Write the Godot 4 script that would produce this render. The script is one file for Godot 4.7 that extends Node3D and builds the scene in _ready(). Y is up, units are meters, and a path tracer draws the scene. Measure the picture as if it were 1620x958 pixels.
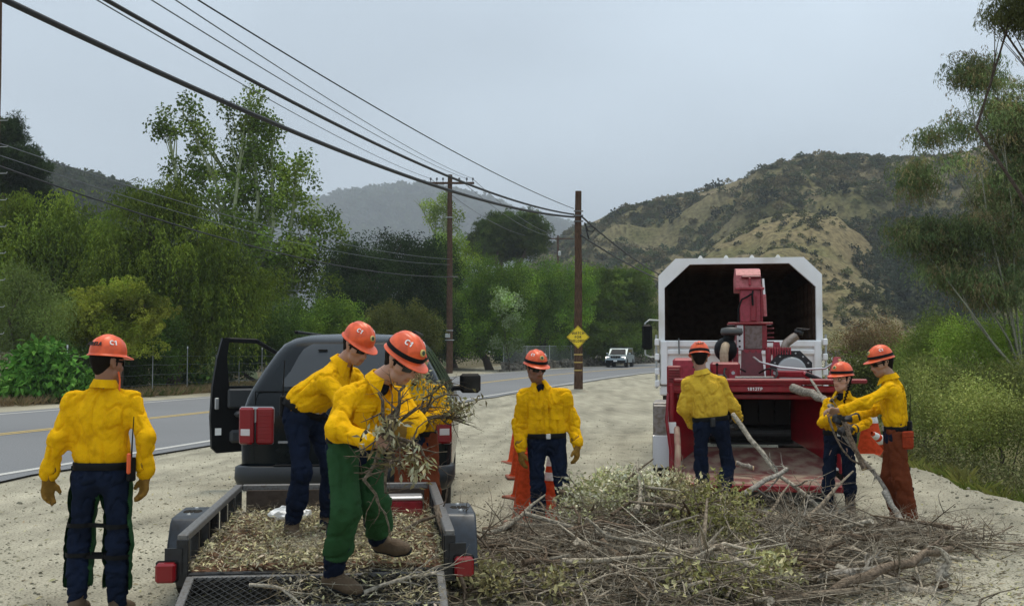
extends Node3D

# Roadside brush chipping: a crew, a trailer, a chipper and its truck beside a canyon road.
const FOCAL := 1750.0
const EYE := Vector3(0, 1.66, 0)
const PITCH := 0.04625
var M := {}
var MESH := {}
var fold_noise := FastNoiseLite.new()
var ground_noise := FastNoiseLite.new()
var taken := {}


func _ready() -> void:
	# ---- camera, sky, sun, exposure, haze
	var cam := Camera3D.new()
	cam.name = "camera"
	cam.keep_aspect = Camera3D.KEEP_HEIGHT
	cam.fov = rad_to_deg(2.0 * atan(479.0 / FOCAL))
	cam.position = EYE
	cam.rotation = Vector3(PITCH, 0, 0)
	cam.near = 0.1
	cam.far = 6000.0
	add_child(cam)
	cam.current = true
	var sky_mat := ProceduralSkyMaterial.new()
	sky_mat.sky_top_color = lin(0.56, 0.66, 0.78)
	sky_mat.sky_horizon_color = lin(0.385, 0.45, 0.51)
	sky_mat.sky_curve = 0.6
	sky_mat.ground_bottom_color = Color(0.45, 0.43, 0.38)
	sky_mat.ground_horizon_color = Color(0.66, 0.70, 0.72)
	sky_mat.sun_angle_max = 1.0
	sky_mat.sky_cover = cloud_cover()
	sky_mat.sky_cover_modulate = Color(1, 1, 1, 1)
	var sky := Sky.new()
	sky.sky_material = sky_mat
	var env := Environment.new()
	env.background_mode = Environment.BG_SKY
	env.sky = sky
	env.background_energy_multiplier = 1.0
	env.tonemap_mode = Environment.TONE_MAPPER_LINEAR
	env.tonemap_exposure = 1.46
	env.sdfgi_enabled = true
	env.ssao_enabled = true
	env.ssil_enabled = true
	env.fog_enabled = true
	env.fog_density = 0.00036
	env.fog_light_color = Color(0.88, 0.91, 0.94)
	var we := WorldEnvironment.new()
	we.name = "world_environment"
	we.environment = env
	add_child(we)
	var sun := DirectionalLight3D.new()
	sun.name = "overcast_sun"
	sun.light_color = Color(1.0, 0.965, 0.90)
	sun.light_energy = 0.5
	sun.light_angular_distance = 20.0
	sun.shadow_enabled = true
	sun.rotation_degrees = Vector3(-76, 160, 0)
	add_child(sun)
	# ---- the place, then what stands in it
	fold_noise.seed = 11
	fold_noise.frequency = 1.0
	fold_noise.fractal_octaves = 2
	ground_noise.seed = 5
	ground_noise.frequency = 1.0
	ground_noise.fractal_octaves = 3
	make_materials()
	build_ground()
	build_road()
	build_hills()
	build_trees()
	build_right_bank()
	build_fences()
	build_poles()
	build_far_car()
	build_chip_truck()
	build_chipper()
	build_suv()
	build_trailer()
	build_cones()
	build_crew()
	build_brush()


# ---------------------------------------------------------------- helpers
func cloud_cover() -> ImageTexture:
	var n := FastNoiseLite.new()
	n.seed = 3
	n.frequency = 1.0
	n.fractal_octaves = 4
	var im := Image.create(512, 256, false, Image.FORMAT_RGBA8)
	for y in 256:
		var el := (0.5 - (y + 0.5) / 256.0) * PI
		for x in 512:
			var az := (x + 0.5) / 512.0 * TAU
			var p := Vector3(cos(el) * cos(az), sin(el) * 1.9, cos(el) * sin(az)) * 1.5
			var v := clampf(0.07 + n.get_noise_3dv(p) * 0.17, 0.0, 0.3)
			im.set_pixel(x, y, Color(0.9, 0.96, 1.0, v))
	return ImageTexture.create_from_image(im)


func ray(px: float, py: float) -> Vector3:
	return Vector3((px - 810.0) / FOCAL, (479.0 - py) / FOCAL, -1.0).rotated(Vector3.RIGHT, PITCH)


func at(px: float, py: float, depth: float) -> Vector3:
	var r := ray(px, py)
	return EYE + r * (depth / -r.z)


func gnd(px: float, py: float, y := 0.0) -> Vector3:
	var r := ray(px, py)
	return EYE + r * ((y - EYE.y) / r.y)


func numbered(called: String) -> String:
	var n: int = taken.get(called, 0)
	taken[called] = n + 1
	return called if n == 0 else "%s_%03d" % [called, n]


func tag(o: Node3D, label: String, category: String, group := "", kind := "") -> Node3D:
	if label:
		o.set_meta("label", label)
	if category:
		o.set_meta("category", category)
	if group:
		o.set_meta("group", group)
	if kind:
		o.set_meta("kind", kind)
	return o


func thing(called: String, label: String, category: String, where := Vector3.ZERO, turn := 0.0, group := "") -> Node3D:
	var o := Node3D.new()
	o.name = numbered(called)
	add_child(o)
	o.position = where
	o.rotation.y = turn
	tag(o, label, category, group)
	return o


func put(called: String, mesh: Mesh, m: Material, parent: Node = null, label := "") -> MeshInstance3D:
	var o := MeshInstance3D.new()
	o.mesh = mesh
	if m:
		o.material_override = m
	if parent == null:
		o.name = numbered(called)
		add_child(o)
	else:
		var k := 0
		o.name = called
		while parent.has_node(NodePath(String(o.name))):
			k += 1
			o.name = "%s_%03d" % [called, k]
		parent.add_child(o, true)
	if label:
		o.set_meta("label", label)
	return o


func structure(called: String, mesh: Mesh, m: Material, label := "", category := "") -> MeshInstance3D:
	var o := put(called, mesh, m)
	tag(o, label, category, "", "structure")
	return o


func scatter(called: String, mesh: Mesh, m: Material, where: Array, parent: Node = null, tints := PackedColorArray()) -> MultiMeshInstance3D:
	var mm := MultiMesh.new()
	mm.transform_format = MultiMesh.TRANSFORM_3D
	mm.use_colors = tints.size() > 0
	mm.mesh = mesh
	mm.instance_count = where.size()
	var buf := PackedFloat32Array()
	var stride := 16 if tints.size() else 12
	buf.resize(where.size() * stride)
	var k := 0
	for i in where.size():
		var t: Transform3D = where[i]
		var b := t.basis
		buf[k] = b.x.x; buf[k + 1] = b.y.x; buf[k + 2] = b.z.x; buf[k + 3] = t.origin.x
		buf[k + 4] = b.x.y; buf[k + 5] = b.y.y; buf[k + 6] = b.z.y; buf[k + 7] = t.origin.y
		buf[k + 8] = b.x.z; buf[k + 9] = b.y.z; buf[k + 10] = b.z.z; buf[k + 11] = t.origin.z
		if stride == 16:
			var c := tints[i]
			buf[k + 12] = c.r; buf[k + 13] = c.g; buf[k + 14] = c.b; buf[k + 15] = 1.0
		k += stride
	mm.buffer = buf
	var o := MultiMeshInstance3D.new()
	o.multimesh = mm
	o.material_override = m
	if parent == null:
		o.name = numbered(called)
		add_child(o)
	else:
		var q := 0
		o.name = called
		while parent.has_node(NodePath(String(o.name))):
			q += 1
			o.name = "%s_%03d" % [called, q]
		parent.add_child(o, true)
	o.set_meta("kind", "stuff")
	return o


func copy_of(o: Node3D, called: String, where: Vector3, turn: float, label: String, group := "") -> Node3D:
	var c: Node3D = o.duplicate()
	c.name = numbered(called)
	add_child(c)
	c.position = where
	c.rotation.y = turn
	c.set_meta("label", label)
	if group:
		c.set_meta("group", group)
	return c


func rng(s: int) -> RandomNumberGenerator:
	var r := RandomNumberGenerator.new()
	r.seed = s
	return r


# A mesh under construction. Faces run clockwise seen from outside.
class MB:
	var v := PackedVector3Array()
	var c := PackedColorArray()
	var t := PackedInt32Array()
	var tint := Color(1, 1, 1)

	func p(a: Vector3) -> int:
		v.append(a)
		c.append(tint)
		return v.size() - 1

	func tri(a: int, b: int, d: int) -> void:
		t.append(a); t.append(b); t.append(d)

	func quad(a: Vector3, b: Vector3, d: Vector3, e: Vector3) -> void:
		var i := p(a)
		p(b); p(d); p(e)
		tri(i, i + 1, i + 2)
		tri(i, i + 2, i + 3)

	# box with chamfered edges
	func box(at: Vector3, size: Vector3, bevel := 0.0, basis := Basis()) -> void:
		var h := size * 0.5
		var b := minf(bevel, minf(h.x, minf(h.y, h.z)) * 0.9)
		var ax := [Vector3.RIGHT, Vector3.UP, Vector3.BACK]
		for a in 3:
			for s: float in [-1.0, 1.0]:
				var n: Vector3 = ax[a] * s
				var u: Vector3 = ax[(a + 1) % 3]
				var w: Vector3 = ax[(a + 2) % 3]
				var hu: float = h[(a + 1) % 3] - b
				var hw: float = h[(a + 2) % 3] - b
				var o: Vector3 = n * h[a]
				var q := [o - u * hu - w * hw, o + u * hu - w * hw, o + u * hu + w * hw, o - u * hu + w * hw]
				if s > 0:
					q.reverse()
				quad(at + basis * q[0], at + basis * q[1], at + basis * q[2], at + basis * q[3])
		if b > 0.0:
			for a in 3:
				var e := (a + 1) % 3
				var f := (a + 2) % 3
				for s1: float in [-1.0, 1.0]:
					for s2: float in [-1.0, 1.0]:
						var x1 := Vector3.ZERO
						x1[e] = s1 * h[e]; x1[f] = s2 * (h[f] - b)
						var x2 := Vector3.ZERO
						x2[e] = s1 * (h[e] - b); x2[f] = s2 * h[f]
						var l := Vector3.ZERO
						l[a] = h[a] - b
						var q := [x1 - l, x1 + l, x2 + l, x2 - l]
						if s1 * s2 > 0:
							q.reverse()
						quad(at + basis * q[0], at + basis * q[1], at + basis * q[2], at + basis * q[3])
			for sx: float in [-1.0, 1.0]:
				for sy: float in [-1.0, 1.0]:
					for sz: float in [-1.0, 1.0]:
						var q1 := Vector3(sx * h.x, sy * (h.y - b), sz * (h.z - b))
						var q2 := Vector3(sx * (h.x - b), sy * h.y, sz * (h.z - b))
						var q3 := Vector3(sx * (h.x - b), sy * (h.y - b), sz * h.z)
						var i := p(at + basis * q1)
						if sx * sy * sz > 0:
							p(at + basis * q3); p(at + basis * q2)
						else:
							p(at + basis * q2); p(at + basis * q3)
						tri(i, i + 1, i + 2)

	# box between two points, square section w x d, "up" roughly given
	func bar(a: Vector3, b: Vector3, w: float, d: float, bevel := 0.0, up := Vector3.UP) -> void:
		var z := (b - a).normalized()
		var x := up.cross(z)
		if x.length() < 0.01:
			x = Vector3.RIGHT.cross(z)
		x = x.normalized()
		var y := z.cross(x)
		box((a + b) * 0.5, Vector3(w, d, a.distance_to(b)), bevel, Basis(x, y, z))

	func tube(pts: Array, radii: Array, sides := 8, caps := true) -> void:
		var n := pts.size()
		var ref := Vector3.UP
		var first := v.size()
		for i in n:
			var dir: Vector3 = pts[mini(i + 1, n - 1)] - pts[maxi(i - 1, 0)]
			dir = dir.normalized()
			if i == 0 and absf(dir.dot(ref)) > 0.9:
				ref = Vector3.RIGHT
			var x := ref.cross(dir).normalized()
			var y := dir.cross(x)
			ref = y
			for s in sides:
				var an := TAU * s / sides
				p(pts[i] + (x * cos(an) + y * sin(an)) * radii[mini(i, radii.size() - 1)])
		for i in n - 1:
			for s in sides:
				var a := first + i * sides + s
				var b := first + i * sides + (s + 1) % sides
				tri(a, a + sides, b)
				tri(b, a + sides, b + sides)
		if caps:
			for e in 2:
				var base := first + (n - 1) * sides * e
				var k := v.size()
				for s in sides:
					p(v[base + s])
				for s in range(1, sides - 1):
					if e == 0:
						tri(k, k + s, k + s + 1)
					else:
						tri(k, k + s + 1, k + s)

	func cyl(a: Vector3, b: Vector3, r: float, sides := 16, r2 := -1.0) -> void:
		tube([a, b], [r, r if r2 < 0 else r2], sides)

	# profile of (radius, height) turned round an axis
	func lathe(at: Vector3, prof: Array, sides := 20, axis := Vector3.UP, squash := 1.0) -> void:
		var y := axis.normalized()
		var x := Vector3.RIGHT if absf(y.dot(Vector3.RIGHT)) < 0.9 else Vector3.BACK
		x = (x - y * x.dot(y)).normalized()
		var z := x.cross(y)
		var first := v.size()
		for q in prof:
			for s in sides:
				var an := TAU * s / sides
				p(at + y * q.y + (x * cos(an) + z * sin(an) * squash) * q.x)
		for i in prof.size() - 1:
			for s in sides:
				var a := first + i * sides + s
				var b := first + i * sides + (s + 1) % sides
				tri(a, b, a + sides)
				tri(b, b + sides, a + sides)

	# polygon (counter-clockwise in the x/y of the basis) given thickness along the basis' z, centred
	func prism(poly: PackedVector2Array, thick: float, at := Vector3.ZERO, basis := Basis()) -> void:
		if Geometry2D.is_polygon_clockwise(poly):
			poly = poly.duplicate()
			poly.reverse()
		var ix := Geometry2D.triangulate_polygon(poly)
		for s: float in [0.5, -0.5]:
			var k := v.size()
			for q in poly:
				p(at + basis * Vector3(q.x, q.y, thick * s))
			for i in range(0, ix.size(), 3):
				var cw: bool = (poly[ix[i + 1]] - poly[ix[i]]).cross(poly[ix[i + 2]] - poly[ix[i]]) < 0
				if cw == (s > 0):
					tri(k + ix[i], k + ix[i + 1], k + ix[i + 2])
				else:
					tri(k + ix[i], k + ix[i + 2], k + ix[i + 1])
		for i in poly.size():
			var a := poly[i]
			var b := poly[(i + 1) % poly.size()]
			quad(at + basis * Vector3(b.x, b.y, thick * 0.5), at + basis * Vector3(b.x, b.y, -thick * 0.5), at + basis * Vector3(a.x, a.y, -thick * 0.5), at + basis * Vector3(a.x, a.y, thick * 0.5))

	# grid of points, rows x cols; smooth
	func grid(rows: Array, closed := false) -> void:
		var first := v.size()
		var w: int = rows[0].size()
		for r in rows:
			for q in r:
				p(q)
		for i in rows.size() - 1:
			for j in (w if closed else w - 1):
				var a := first + i * w + j
				var b := first + i * w + (j + 1) % w
				tri(a, b, a + w)
				tri(b, b + w, a + w)

	func blob(at: Vector3, r: Vector3, seg := 12, rings := 8, basis := Basis()) -> void:
		var rows := []
		for i in rings + 1:
			var th := PI * i / rings
			var row := []
			for j in seg:
				var ph := TAU * j / seg
				row.append(at + basis * (r * Vector3(sin(th) * cos(ph), cos(th), -sin(th) * sin(ph))))
			rows.append(row)
		grid(rows, true)

	func add(o: MB, x := Transform3D()) -> void:
		var k := v.size()
		for q in o.v:
			v.append(x * q)
		c.append_array(o.c)
		for i in o.t:
			t.append(i + k)

	func normals() -> PackedVector3Array:
		var n := PackedVector3Array()
		n.resize(v.size())
		for i in range(0, t.size(), 3):
			var a := v[t[i]]
			var f := (v[t[i + 2]] - a).cross(v[t[i + 1]] - a)
			n[t[i]] += f
			n[t[i + 1]] += f
			n[t[i + 2]] += f
		for i in n.size():
			var q := n[i].normalized()
			n[i] = q if q.length_squared() > 0.5 else Vector3.UP
		return n

	func mesh(flat := false) -> ArrayMesh:
		var a := []
		a.resize(Mesh.ARRAY_MAX)
		a[Mesh.ARRAY_VERTEX] = v
		a[Mesh.ARRAY_COLOR] = c
		if not flat:
			a[Mesh.ARRAY_NORMAL] = normals()
		a[Mesh.ARRAY_INDEX] = t
		var m := ArrayMesh.new()
		m.add_surface_from_arrays(Mesh.PRIMITIVE_TRIANGLES, a)
		return m


func one_box(size: Vector3, bevel := 0.0, where := Vector3.ZERO, basis := Basis()) -> ArrayMesh:
	var m := MB.new()
	m.box(where, size, bevel, basis)
	return m.mesh()


func lettering(text: String, height: float, depth := 0.003, font := "Droid Sans") -> TextMesh:
	var tm := TextMesh.new()
	var f := SystemFont.new()
	f.font_names = PackedStringArray([font])
	f.font_weight = 700
	tm.font = f
	tm.text = text
	tm.font_size = 64
	tm.pixel_size = height / 46.0
	tm.depth = depth
	return tm


func lin(r: float, g: float, b: float) -> Color:
	return Color(r, g, b).linear_to_srgb()


func material(col: Color, rough := 0.7, metal := 0.0, vertex := false) -> StandardMaterial3D:
	var m := StandardMaterial3D.new()
	m.albedo_color = col.linear_to_srgb()
	m.roughness = rough
	m.metallic = metal
	m.vertex_color_use_as_albedo = vertex
	return m


func noise_tex(freq: float, kind: int, size: int, oct: int, ramp: Array, normal := 0.0, sd := 1) -> NoiseTexture2D:
	var n := FastNoiseLite.new()
	n.seed = sd
	n.noise_type = kind
	n.frequency = freq
	n.fractal_octaves = oct
	if kind == FastNoiseLite.TYPE_CELLULAR:
		n.cellular_return_type = FastNoiseLite.RETURN_DISTANCE
		if oct <= 1:
			n.fractal_type = FastNoiseLite.FRACTAL_NONE
	var x := NoiseTexture2D.new()
	x.width = size
	x.height = size
	x.seamless = true
	x.noise = n
	if normal > 0.0:
		x.as_normal_map = true
		x.bump_strength = normal
	elif ramp.size():
		var g := Gradient.new()
		var off := PackedFloat32Array()
		var cols := PackedColorArray()
		for r in ramp:
			off.append(r[0])
			cols.append(r[1])
		g.offsets = off
		g.colors = cols
		x.color_ramp = g
	return x


func triplanar(m: StandardMaterial3D, albedo: Texture2D, normal: Texture2D, scale: float, world := true, nscale := 1.0) -> StandardMaterial3D:
	m.uv1_triplanar = true
	m.uv1_world_triplanar = world
	m.uv1_scale = Vector3.ONE * scale
	if albedo:
		m.albedo_texture = albedo
	if normal:
		m.normal_enabled = true
		m.normal_texture = normal
		m.normal_scale = nscale
	return m


func make_materials() -> void:
	var P := FastNoiseLite.TYPE_SIMPLEX_SMOOTH
	var C := FastNoiseLite.TYPE_CELLULAR
	var g := func(a: float) -> Color: return Color(a, a, a)
	var gravel_t := noise_tex(0.045, C, 1024, 3, [[0.0, g.call(1.0)], [0.4, g.call(0.94)], [0.7, g.call(0.74)], [1.0, g.call(0.46)]], 0.0, 7)
	var gravel_n := noise_tex(0.045, C, 1024, 3, [], 7.0, 7)
	M.gravel = triplanar(material(Color(1, 1, 1), 0.95, 0, true), gravel_t, gravel_n, 1.1)
	var asph_t := noise_tex(0.12, P, 512, 3, [[0.2, g.call(0.78)], [0.5, g.call(0.93)], [0.8, g.call(1.0)]], 0.0, 9)
	M.asphalt = triplanar(material(Color(0.205, 0.21, 0.215), 0.9, 0, true), asph_t, null, 0.5)
	M.paint_white = triplanar(material(Color(0.62, 0.61, 0.56), 0.8), asph_t, null, 0.8)
	M.paint_yellow = triplanar(material(Color(0.62, 0.44, 0.13), 0.8), asph_t, null, 0.8)
	var cloth_t := noise_tex(0.01, P, 512, 4, [[0.15, Color(0.86, 0.83, 0.80)], [0.5, Color(0.97, 0.965, 0.955)], [0.8, Color(1, 1, 1)]], 0.0, 21)
	var cloth_n := noise_tex(0.012, P, 512, 3, [], 9.0, 23)
	(cloth_n.noise as FastNoiseLite).fractal_type = FastNoiseLite.FRACTAL_RIDGED
	(cloth_n.noise as FastNoiseLite).domain_warp_enabled = true
	(cloth_n.noise as FastNoiseLite).domain_warp_amplitude = 40.0
	(cloth_n.noise as FastNoiseLite).domain_warp_frequency = 0.01
	M.shirt = triplanar(material(Color(0.86, 0.465, 0.006), 0.85, 0, true), cloth_t, cloth_n, 1.6, false, 0.8)
	M.shirt.rim_enabled = true
	M.shirt.rim = 0.05
	M.trousers = triplanar(material(Color(0.011, 0.017, 0.036), 0.9, 0, true), cloth_t, cloth_n, 1.6, false, 0.5)
	M.chaps_green = triplanar(material(Color(0.026, 0.078, 0.030), 0.6, 0, true), cloth_t, cloth_n, 1.3, false, 0.5)
	M.chaps_rust = triplanar(material(Color(0.16, 0.042, 0.018), 0.75, 0, true), cloth_t, cloth_n, 1.3, false, 0.5)
	M.leather = triplanar(material(Color(0.25, 0.14, 0.032), 0.8, 0, true), cloth_t, cloth_n, 2.5, false, 0.6)
	M.black_glove = material(Color(0.012, 0.012, 0.013), 0.7, 0, true)
	M.boot = triplanar(material(Color(0.10, 0.065, 0.035), 0.8, 0, true), cloth_t, cloth_n, 2.5, false, 0.6)
	M.skin = material(Color(1, 1, 1), 0.5, 0, true)
	M.skin.subsurf_scatter_enabled = true
	M.skin.subsurf_scatter_strength = 0.12
	M.hair = material(Color(0.012, 0.009, 0.007), 0.6)
	M.helmet = triplanar(material(Color(0.86, 0.115, 0.022), 0.38), noise_tex(0.012, P, 256, 3, [[0.3, Color(0.86, 0.80, 0.76)], [0.6, Color(1, 1, 1)]], 0.0, 31), null, 3.0, false)
	M.black = material(Color(0.007, 0.007, 0.007), 0.6)
	M.black.metallic_specular = 0.25
	M.black_gloss = material(Color(0.006, 0.006, 0.007), 0.12)
	M.white_print = material(Color(0.8, 0.8, 0.78), 0.6)
	M.black_print = material(Color(0.02, 0.015, 0.012), 0.7)
	M.badge_gold = material(Color(0.55, 0.42, 0.12), 0.5)
	M.badge_green = material(Color(0.03, 0.06, 0.04), 0.5)
	M.silver = material(Color(0.6, 0.6, 0.6), 0.35, 0.8)
	M.orange_strap = material(Color(0.75, 0.12, 0.03), 0.6)
	var dirt_t := noise_tex(0.02, P, 512, 6, [[0.2, Color(0.84, 0.80, 0.75)], [0.5, Color(0.96, 0.955, 0.945)], [0.75, Color(1, 1, 1)]], 0.0, 41)
	M.red = triplanar(material(Color(0.27, 0.007, 0.016), 0.32), dirt_t, null, 0.8, false)
	M.red_dusty = triplanar(material(Color(1, 1, 1), 0.8), noise_tex(0.012, P, 512, 6, [[0.25, Color(0.42, 0.22, 0.20)], [0.5, Color(0.52, 0.42, 0.36)], [0.75, Color(0.58, 0.51, 0.43)]], 0.0, 44), null, 0.6, false)
	M.white_paint = triplanar(material(Color(0.92, 0.92, 0.90), 0.45), noise_tex(0.01, P, 256, 5, [[0.1, Color(0.88, 0.86, 0.82)], [0.45, Color(0.97, 0.965, 0.955)], [0.8, Color(1, 1, 1)]], 0.0, 47), null, 0.35, false)
	M.truck_inside = triplanar(material(Color(0.11, 0.068, 0.046), 0.9), dirt_t, null, 0.6, false)
	M.steel_dark = triplanar(material(Color(0.022, 0.023, 0.025), 0.45, 0.3), dirt_t, null, 1.5, false)
	M.steel_worn = triplanar(material(Color(0.17, 0.17, 0.17), 0.45, 0.5), dirt_t, null, 3.0, false)
	M.fender = triplanar(material(Color(0.028, 0.036, 0.048), 0.4, 0.2), dirt_t, null, 2.0, false)
	M.diamond_plate = material(Color(0.62, 0.62, 0.63), 0.32, 0.85)
	M.tyre = triplanar(material(Color(0.035, 0.033, 0.03), 0.9), dirt_t, null, 2.5, false)
	M.rim = material(Color(0.5, 0.5, 0.5), 0.35, 0.7)
	M.suv_paint = triplanar(material(Color(0.006, 0.009, 0.011), 0.18, 0.0), noise_tex(0.01, P, 256, 4, [[0.3, Color(0.85, 0.85, 0.85)], [0.7, Color(1, 1, 1)]], 0.0, 43), null, 0.6, false)
	M.suv_paint.clearcoat_enabled = true
	M.suv_paint.metallic_specular = 0.3
	M.suv_paint.clearcoat = 0.15
	M.suv_paint.clearcoat_roughness = 0.08
	M.suv_trim = material(Color(0.007, 0.0075, 0.008), 0.5)
	M.suv_trim.metallic_specular = 0.25
	M.tint_glass = material(Color(0.010, 0.012, 0.014), 0.06)
	M.chrome = material(Color(0.75, 0.75, 0.75), 0.15, 1.0)
	M.rubber = material(Color(0.004, 0.004, 0.004), 0.9)
	M.lamp_red = material(Color(0.21, 0.003, 0.007), 0.25)
	M.lamp_clear = material(Color(0.6, 0.56, 0.55), 0.15)
	M.cone = triplanar(material(Color(0.62, 0.075, 0.022), 0.65), dirt_t, null, 2.0, false)
	M.cone_white = triplanar(material(Color(0.75, 0.75, 0.73), 0.5), dirt_t, null, 2.0, false)
	var wood_t := noise_tex(0.02, P, 512, 4, [[0.2, g.call(0.55)], [0.5, g.call(0.85)], [0.75, g.call(1.0)]], 0.0, 51)
	var wood_n := noise_tex(0.05, P, 512, 3, [], 5.0, 52)
	M.pole = triplanar(material(Color(0.145, 0.085, 0.055), 0.9), wood_t, wood_n, 1.0, false)
	M.pole.uv1_scale = Vector3(4, 0.25, 4)
	M.bark = triplanar(material(Color(1, 1, 1), 0.9, 0, true), wood_t, wood_n, 3.0, false)
	M.board = triplanar(material(Color(0.19, 0.105, 0.065), 0.8), wood_t, wood_n, 2.0, false)
	M.sign_yellow = material(Color(0.85, 0.60, 0.01), 0.4)
	M.stone = triplanar(material(Color(1, 1, 1), 0.9, 0, true), wood_t, wood_n, 1.0, false)
	M.stone_cap = material(Color(0.3, 0.28, 0.24), 0.9)
	M.mound = triplanar(material(Color(0.40, 0.36, 0.27), 0.95), gravel_t, null, 0.8)
	M.car_silver = material(Color(0.28, 0.34, 0.36), 0.3, 0.5)
	M.headlight = material(Color(0.9, 0.9, 0.88), 0.2)
	M.headlight.emission_enabled = true
	M.headlight.emission = Color(1.0, 0.97, 0.9)
	M.headlight.emission_energy_multiplier = 1.2
	M.suv_glass = material(Color(0.035, 0.039, 0.042), 0.12)
	M.suv_bumper = material(Color(0.012, 0.014, 0.016), 0.45)
	M.suv_inside = material(Color(0.03, 0.033, 0.036), 0.6)
	M.chrome_satin = material(Color(0.30, 0.30, 0.31), 0.3, 0.6)
	M.board_dark = triplanar(material(Color(0.05, 0.035, 0.025), 0.85), dirt_t, null, 1.5, false)
	M.flap = triplanar(material(Color(0.055, 0.04, 0.035), 0.9), dirt_t, null, 1.5, false)
	M.red_dark = triplanar(material(Color(0.17, 0.008, 0.014), 0.4), dirt_t, null, 0.9, false)
	M.red_pink = triplanar(material(Color(0.37, 0.03, 0.05), 0.4), dirt_t, null, 1.1, false)
	M.red_pale = triplanar(material(Color(0.50, 0.13, 0.14), 0.5), dirt_t, null, 1.6, false)
	M.column_grey = triplanar(material(Color(0.22, 0.17, 0.155), 0.7), dirt_t, null, 1.6, false)
	M.rain_cap = material(Color(0.06, 0.062, 0.058), 0.5)
	M.tan_pipe = triplanar(material(Color(0.38, 0.29, 0.19), 0.6), dirt_t, null, 1.6, false)
	M.exhaust = triplanar(material(Color(0.34, 0.29, 0.25), 0.45, 0.6), dirt_t, null, 1.6, false)
	M.stake = material(Color(0.5, 0.28, 0.12), 0.7)
	M.plate_dull = triplanar(material(Color(0.36, 0.34, 0.32), 0.5, 0.5), dirt_t, null, 1.6, false)
	M.cone_base = triplanar(material(Color(0.30, 0.09, 0.05), 0.8), dirt_t, null, 2.0, false)
	M.undershirt = material(Color(0.012, 0.014, 0.022), 0.9)
	M.shirt_pale = triplanar(material(Color(0.74, 0.48, 0.05), 0.85, 0, true), cloth_t, cloth_n, 1.6, false, 0.8)
	M.chaps_orange = triplanar(material(Color(0.34, 0.05, 0.02), 0.75, 0, true), cloth_t, cloth_n, 1.6, false, 0.5)
	M.fresh_wood = material(Color(0.62, 0.47, 0.27), 0.8)
	M.wire = material(Color(0.012, 0.012, 0.013), 0.6)
	M.wire_grey = material(Color(0.10, 0.11, 0.12), 0.5)
	M.galv = material(Color(0.42, 0.44, 0.43), 0.5, 0.4)
	M.leaf = material(Color(1, 1, 1), 0.62, 0, true)
	M.leaf.metallic_specular = 0.2
	M.leaf.backlight_enabled = true
	M.leaf.backlight = Color(0.6, 0.6, 0.6)
	M.leaf_shrub = material(Color(0.034, 0.045, 0.026), 0.7, 0, true)
	M.dry_leaf = material(Color(1, 1, 1), 0.8, 0, true)
	M.hill = triplanar(material(Color(1, 1, 1), 1.0, 0, true), noise_tex(0.02, P, 512, 5, [[0.25, g.call(0.6)], [0.5, g.call(0.9)], [0.75, g.call(1.0)]], 0.0, 61), null, 0.06)
	for key: String in ["shirt", "shirt_pale", "trousers", "chaps_green", "chaps_rust", "chaps_orange", "leather", "hill", "gravel", "bark", "dry_leaf", "leaf_shrub", "undershirt", "stone", "pole", "board", "hair", "cone", "mound", "tyre", "truck_inside"]:
		M[key].metallic_specular = 0.15



# ---------------------------------------------------------------- ground, road, hills
# line of the near road edge in the world: x as a function of depth d
func edge_x(d: float) -> float:
	return -10.03 + 0.2115 * d


func bank_x(d: float) -> float:          # the right-hand rim of the lot
	return 5.35 + 0.062 * (d - 11.0) + 0.25 * ground_noise.get_noise_2d(d * 0.4, 3.0)


func road_x(d: float, off: float) -> float:
	return edge_x(d) + road_bend(d) + off


func ground_h(x: float, d: float) -> float:
	var h := ground_noise.get_noise_2d(x * 0.6, d * 0.6) * 0.030 + ground_noise.get_noise_2d(x * 2.3, d * 2.3 + 40.0) * 0.012
	var off := x - edge_x(d) - road_bend(d)
	var flat := clampf((off - 0.2) / 1.5, 0.0, 1.0)           # level with the road near its edge
	if off < -11.0:
		flat = clampf((-11.0 - off) / 1.5, 0.0, 1.0)
	h *= flat
	if d < 70.0:
		var b := x - bank_x(d)
		if b > -0.9:
			h += 0.10 * exp(-pow((b + 0.1) / 0.35, 2.0)) * (0.7 + 0.6 * ground_noise.get_noise_2d(x * 3.0, d * 1.1))
		if b > 0.0:
			h -= minf(b * 0.55, 2.6) * clampf((70.0 - d) / 15.0, 0.0, 1.0)
	return h + rise(d)


func rise(d: float) -> float:            # the valley floor climbs gently beyond the bend
	return clampf((d - 60.0) * 0.0125, 0.0, 2.2)


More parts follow.
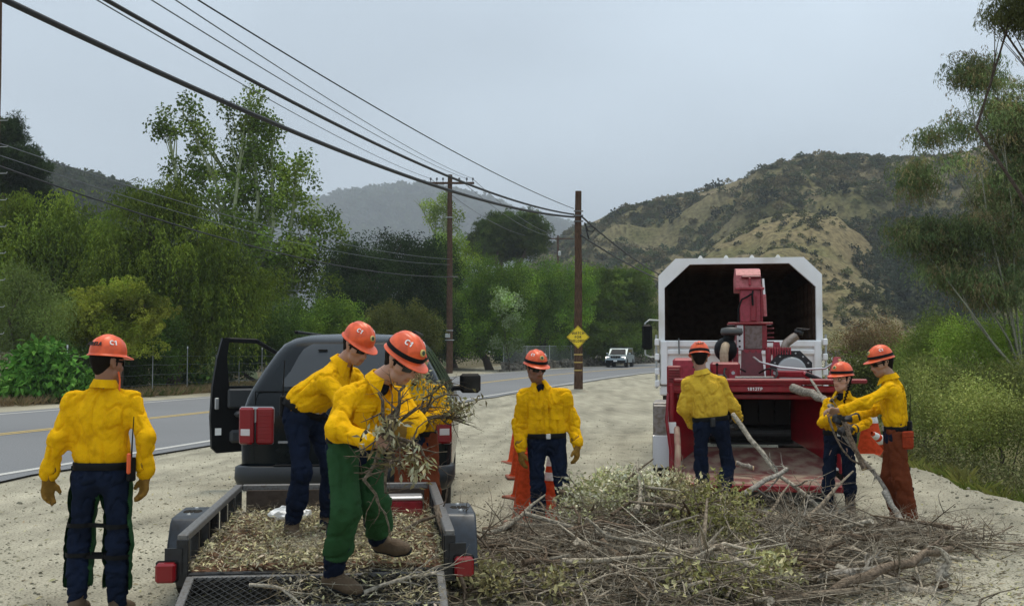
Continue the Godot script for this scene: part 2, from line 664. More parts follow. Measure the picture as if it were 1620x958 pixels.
func build_ground() -> void:
	var xs := []
	var x := -11.0
	while x < 9.0:
		xs.append(x)
		x += 0.09
	for k in 30:
		xs.append(9.0 + 0.4 * k + 0.06 * k * k)
	xs.append_array([120.0, 220.0, 500.0, 2500.0])
	var left := []
	for k in 26:
		left.append(-11.0 - 0.35 * (k + 1) - 0.06 * k * k)
	left.append_array([-120.0, -240.0, -600.0, -2500.0])
	left.reverse()
	xs = left + xs
	var ds := [-30.0, -8.0, 0.0, 3.0]
	var d := 5.0
	while d < 12.0:
		ds.append(d)
		d += 0.07
	while d < 26.0:
		ds.append(d)
		d += 0.17
	while d < 130.0:
		ds.append(d)
		d *= 1.03
	ds.append_array([150.0, 200.0, 300.0, 600.0, 1200.0, 3000.0])
	var m := MB.new()
	var w := xs.size()
	for dd: float in ds:
		for xx: float in xs:
			var n := ground_noise.get_noise_2d(xx * 0.25 + 9.0, dd * 0.25)
			var n2 := ground_noise.get_noise_2d(xx * 1.4, dd * 1.4 + 70.0)
			var tr := ground_noise.get_noise_2d((xx - 0.12 * dd) * 2.2 + 11.0, dd * 0.12) + 0.5 * ground_noise.get_noise_2d((xx - 0.2 * dd) * 5.0 + 31.0, dd * 0.2)
			var k := 0.425 * (1.0 + 0.22 * n + 0.24 * n2 + 0.30 * tr)
			var col := Color(k * 1.03, k * 0.96, k * 0.735)
			var b := xx - bank_x(dd)
			if dd < 75.0 and b > 0.15:
				col = col.lerp(Color(0.13, 0.125, 0.05), clampf((b - 0.15) * 1.4, 0.0, 1.0))
			var off := xx - edge_x(dd)
			if off < -12.2:
				col = col.lerp(Color(0.16, 0.14, 0.085), clampf((-12.2 - off) / 2.5, 0.0, 1.0))
			m.tint = col
			m.p(Vector3(xx, ground_h(xx, dd), -dd))
	for i in ds.size() - 1:
		for j in w - 1:
			var a := i * w + j
			m.tri(a, a + w, a + 1)
			m.tri(a + 1, a + w, a + w + 1)
	structure("ground", m.mesh(), M.gravel, "pale dusty gravel turnout beside the road", "ground")
	# loose stones
	var r := rng(17)
	var stones := []
	var tints := PackedColorArray()
	for i in 15000:
		var dd := 6.2 + 22.0 * pow(r.randf(), 1.8)
		var xx := r.randf_range(-0.50, 0.50) * dd
		if xx < edge_x(dd) + 0.1 or xx > bank_x(dd) + 0.2:
			continue
		var s := 0.005 + 0.011 * pow(r.randf(), 3.0)
		if r.randf() < 0.008:
			s *= 2.0
		if xx > bank_x(dd) - 0.5:
			s *= 1.6
		stones.append(Transform3D(Basis.from_euler(Vector3(r.randf() * TAU, r.randf() * TAU, 0)).scaled(Vector3(s, s * 0.7, s * 0.85)), Vector3(xx, ground_h(xx, dd) + s * 0.2, -dd)))
		var k := r.randf_range(0.2, 0.58)
		tints.append(Color(k, k * 0.94, k * 0.70))
	var sm := MB.new()
	sm.blob(Vector3.ZERO, Vector3.ONE, 6, 4)
	for i in sm.v.size():
		sm.v[i] *= 1.0 + 0.35 * fold_noise.get_noise_3dv(sm.v[i] * 1.3)
	var o := scatter("loose_gravel", sm.mesh(true), M.stone, stones, null, tints)
	tag(o, "loose pebbles strewn over the gravel turnout", "gravel")
	# dry leaves and chips blown over the lot
	var bits := []
	var bt := PackedColorArray()
	for i in 7600:
		var dd := 6.4 + 9.0 * pow(r.randf(), 1.5)
		var xx := r.randf_range(-0.5, 0.5) * dd
		if i < 5600:
			xx = 1.9 + r.randfn(0.0, 1.7)
			dd = 8.6 + r.randfn(0.0, 1.5)
		if xx < edge_x(dd) or xx > bank_x(dd) or dd < 6.0:
			continue
		var s := r.randf_range(0.35, 1.2)
		bits.append(Transform3D(Basis.from_euler(Vector3(r.randfn(0, 0.35), r.randf() * TAU, r.randfn(0, 0.35))).scaled(Vector3.ONE * s), Vector3(xx, ground_h(xx, dd) + 0.006, -dd)))
		var k := r.randf_range(0.10, 0.46)
		bt.append(Color(k, k * r.randf_range(0.8, 0.98), k * r.randf_range(0.4, 0.6)))
	var o2 := scatter("leaf_litter", litter_leaf(), M.dry_leaf, bits, null, bt)
	tag(o2, "dry leaves and chips scattered over the gravel round the brush", "leaf litter")


func litter_leaf() -> ArrayMesh:
	var m := MB.new()
	m.quad(Vector3(-0.03, 0, 0), Vector3(-0.004, 0.004, 0.009), Vector3(0.032, 0.001, 0), Vector3(-0.004, 0.004, -0.009))
	return m.mesh()


func strip(f0: Callable, f1: Callable, d0: float, d1: float, y: float, m: MB) -> void:
	var d := d0
	var rows := []
	while d < d1 * 1.001:
		var yy := y + rise(d)
		rows.append([Vector3(f0.call(d), yy, -d), Vector3((f0.call(d) + f1.call(d)) * 0.5, yy, -d), Vector3(f1.call(d), yy, -d)])
		d += 0.5 + d * 0.03
	var k := m.v.size()
	for r in rows:
		for q: Vector3 in r:
			var n := ground_noise.get_noise_2d(q.x * 0.5, q.z * 0.15)
			m.tint = Color.WHITE * (1.0 + 0.2 * n)
			m.p(q)
	for i in rows.size() - 1:
		for j in 2:
			var a := k + i * 3 + j
			m.tri(a, a + 3, a + 1)
			m.tri(a + 1, a + 3, a + 4)


func road_bend(d: float) -> float:       # the road swings to the right far off
	return 0.0 if d < 50.0 else 0.0028 * (d - 50.0) * (d - 50.0)


func build_road() -> void:
	var lane := func(o: float) -> Callable: return func(d: float) -> float: return edge_x(d) + o + road_bend(d)
	var m := MB.new()
	strip(func(d: float) -> float: return road_x(d, -10.9) + 0.25 * ground_noise.get_noise_2d(d * 0.9, 5.0), func(d: float) -> float: return road_x(d, 0.38) + 0.28 * ground_noise.get_noise_2d(d * 1.1, 9.0), 2.0, 230.0, 0.03, m)
	structure("road", m.mesh(), M.asphalt, "two lane asphalt road running past the turnout", "road")
	for e: Array in [[-0.16, 0.0, "edge_line"], [-10.25, -10.09, "edge_line"]]:
		m = MB.new()
		strip(lane.call(e[0]), lane.call(e[1]), 4.0, 200.0, 0.036, m)
		structure("edge_line", m.mesh(), M.paint_white, "white painted edge line of the road", "road marking")
	for e: Array in [[-5.33, -5.21], [-5.09, -4.97]]:
		m = MB.new()
		strip(lane.call(e[0]), lane.call(e[1]), 4.0, 200.0, 0.036, m)
		structure("centre_line", m.mesh(), M.paint_yellow, "yellow painted centre line of the road", "road marking")


# A hill swept down from a ridge line. prof: [pixel x, pixel y] of the ridge seen at depth d (per point)
func hill(called: String, prof: Array, reach: float, rough: float, cols: Array, label: String, seedy: int, step := 6.0) -> Dictionary:
	var cu := Curve3D.new()
	for q in prof:
		cu.add_point(at(q[0], q[1], q[2]))
	var n := FastNoiseLite.new()
	n.seed = seedy
	n.frequency = 1.0 / 55.0
	n.fractal_octaves = 5
	n.fractal_gain = 0.55
	var len := cu.get_baked_length()
	var nu := int(len / step) + 1
	var nv := int(reach / step) + 1
	var m := MB.new()
	var rows := []
	for i in nu + 1:
		var p := cu.sample_baked(len * i / nu, true)
		var row := []
		for j in nv + 6:
			var t := float(j - 5) / nv           # t < 0 lies behind the ridge
			var q := p
			var towards := Vector3(-p.x, 0, -p.z).normalized()
			q += towards * t * reach
			var drop := 1.0 - smoothstep(0.0, 1.0, clampf(absf(t) * (0.93 if t > 0 else 1.6), 0, 1)) * 0.35 - 0.65 * clampf(absf(t), 0.0, 1.0)
			q.y = p.y * drop
			var hn := n.get_noise_3d(q.x, q.z, seedy)
			var gully := 1.0 - absf(n.get_noise_2d(q.x * 0.8 + 300.0, q.z * 0.25))
			var k := clampf(absf(t) * 5.0, 0.12, 1.0) * (1.0 - smoothstep(0.7, 1.0, t))
			q.y += (hn * 1.0 + (gully - 0.8) * 0.7) * rough * k
			q.y -= 5.0 * smoothstep(0.85, 1.0, t)
			q += Vector3(n.get_noise_2d(q.z, q.x), 0, n.get_noise_2d(q.x + 99.0, q.z)) * rough * 0.4 * k
			row.append(q)
		rows.append(row)
	for row in rows:
		for q: Vector3 in row:
			var a := n.get_noise_3d(q.x * 0.7, q.y, q.z * 0.7) * 1.6 + 0.5
			var b := n.get_noise_3d(q.x * 2.4 + 50.0, q.y * 2.4, q.z * 2.4) * 1.4 + 0.5
			var c: Color = cols[0]
			c = c.lerp(cols[1], clampf(a, 0.0, 1.0)).lerp(cols[2], clampf(b - 0.25, 0.0, 0.8))
			m.tint = c
			m.p(q)
	var w := nv + 6
	for i in nu:
		for j in w - 1:
			var a := i * w + j
			m.tri(a, a + w, a + 1)
			m.tri(a + 1, a + w, a + w + 1)
	structure(called, m.mesh(), M.hill, label, "hill")
	return {"rows": rows, "nv": nv}


func shrub_spots(h: Dictionary, count: int, s0: float, s1: float, seedy: int, dens: float, tint: Array, upto := 0.9) -> Array:
	var r := rng(seedy)
	var n := FastNoiseLite.new()
	n.seed = seedy
	n.frequency = 1.0 / 45.0
	var out := []
	var tints := PackedColorArray()
	var rows: Array = h.rows
	var tries := 0
	while out.size() < count and tries < count * 6:
		tries += 1
		var i := r.randi_range(0, rows.size() - 2)
		var j := r.randi_range(4, 5 + int(h.nv * upto))
		var q: Vector3 = rows[i][j].lerp(rows[i + 1][j + 1], r.randf())
		if n.get_noise_2d(q.x, q.z) + r.randf_range(-0.35, 0.35) < dens:
			continue
		var s := r.randf_range(s0, s1)
		out.append(Transform3D(Basis(Vector3.UP, r.randf() * TAU).scaled(Vector3(s, s * r.randf_range(0.6, 0.95), s)), q + Vector3.UP * s * 0.15))
		var c: Color = tint[r.randi() % tint.size()]
		tints.append(c * r.randf_range(0.75, 1.3))
	return [out, tints]


func build_hills() -> void:
	var olive := Color(0.12, 0.12, 0.045)
	var tan := Color(0.25, 0.205, 0.12)
	var buff := Color(0.28, 0.225, 0.115)
	var right := hill("hill", [[800, 455, 470], [850, 420, 460], [900, 372, 450], [970, 338, 440], [1060, 316, 430], [1130, 297, 420], [1200, 276, 410], [1280, 249, 400], [1340, 246, 400], [1420, 256, 400], [1500, 250, 390], [1560, 236, 380], [1640, 215, 370], [1800, 190, 370]], 210.0, 15.0, [tan, Color(0.19, 0.17, 0.09), olive], "tan and olive scrub hill rising on the right behind the truck", 3, 5.0)
	var spur := hill("hill", [[1010, 470, 330], [1070, 425, 322], [1130, 388, 314], [1195, 352, 308], [1262, 331, 305], [1322, 343, 303], [1375, 392, 300], [1428, 468, 296], [1480, 535, 292]], 150.0, 7.5, [buff, Color(0.24, 0.195, 0.10), Color(0.16, 0.16, 0.065)], "grassy tan spur in front of the right hill", 8, 3.0)
	var far := hill("hill", [[300, 350, 2500], [400, 338, 2500], [490, 324, 2450], [560, 308, 2400], [640, 300, 2400], [720, 305, 2400], [800, 334, 2450], [900, 360, 2500], [1000, 400, 2500]], 950.0, 48.0, [Color(0.12, 0.15, 0.075), Color(0.16, 0.18, 0.09), Color(0.10, 0.135, 0.065)], "far green hill whose top fades into low cloud", 15, 30.0)
	var lefth := hill("hill", [[-120, 290, 420], [-20, 272, 410], [60, 268, 400], [110, 272, 400], [160, 291, 400], [230, 318, 400], [330, 360, 410], [460, 440, 430]], 160.0, 8.0, [Color(0.08, 0.10, 0.045), Color(0.11, 0.12, 0.06), Color(0.06, 0.085, 0.034)], "wooded green hill behind the trees on the left", 23, 6.0)
	var bush := clump(64, 0.46, 0.40, 0.85, 0.0, 5, 0.75)
	var mix := [Color(0.10, 0.12, 0.05), Color(0.135, 0.13, 0.065), Color(0.08, 0.105, 0.055), Color(0.19, 0.165, 0.09)]
	var sp := shrub_spots(right, 4300, 0.5, 2.2, 31, 0.07, mix, 0.75)
	tag(scatter("chaparral", bush, M.leaf, sp[0], null, sp[1]), "low grey green scrub covering the right hill", "scrub")
	sp = shrub_spots(spur, 900, 0.3, 1.3, 33, -0.05, [Color(0.05, 0.055, 0.02), Color(0.11, 0.12, 0.04)], 0.8)
	tag(scatter("chaparral", bush, M.leaf, sp[0], null, sp[1]), "sparse low scrub on the grassy tan spur", "scrub")
	sp = shrub_spots(far, 5000, 9.0, 21.0, 35, -0.3, [Color(0.075, 0.10, 0.045), Color(0.10, 0.12, 0.055)], 0.85)
	tag(scatter("chaparral", bush, M.leaf, sp[0], null, sp[1]), "dense scrub on the misty far hill", "scrub")
	sp = shrub_spots(lefth, 3500, 1.6, 4.2, 37, -0.3, [Color(0.055, 0.078, 0.03), Color(0.075, 0.09, 0.04)], 0.6)
	tag(scatter("chaparral", bush, M.leaf, sp[0], null, sp[1]), "dense scrub on the hill at left", "scrub")
	var r := rng(77)
	var vs := []
	var vt := PackedColorArray()
	for i in 130:
		var p := on_hill(right, r.randf_range(1390, 1560), r.randf_range(350, 540))
		for k in 4:
			var s := r.randf_range(1.4, 3.0)
			vs.append(Transform3D(Basis(Vector3.UP, r.randf() * TAU).scaled(Vector3.ONE * s), p + Vector3(r.randfn() * 4.0, 0.4, r.randfn() * 4.0)))
			vt.append([Color(0.05, 0.066, 0.03), Color(0.075, 0.085, 0.04), Color(0.04, 0.055, 0.028)][r.randi() % 3])
	tag(scatter("chaparral", bush, M.leaf, vs, null, vt), "dark green brush filling the gully right of the tan spur", "scrub")
	# the dark round shrubs one can pick out on the hillside
	var big := put("hillside_shrub", clump(120, 0.36, 0.30, 0.9, 0.0, 6, 0.75), M.leaf_shrub)
	var first := true
	var places := ["on the skyline near the saddle", "on the upper slope, larger of a pair", "on the upper slope, smaller of a pair", "on the crest of the tan spur, largest", "on the tan spur's crest, small", "below the spur's crest, upper of two", "below the spur's crest, lower of two", "on the ridge right of the signed pole", "at the head of the green gully", "on the spur's right flank", "on the slope above the truck's roof, left one", "on the slope above the truck's roof, right one", "on the upper right slope", "high above the green gully", "low on the tan spur, right one", "low on the tan spur, left one", "on the skyline at the summit", "just below the summit ridge", "on the lower left slope near the signed pole", "in the hollow left of the spur"]
	var pi := 0
	for q: Array in [[1125, 300, 5.0, 0], [1060, 342, 5.0, 0], [1072, 352, 3.4, 0], [1305, 338, 3.4, 1], [1262, 324, 1.8, 0], [1238, 358, 1.8, 1], [1262, 362, 1.5, 1], [978, 340, 4.0, 0], [1372, 372, 2.6, 0], [1350, 396, 2.0, 1], [1170, 325, 4.6, 0], [1215, 315, 4.4, 0], [1330, 300, 4.0, 0], [1385, 318, 4.4, 0], [1290, 402, 1.3, 1], [1276, 397, 1.4, 1], [1355, 254, 3.4, 0], [1236, 300, 4.0, 0], [1013, 352, 2.8, 0], [1140, 345, 3.4, 0]]:
		var p := on_hill(spur if q[3] == 1 else right, q[0], q[1])
		var o: Node3D = big
		if first:
			tag(big, "dark round shrub on the dry hillside, " + places[pi], "shrub", "dark round shrubs on the dry hillside")
		else:
			o = copy_of(big, "hillside_shrub", p, r.randf() * TAU, "dark round shrub on the dry hillside, " + places[pi], "dark round shrubs on the dry hillside")
		first = false
		pi += 1
		o.position = p
		o.scale = Vector3.ONE * q[2] * 0.7


func on_hill(h: Dictionary, px: float, py: float) -> Vector3:
	var best := 1e9
	var found := Vector3.ZERO
	var dir := ray(px, py).normalized()
	for row: Array in h.rows:
		for j in range(4, row.size()):
			var q: Vector3 = row[j] - EYE
			var off := (q - dir * q.dot(dir)).length() / q.length() + q.length() * 1e-6
			if off < best:
				best = off
				found = row[j]
	return found


# ---------------------------------------------------------------- plants
# n leaves spread through a ball of the given radius; droop 0..1 hangs them, tuft 0..1 points them outwards
func clump(n: int, length: float, width: float, radius: float, droop: float, seedy: int, tuft := 0.3) -> ArrayMesh:
	var r := rng(seedy)
	var m := MB.new()
	for i in n:
		var o := Vector3(r.randfn(), r.randfn(), r.randfn()).normalized() * radius * pow(r.randf(), 0.5)
		var dir := Vector3(r.randfn(), r.randfn(), r.randfn()).normalized().lerp(o.normalized(), tuft).lerp(Vector3.DOWN, droop).normalized()
		leaf(m, o, dir, length * r.randf_range(0.7, 1.25), width * r.randf_range(0.8, 1.2), r)
	return m.mesh(true)


func leaf(m: MB, o: Vector3, dir: Vector3, l: float, w: float, r: RandomNumberGenerator) -> void:
	var side := dir.cross(Vector3(r.randfn(), r.randfn(), r.randfn())).normalized() * w * 0.5
	var nor := side.cross(dir).normalized() * w * 0.22
	var k := r.randf_range(0.72, 1.28)
	m.tint = Color(k * r.randf_range(0.9, 1.12), k, k * r.randf_range(0.85, 1.1))
	var a := m.p(o)
	m.p(o + dir * l * 0.45 + side + nor)
	m.p(o + dir * l - nor * 0.6)
	m.p(o + dir * l * 0.45 - side + nor)
	m.tri(a, a + 1, a + 2)
	m.tri(a, a + 2, a + 3)


# hanging strands set with narrow leaves
func strands(n: int, drop: float, per: int, length: float, width: float, radius: float, seedy: int) -> ArrayMesh:
	var r := rng(seedy)
	var m := MB.new()
	for i in n:
		var o := Vector3(r.randfn() * radius * 0.5, r.randf_range(-0.2, 0.4) * radius, r.randfn() * radius * 0.5)
		var out := Vector3(o.x, 0, o.z) * 0.5 + Vector3(r.randfn(), 0, r.randfn()) * 0.12
		var l := drop * r.randf_range(0.5, 1.2)
		for k in per:
			var t := (k + r.randf()) / per
			var q := o + out * (1.0 - (1.0 - t) * (1.0 - t)) + Vector3(0, 0.12 * sin(t * 3.0) - l * t * t * 0.8 - l * t * 0.2, 0)
			leaf(m, q, Vector3(r.randfn() * 0.6, -1.0, r.randfn() * 0.6).normalized(), length * r.randf_range(0.7, 1.2), width, r)
	return m.mesh(true)


# spiky tufts of needles
func needles(n: int, length: float, radius: float, seedy: int) -> ArrayMesh:
	var r := rng(seedy)
	var m := MB.new()
	for i in n:
		var o := Vector3(r.randfn(), r.randfn() * 0.5, r.randfn()).normalized() * radius * pow(r.randf(), 0.6)
		for k in 9:
			var dir := (o.normalized() * 0.5 + Vector3(r.randfn(), r.randfn() + 0.5, r.randfn())).normalized()
			leaf(m, o, dir, length * r.randf_range(0.7, 1.2), length * 0.16, r)
	return m.mesh(true)


# small round flower or leaf heads on stalks
func heads(n: int, radius: float, seedy: int) -> ArrayMesh:
	var r := rng(seedy)
	var m := MB.new()
	for i in n:
		var o := Vector3(r.randfn(), r.randfn() * 0.8, r.randfn()).normalized() * radius * pow(r.randf(), 0.4)
		var s := r.randf_range(0.10, 0.17)
		for k in 26:
			var d := Vector3(r.randfn(), r.randfn() + 0.2, r.randfn()).normalized()
			leaf(m, o + d * s * 0.55, d, s * 0.75, s * 0.4, r)
	return m.mesh(true)


func plant_meshes() -> void:
	MESH.broad = [clump(60, 0.20, 0.16, 0.62, 0.2, 101), clump(60, 0.20, 0.16, 0.62, 0.2, 102)]
	MESH.fine = [clump(110, 0.13, 0.075, 0.6, 0.1, 103), clump(110, 0.13, 0.075, 0.6, 0.1, 104)]
	MESH.big = [clump(34, 0.34, 0.20, 0.55, 0.35, 105, 0.5), clump(34, 0.34, 0.20, 0.55, 0.35, 106, 0.5)]
	MESH.pepper = [strands(26, 1.3, 11, 0.17, 0.055, 0.6, 107), strands(26, 1.6, 11, 0.17, 0.055, 0.6, 108)]
	MESH.euc = [strands(12, 0.55, 8, 0.17, 0.036, 0.5, 109), strands(12, 0.45, 8, 0.17, 0.036, 0.5, 110)]
	MESH.pine = [needles(26, 0.30, 0.6, 111), needles(26, 0.30, 0.6, 112)]
	MESH.heads = [heads(20, 0.6, 113), heads(20, 0.6, 114)]
	MESH.willow = [clump(90, 0.17, 0.032, 0.55, 0.0, 115, 0.5), clump(90, 0.17, 0.032, 0.55, 0.0, 116, 0.5)]
	MESH.twiggy = [clump(60, 0.11, 0.05, 0.6, 0.0, 117), clump(60, 0.10, 0.05, 0.6, 0.0, 118)]


# d: depth in metres; base: pixel column of the foot; blobs: [px, py, rx, ry] seen at that depth
func tree(called: String, label: String, category: String, d: float, base: float, blobs: Array, kind: String, per: float, size: float, tints: Array, seedy: int, gap := -0.25, trunk := 0.16, group := "", bark := Color(0.13, 0.10, 0.075)) -> Node3D:
	var r := rng(seedy)
	var n := FastNoiseLite.new()
	n.seed = seedy
	n.frequency = 0.55
	var foot := at(base, 560, d)
	foot.y = ground_h(foot.x, d) - 0.1
	var o := thing(called, label, category, foot, 0.0, group)
	var places := [[], []]
	var colors := [PackedColorArray(), PackedColorArray()]
	var wood := MB.new()
	var low := at(blobs[0][0], blobs[0][1], d) - foot
	for b: Array in blobs:
		var c := at(b[0], b[1], d) - foot
		if c.y < low.y:
			low = c
	var fork := Vector3(low.x * 0.6, maxf(low.y * 0.6, 0.2), 0)
	if trunk > 0.0:
		wood.tint = bark
		wood.tube([Vector3.ZERO, fork * 0.5 + Vector3(r.randfn() * 0.1, 0, r.randfn() * 0.1), fork], [trunk * 1.25, trunk, trunk * 0.85], 9)
	for bi in blobs.size():
		var b: Array = blobs[bi]
		var c := at(b[0], b[1], d) - foot
		var rx: float = b[2] / FOCAL * d
		var ry: float = b[3] / FOCAL * d
		var rz: float = rx * 0.9 if b.size() < 5 else b[4]
		c.z += r.randf_range(-0.35, 0.35) * rz
		if trunk > 0.0:
			var mid := fork.lerp(c, 0.5) + Vector3(r.randfn(), r.randf() * 0.8, r.randfn()) * 0.06 * c.length()
			var tip := c + Vector3(0, ry * 0.5, 0)
			wood.tube([fork, fork.lerp(mid, 0.5) + Vector3(r.randfn(), 0, r.randfn()) * 0.1, mid, c, tip], [trunk * 0.62, trunk * 0.5, trunk * 0.4, trunk * 0.22, trunk * 0.06], 6, false)
			for k in 5:
				var e := Vector3(r.randfn(), r.randfn() * 0.7 + 0.3, r.randfn()).normalized() * Vector3(rx, ry, rz) * 0.85
				var s := mid.lerp(c, r.randf_range(0.3, 1.0))
				wood.tube([s, s.lerp(c + e, 0.5) + Vector3(0, 0.1 * e.length(), 0), c + e], [trunk * 0.18, trunk * 0.12, trunk * 0.04], 4, false)
		var area := 4.0 * PI * pow((pow(rx * ry, 1.6) + pow(rx * rz, 1.6) + pow(ry * rz, 1.6)) / 3.0, 1.0 / 1.6)
		var own := r.randf_range(0.72, 1.32)
		var count := int(area * per / (size * size))
		for i in count:
			var dir := Vector3(r.randfn(), r.randfn(), r.randfn()).normalized()
			var q := c + dir * Vector3(rx, ry, rz) * pow(r.randf(), 0.45) * 1.02
			if n.get_noise_3d(q.x + foot.x, q.y * 1.2, q.z) < gap:
				continue
			if q.y + foot.y < 0.05:
				continue
			var s := size * r.randf_range(0.75, 1.25)
			var w := i & 1
			places[w].append(Transform3D(Basis.from_euler(Vector3(r.randfn() * 0.25, r.randf() * TAU, r.randfn() * 0.25)).scaled(Vector3.ONE * s), q))
			var col: Color = tints[r.randi() % tints.size()]
			var hue := n.get_noise_3d(q.x * 0.5 + 40.0, q.y * 0.5, q.z * 0.5 + foot.x)
			colors[w].append(col * own * (1.0 + hue * 0.85) * r.randf_range(0.8, 1.22))
	if trunk > 0.0:
		put("trunk", wood.mesh(), M.bark, o)
	for w in 2:
		if places[w].size():
			scatter("crown", MESH[kind][w], M.leaf, places[w], o, colors[w])
	return o


func build_trees() -> void:
	plant_meshes()
	var olive := [Color(0.136, 0.192, 0.022), Color(0.182, 0.246, 0.028), Color(0.106, 0.159, 0.021)]
	var green := [Color(0.127, 0.201, 0.025), Color(0.188, 0.257, 0.037), Color(0.113, 0.172, 0.025)]
	var dark := [Color(0.035, 0.068, 0.015), Color(0.049, 0.088, 0.019), Color(0.025, 0.052, 0.014)]
	var mid := [Color(0.113, 0.211, 0.022), Color(0.167, 0.272, 0.025), Color(0.093, 0.170, 0.021)]
	var heads_green := [Color(0.240, 0.279, 0.035), Color(0.176, 0.225, 0.026), Color(0.304, 0.333, 0.048)]
	tree("pine_tree", "very dark pine at the left edge above the olive trees", "tree", 78, -20, [[10, 214, 28, 30], [35, 250, 30, 24], [60, 268, 24, 16], [10, 275, 50, 35], [45, 310, 38, 30], [-30, 250, 45, 70]], "pine", 2.6, 1.0, [Color(0.025, 0.046, 0.016), Color(0.039, 0.065, 0.020)], 201, -0.3, 0.35)
	tree("pepper_tree", "drooping olive pepper tree at the left edge, below the dark pine", "tree", 54, 60, [[40, 390, 66, 80], [110, 372, 62, 66], [20, 345, 44, 40], [60, 455, 80, 60], [150, 430, 60, 70], [-30, 420, 60, 90], [120, 480, 70, 60]], "pepper", 1.7, 1.0, olive, 202, -0.2, 0.25, "pepper trees behind the road")
	tree("pepper_tree", "drooping olive pepper tree in front of the tall sycamore", "tree", 51, 270, [[225, 345, 55, 62], [270, 318, 40, 48], [240, 420, 80, 80], [320, 425, 70, 75], [385, 470, 50, 60], [185, 430, 50, 60], [300, 500, 80, 50], [200, 500, 60, 50]], "pepper", 1.7, 1.0, olive, 203, -0.2, 0.25, "pepper trees behind the road")
	tree("sycamore_tree", "tallest green tree with two open tops on the left", "tree", 70, 400, [[288, 178, 34, 26], [264, 202, 22, 16], [312, 222, 32, 34], [300, 268, 40, 36], [394, 152, 24, 14], [388, 190, 42, 32], [430, 222, 36, 44], [392, 250, 52, 44], [470, 272, 38, 30], [340, 312, 56, 46], [428, 318, 66, 52], [490, 372, 54, 52], [400, 390, 84, 62], [460, 440, 74, 62], [370, 450, 70, 60]], "broad", 1.15, 1.0, green, 204, -0.06, 0.3, "", Color(0.450, 0.500, 0.269))
	tree("oak_tree", "broad near-black oak behind the vehicle's roof", "tree", 86, 610, [[560, 420, 48, 40], [622, 408, 66, 38], [600, 470, 92, 60], [680, 440, 50, 66], [540, 462, 44, 50], [650, 510, 80, 50], [560, 520, 80, 40]], "fine", 2.3, 1.25, dark, 205, -0.5, 0.4)
	tree("sycamore_tree", "small pale open tree just behind the crossarm pole", "tree", 104, 705, [[690, 332, 30, 22], [664, 324, 18, 14], [706, 356, 24, 34], [700, 316, 18, 10]], "broad", 1.0, 1.0, [Color(0.295, 0.378, 0.101), Color(0.222, 0.313, 0.084)], 206, -0.08, 0.22, "", Color(0.450, 0.500, 0.269))
	tree("shade_tree", "yellow green tree right of the crossarm pole", "tree", 96, 720, [[700, 425, 36, 56], [742, 425, 36, 36], [718, 396, 32, 26], [690, 480, 50, 50], [745, 475, 40, 40]], "fine", 1.7, 1.2, [Color(0.210, 0.300, 0.030), Color(0.148, 0.248, 0.027)], 207, -0.3, 0.25)
	tree("stone_pine", "round-topped pine standing above the other trees", "tree", 150, 800, [[772, 374, 28, 26], [802, 358, 38, 21], [842, 362, 26, 26], [758, 392, 20, 16], [820, 386, 42, 22], [790, 394, 40, 18]], "pine", 3.2, 1.6, [Color(0.073, 0.117, 0.022), Color(0.104, 0.146, 0.027), Color(0.053, 0.091, 0.019)], 208, -0.45, 0.5)
	tree("shade_tree", "mid green leafy tree between the two poles, left one", "tree", 90, 775, [[760, 480, 50, 50], [740, 525, 40, 40], [800, 455, 56, 46], [790, 520, 50, 40], [710, 520, 40, 50]], "fine", 1.9, 1.15, mid, 209, -0.4, 0.3)
	tree("flowering_shrub", "pale blossoming shrub under the green trees", "shrub", 86, 806, [[800, 488, 24, 30], [815, 500, 16, 24], [790, 465, 16, 18], [812, 520, 20, 24], [800, 540, 24, 20]], "broad", 1.1, 0.8, [Color(0.270, 0.350, 0.171), Color(0.177, 0.274, 0.061)], 210, -0.1, 0.03)
	tree("shade_tree", "dense green tree directly left of the pole with the sign", "tree", 100, 855, [[850, 448, 58, 40], [885, 490, 50, 50], [830, 500, 50, 40], [860, 530, 60, 36], [905, 450, 40, 36]], "fine", 2.0, 1.2, mid, 211, -0.4, 0.35)
	tree("shade_tree", "soft rounded green tree right of the pole with the sign", "tree", 106, 965, [[958, 456, 50, 38], [1000, 452, 30, 34], [978, 500, 50, 45], [930, 485, 40, 55], [1005, 500, 26, 36], [950, 535, 60, 30]], "pine", 2.2, 1.2, [Color(0.098, 0.157, 0.023), Color(0.128, 0.183, 0.030)], 212, -0.45, 0.35)
	tree("round_shrub", "rounded brownish green shrub above the vehicle's roof", "shrub", 72, 640, [[628, 506, 48, 28], [668, 520, 30, 26], [600, 525, 30, 26], [640, 540, 60, 30]], "fine", 2.4, 0.9, [Color(0.098, 0.115, 0.020), Color(0.124, 0.136, 0.026)], 213, -0.6, 0.1)
	tree("leafy_shrub", "light green shrub behind the vehicle's left roof edge", "shrub", 64, 520, [[535, 492, 34, 20], [500, 510, 44, 28], [540, 525, 44, 30], [470, 525, 40, 30]], "fine", 1.9, 0.9, [Color(0.160, 0.248, 0.027), Color(0.111, 0.196, 0.023)], 214, -0.45, 0.1)
	tree("leafy_shrub", "dark green shrub mass behind the open door", "shrub", 60, 420, [[420, 510, 66, 50], [380, 545, 60, 40], [450, 555, 60, 40], [340, 560, 50, 30]], "fine", 2.0, 1.0, [Color(0.049, 0.094, 0.016), Color(0.079, 0.136, 0.020)], 215, -0.5, 0.1)
	tree("leafy_shrub", "grey green willowy shrub at the left edge of the road", "shrub", 42, 20, [[35, 455, 40, 36], [10, 480, 50, 50], [30, 535, 50, 50], [80, 500, 40, 40]], "willow", 2.6, 0.9, [Color(0.135, 0.189, 0.044), Color(0.184, 0.248, 0.067)], 216, -0.3, 0.1)
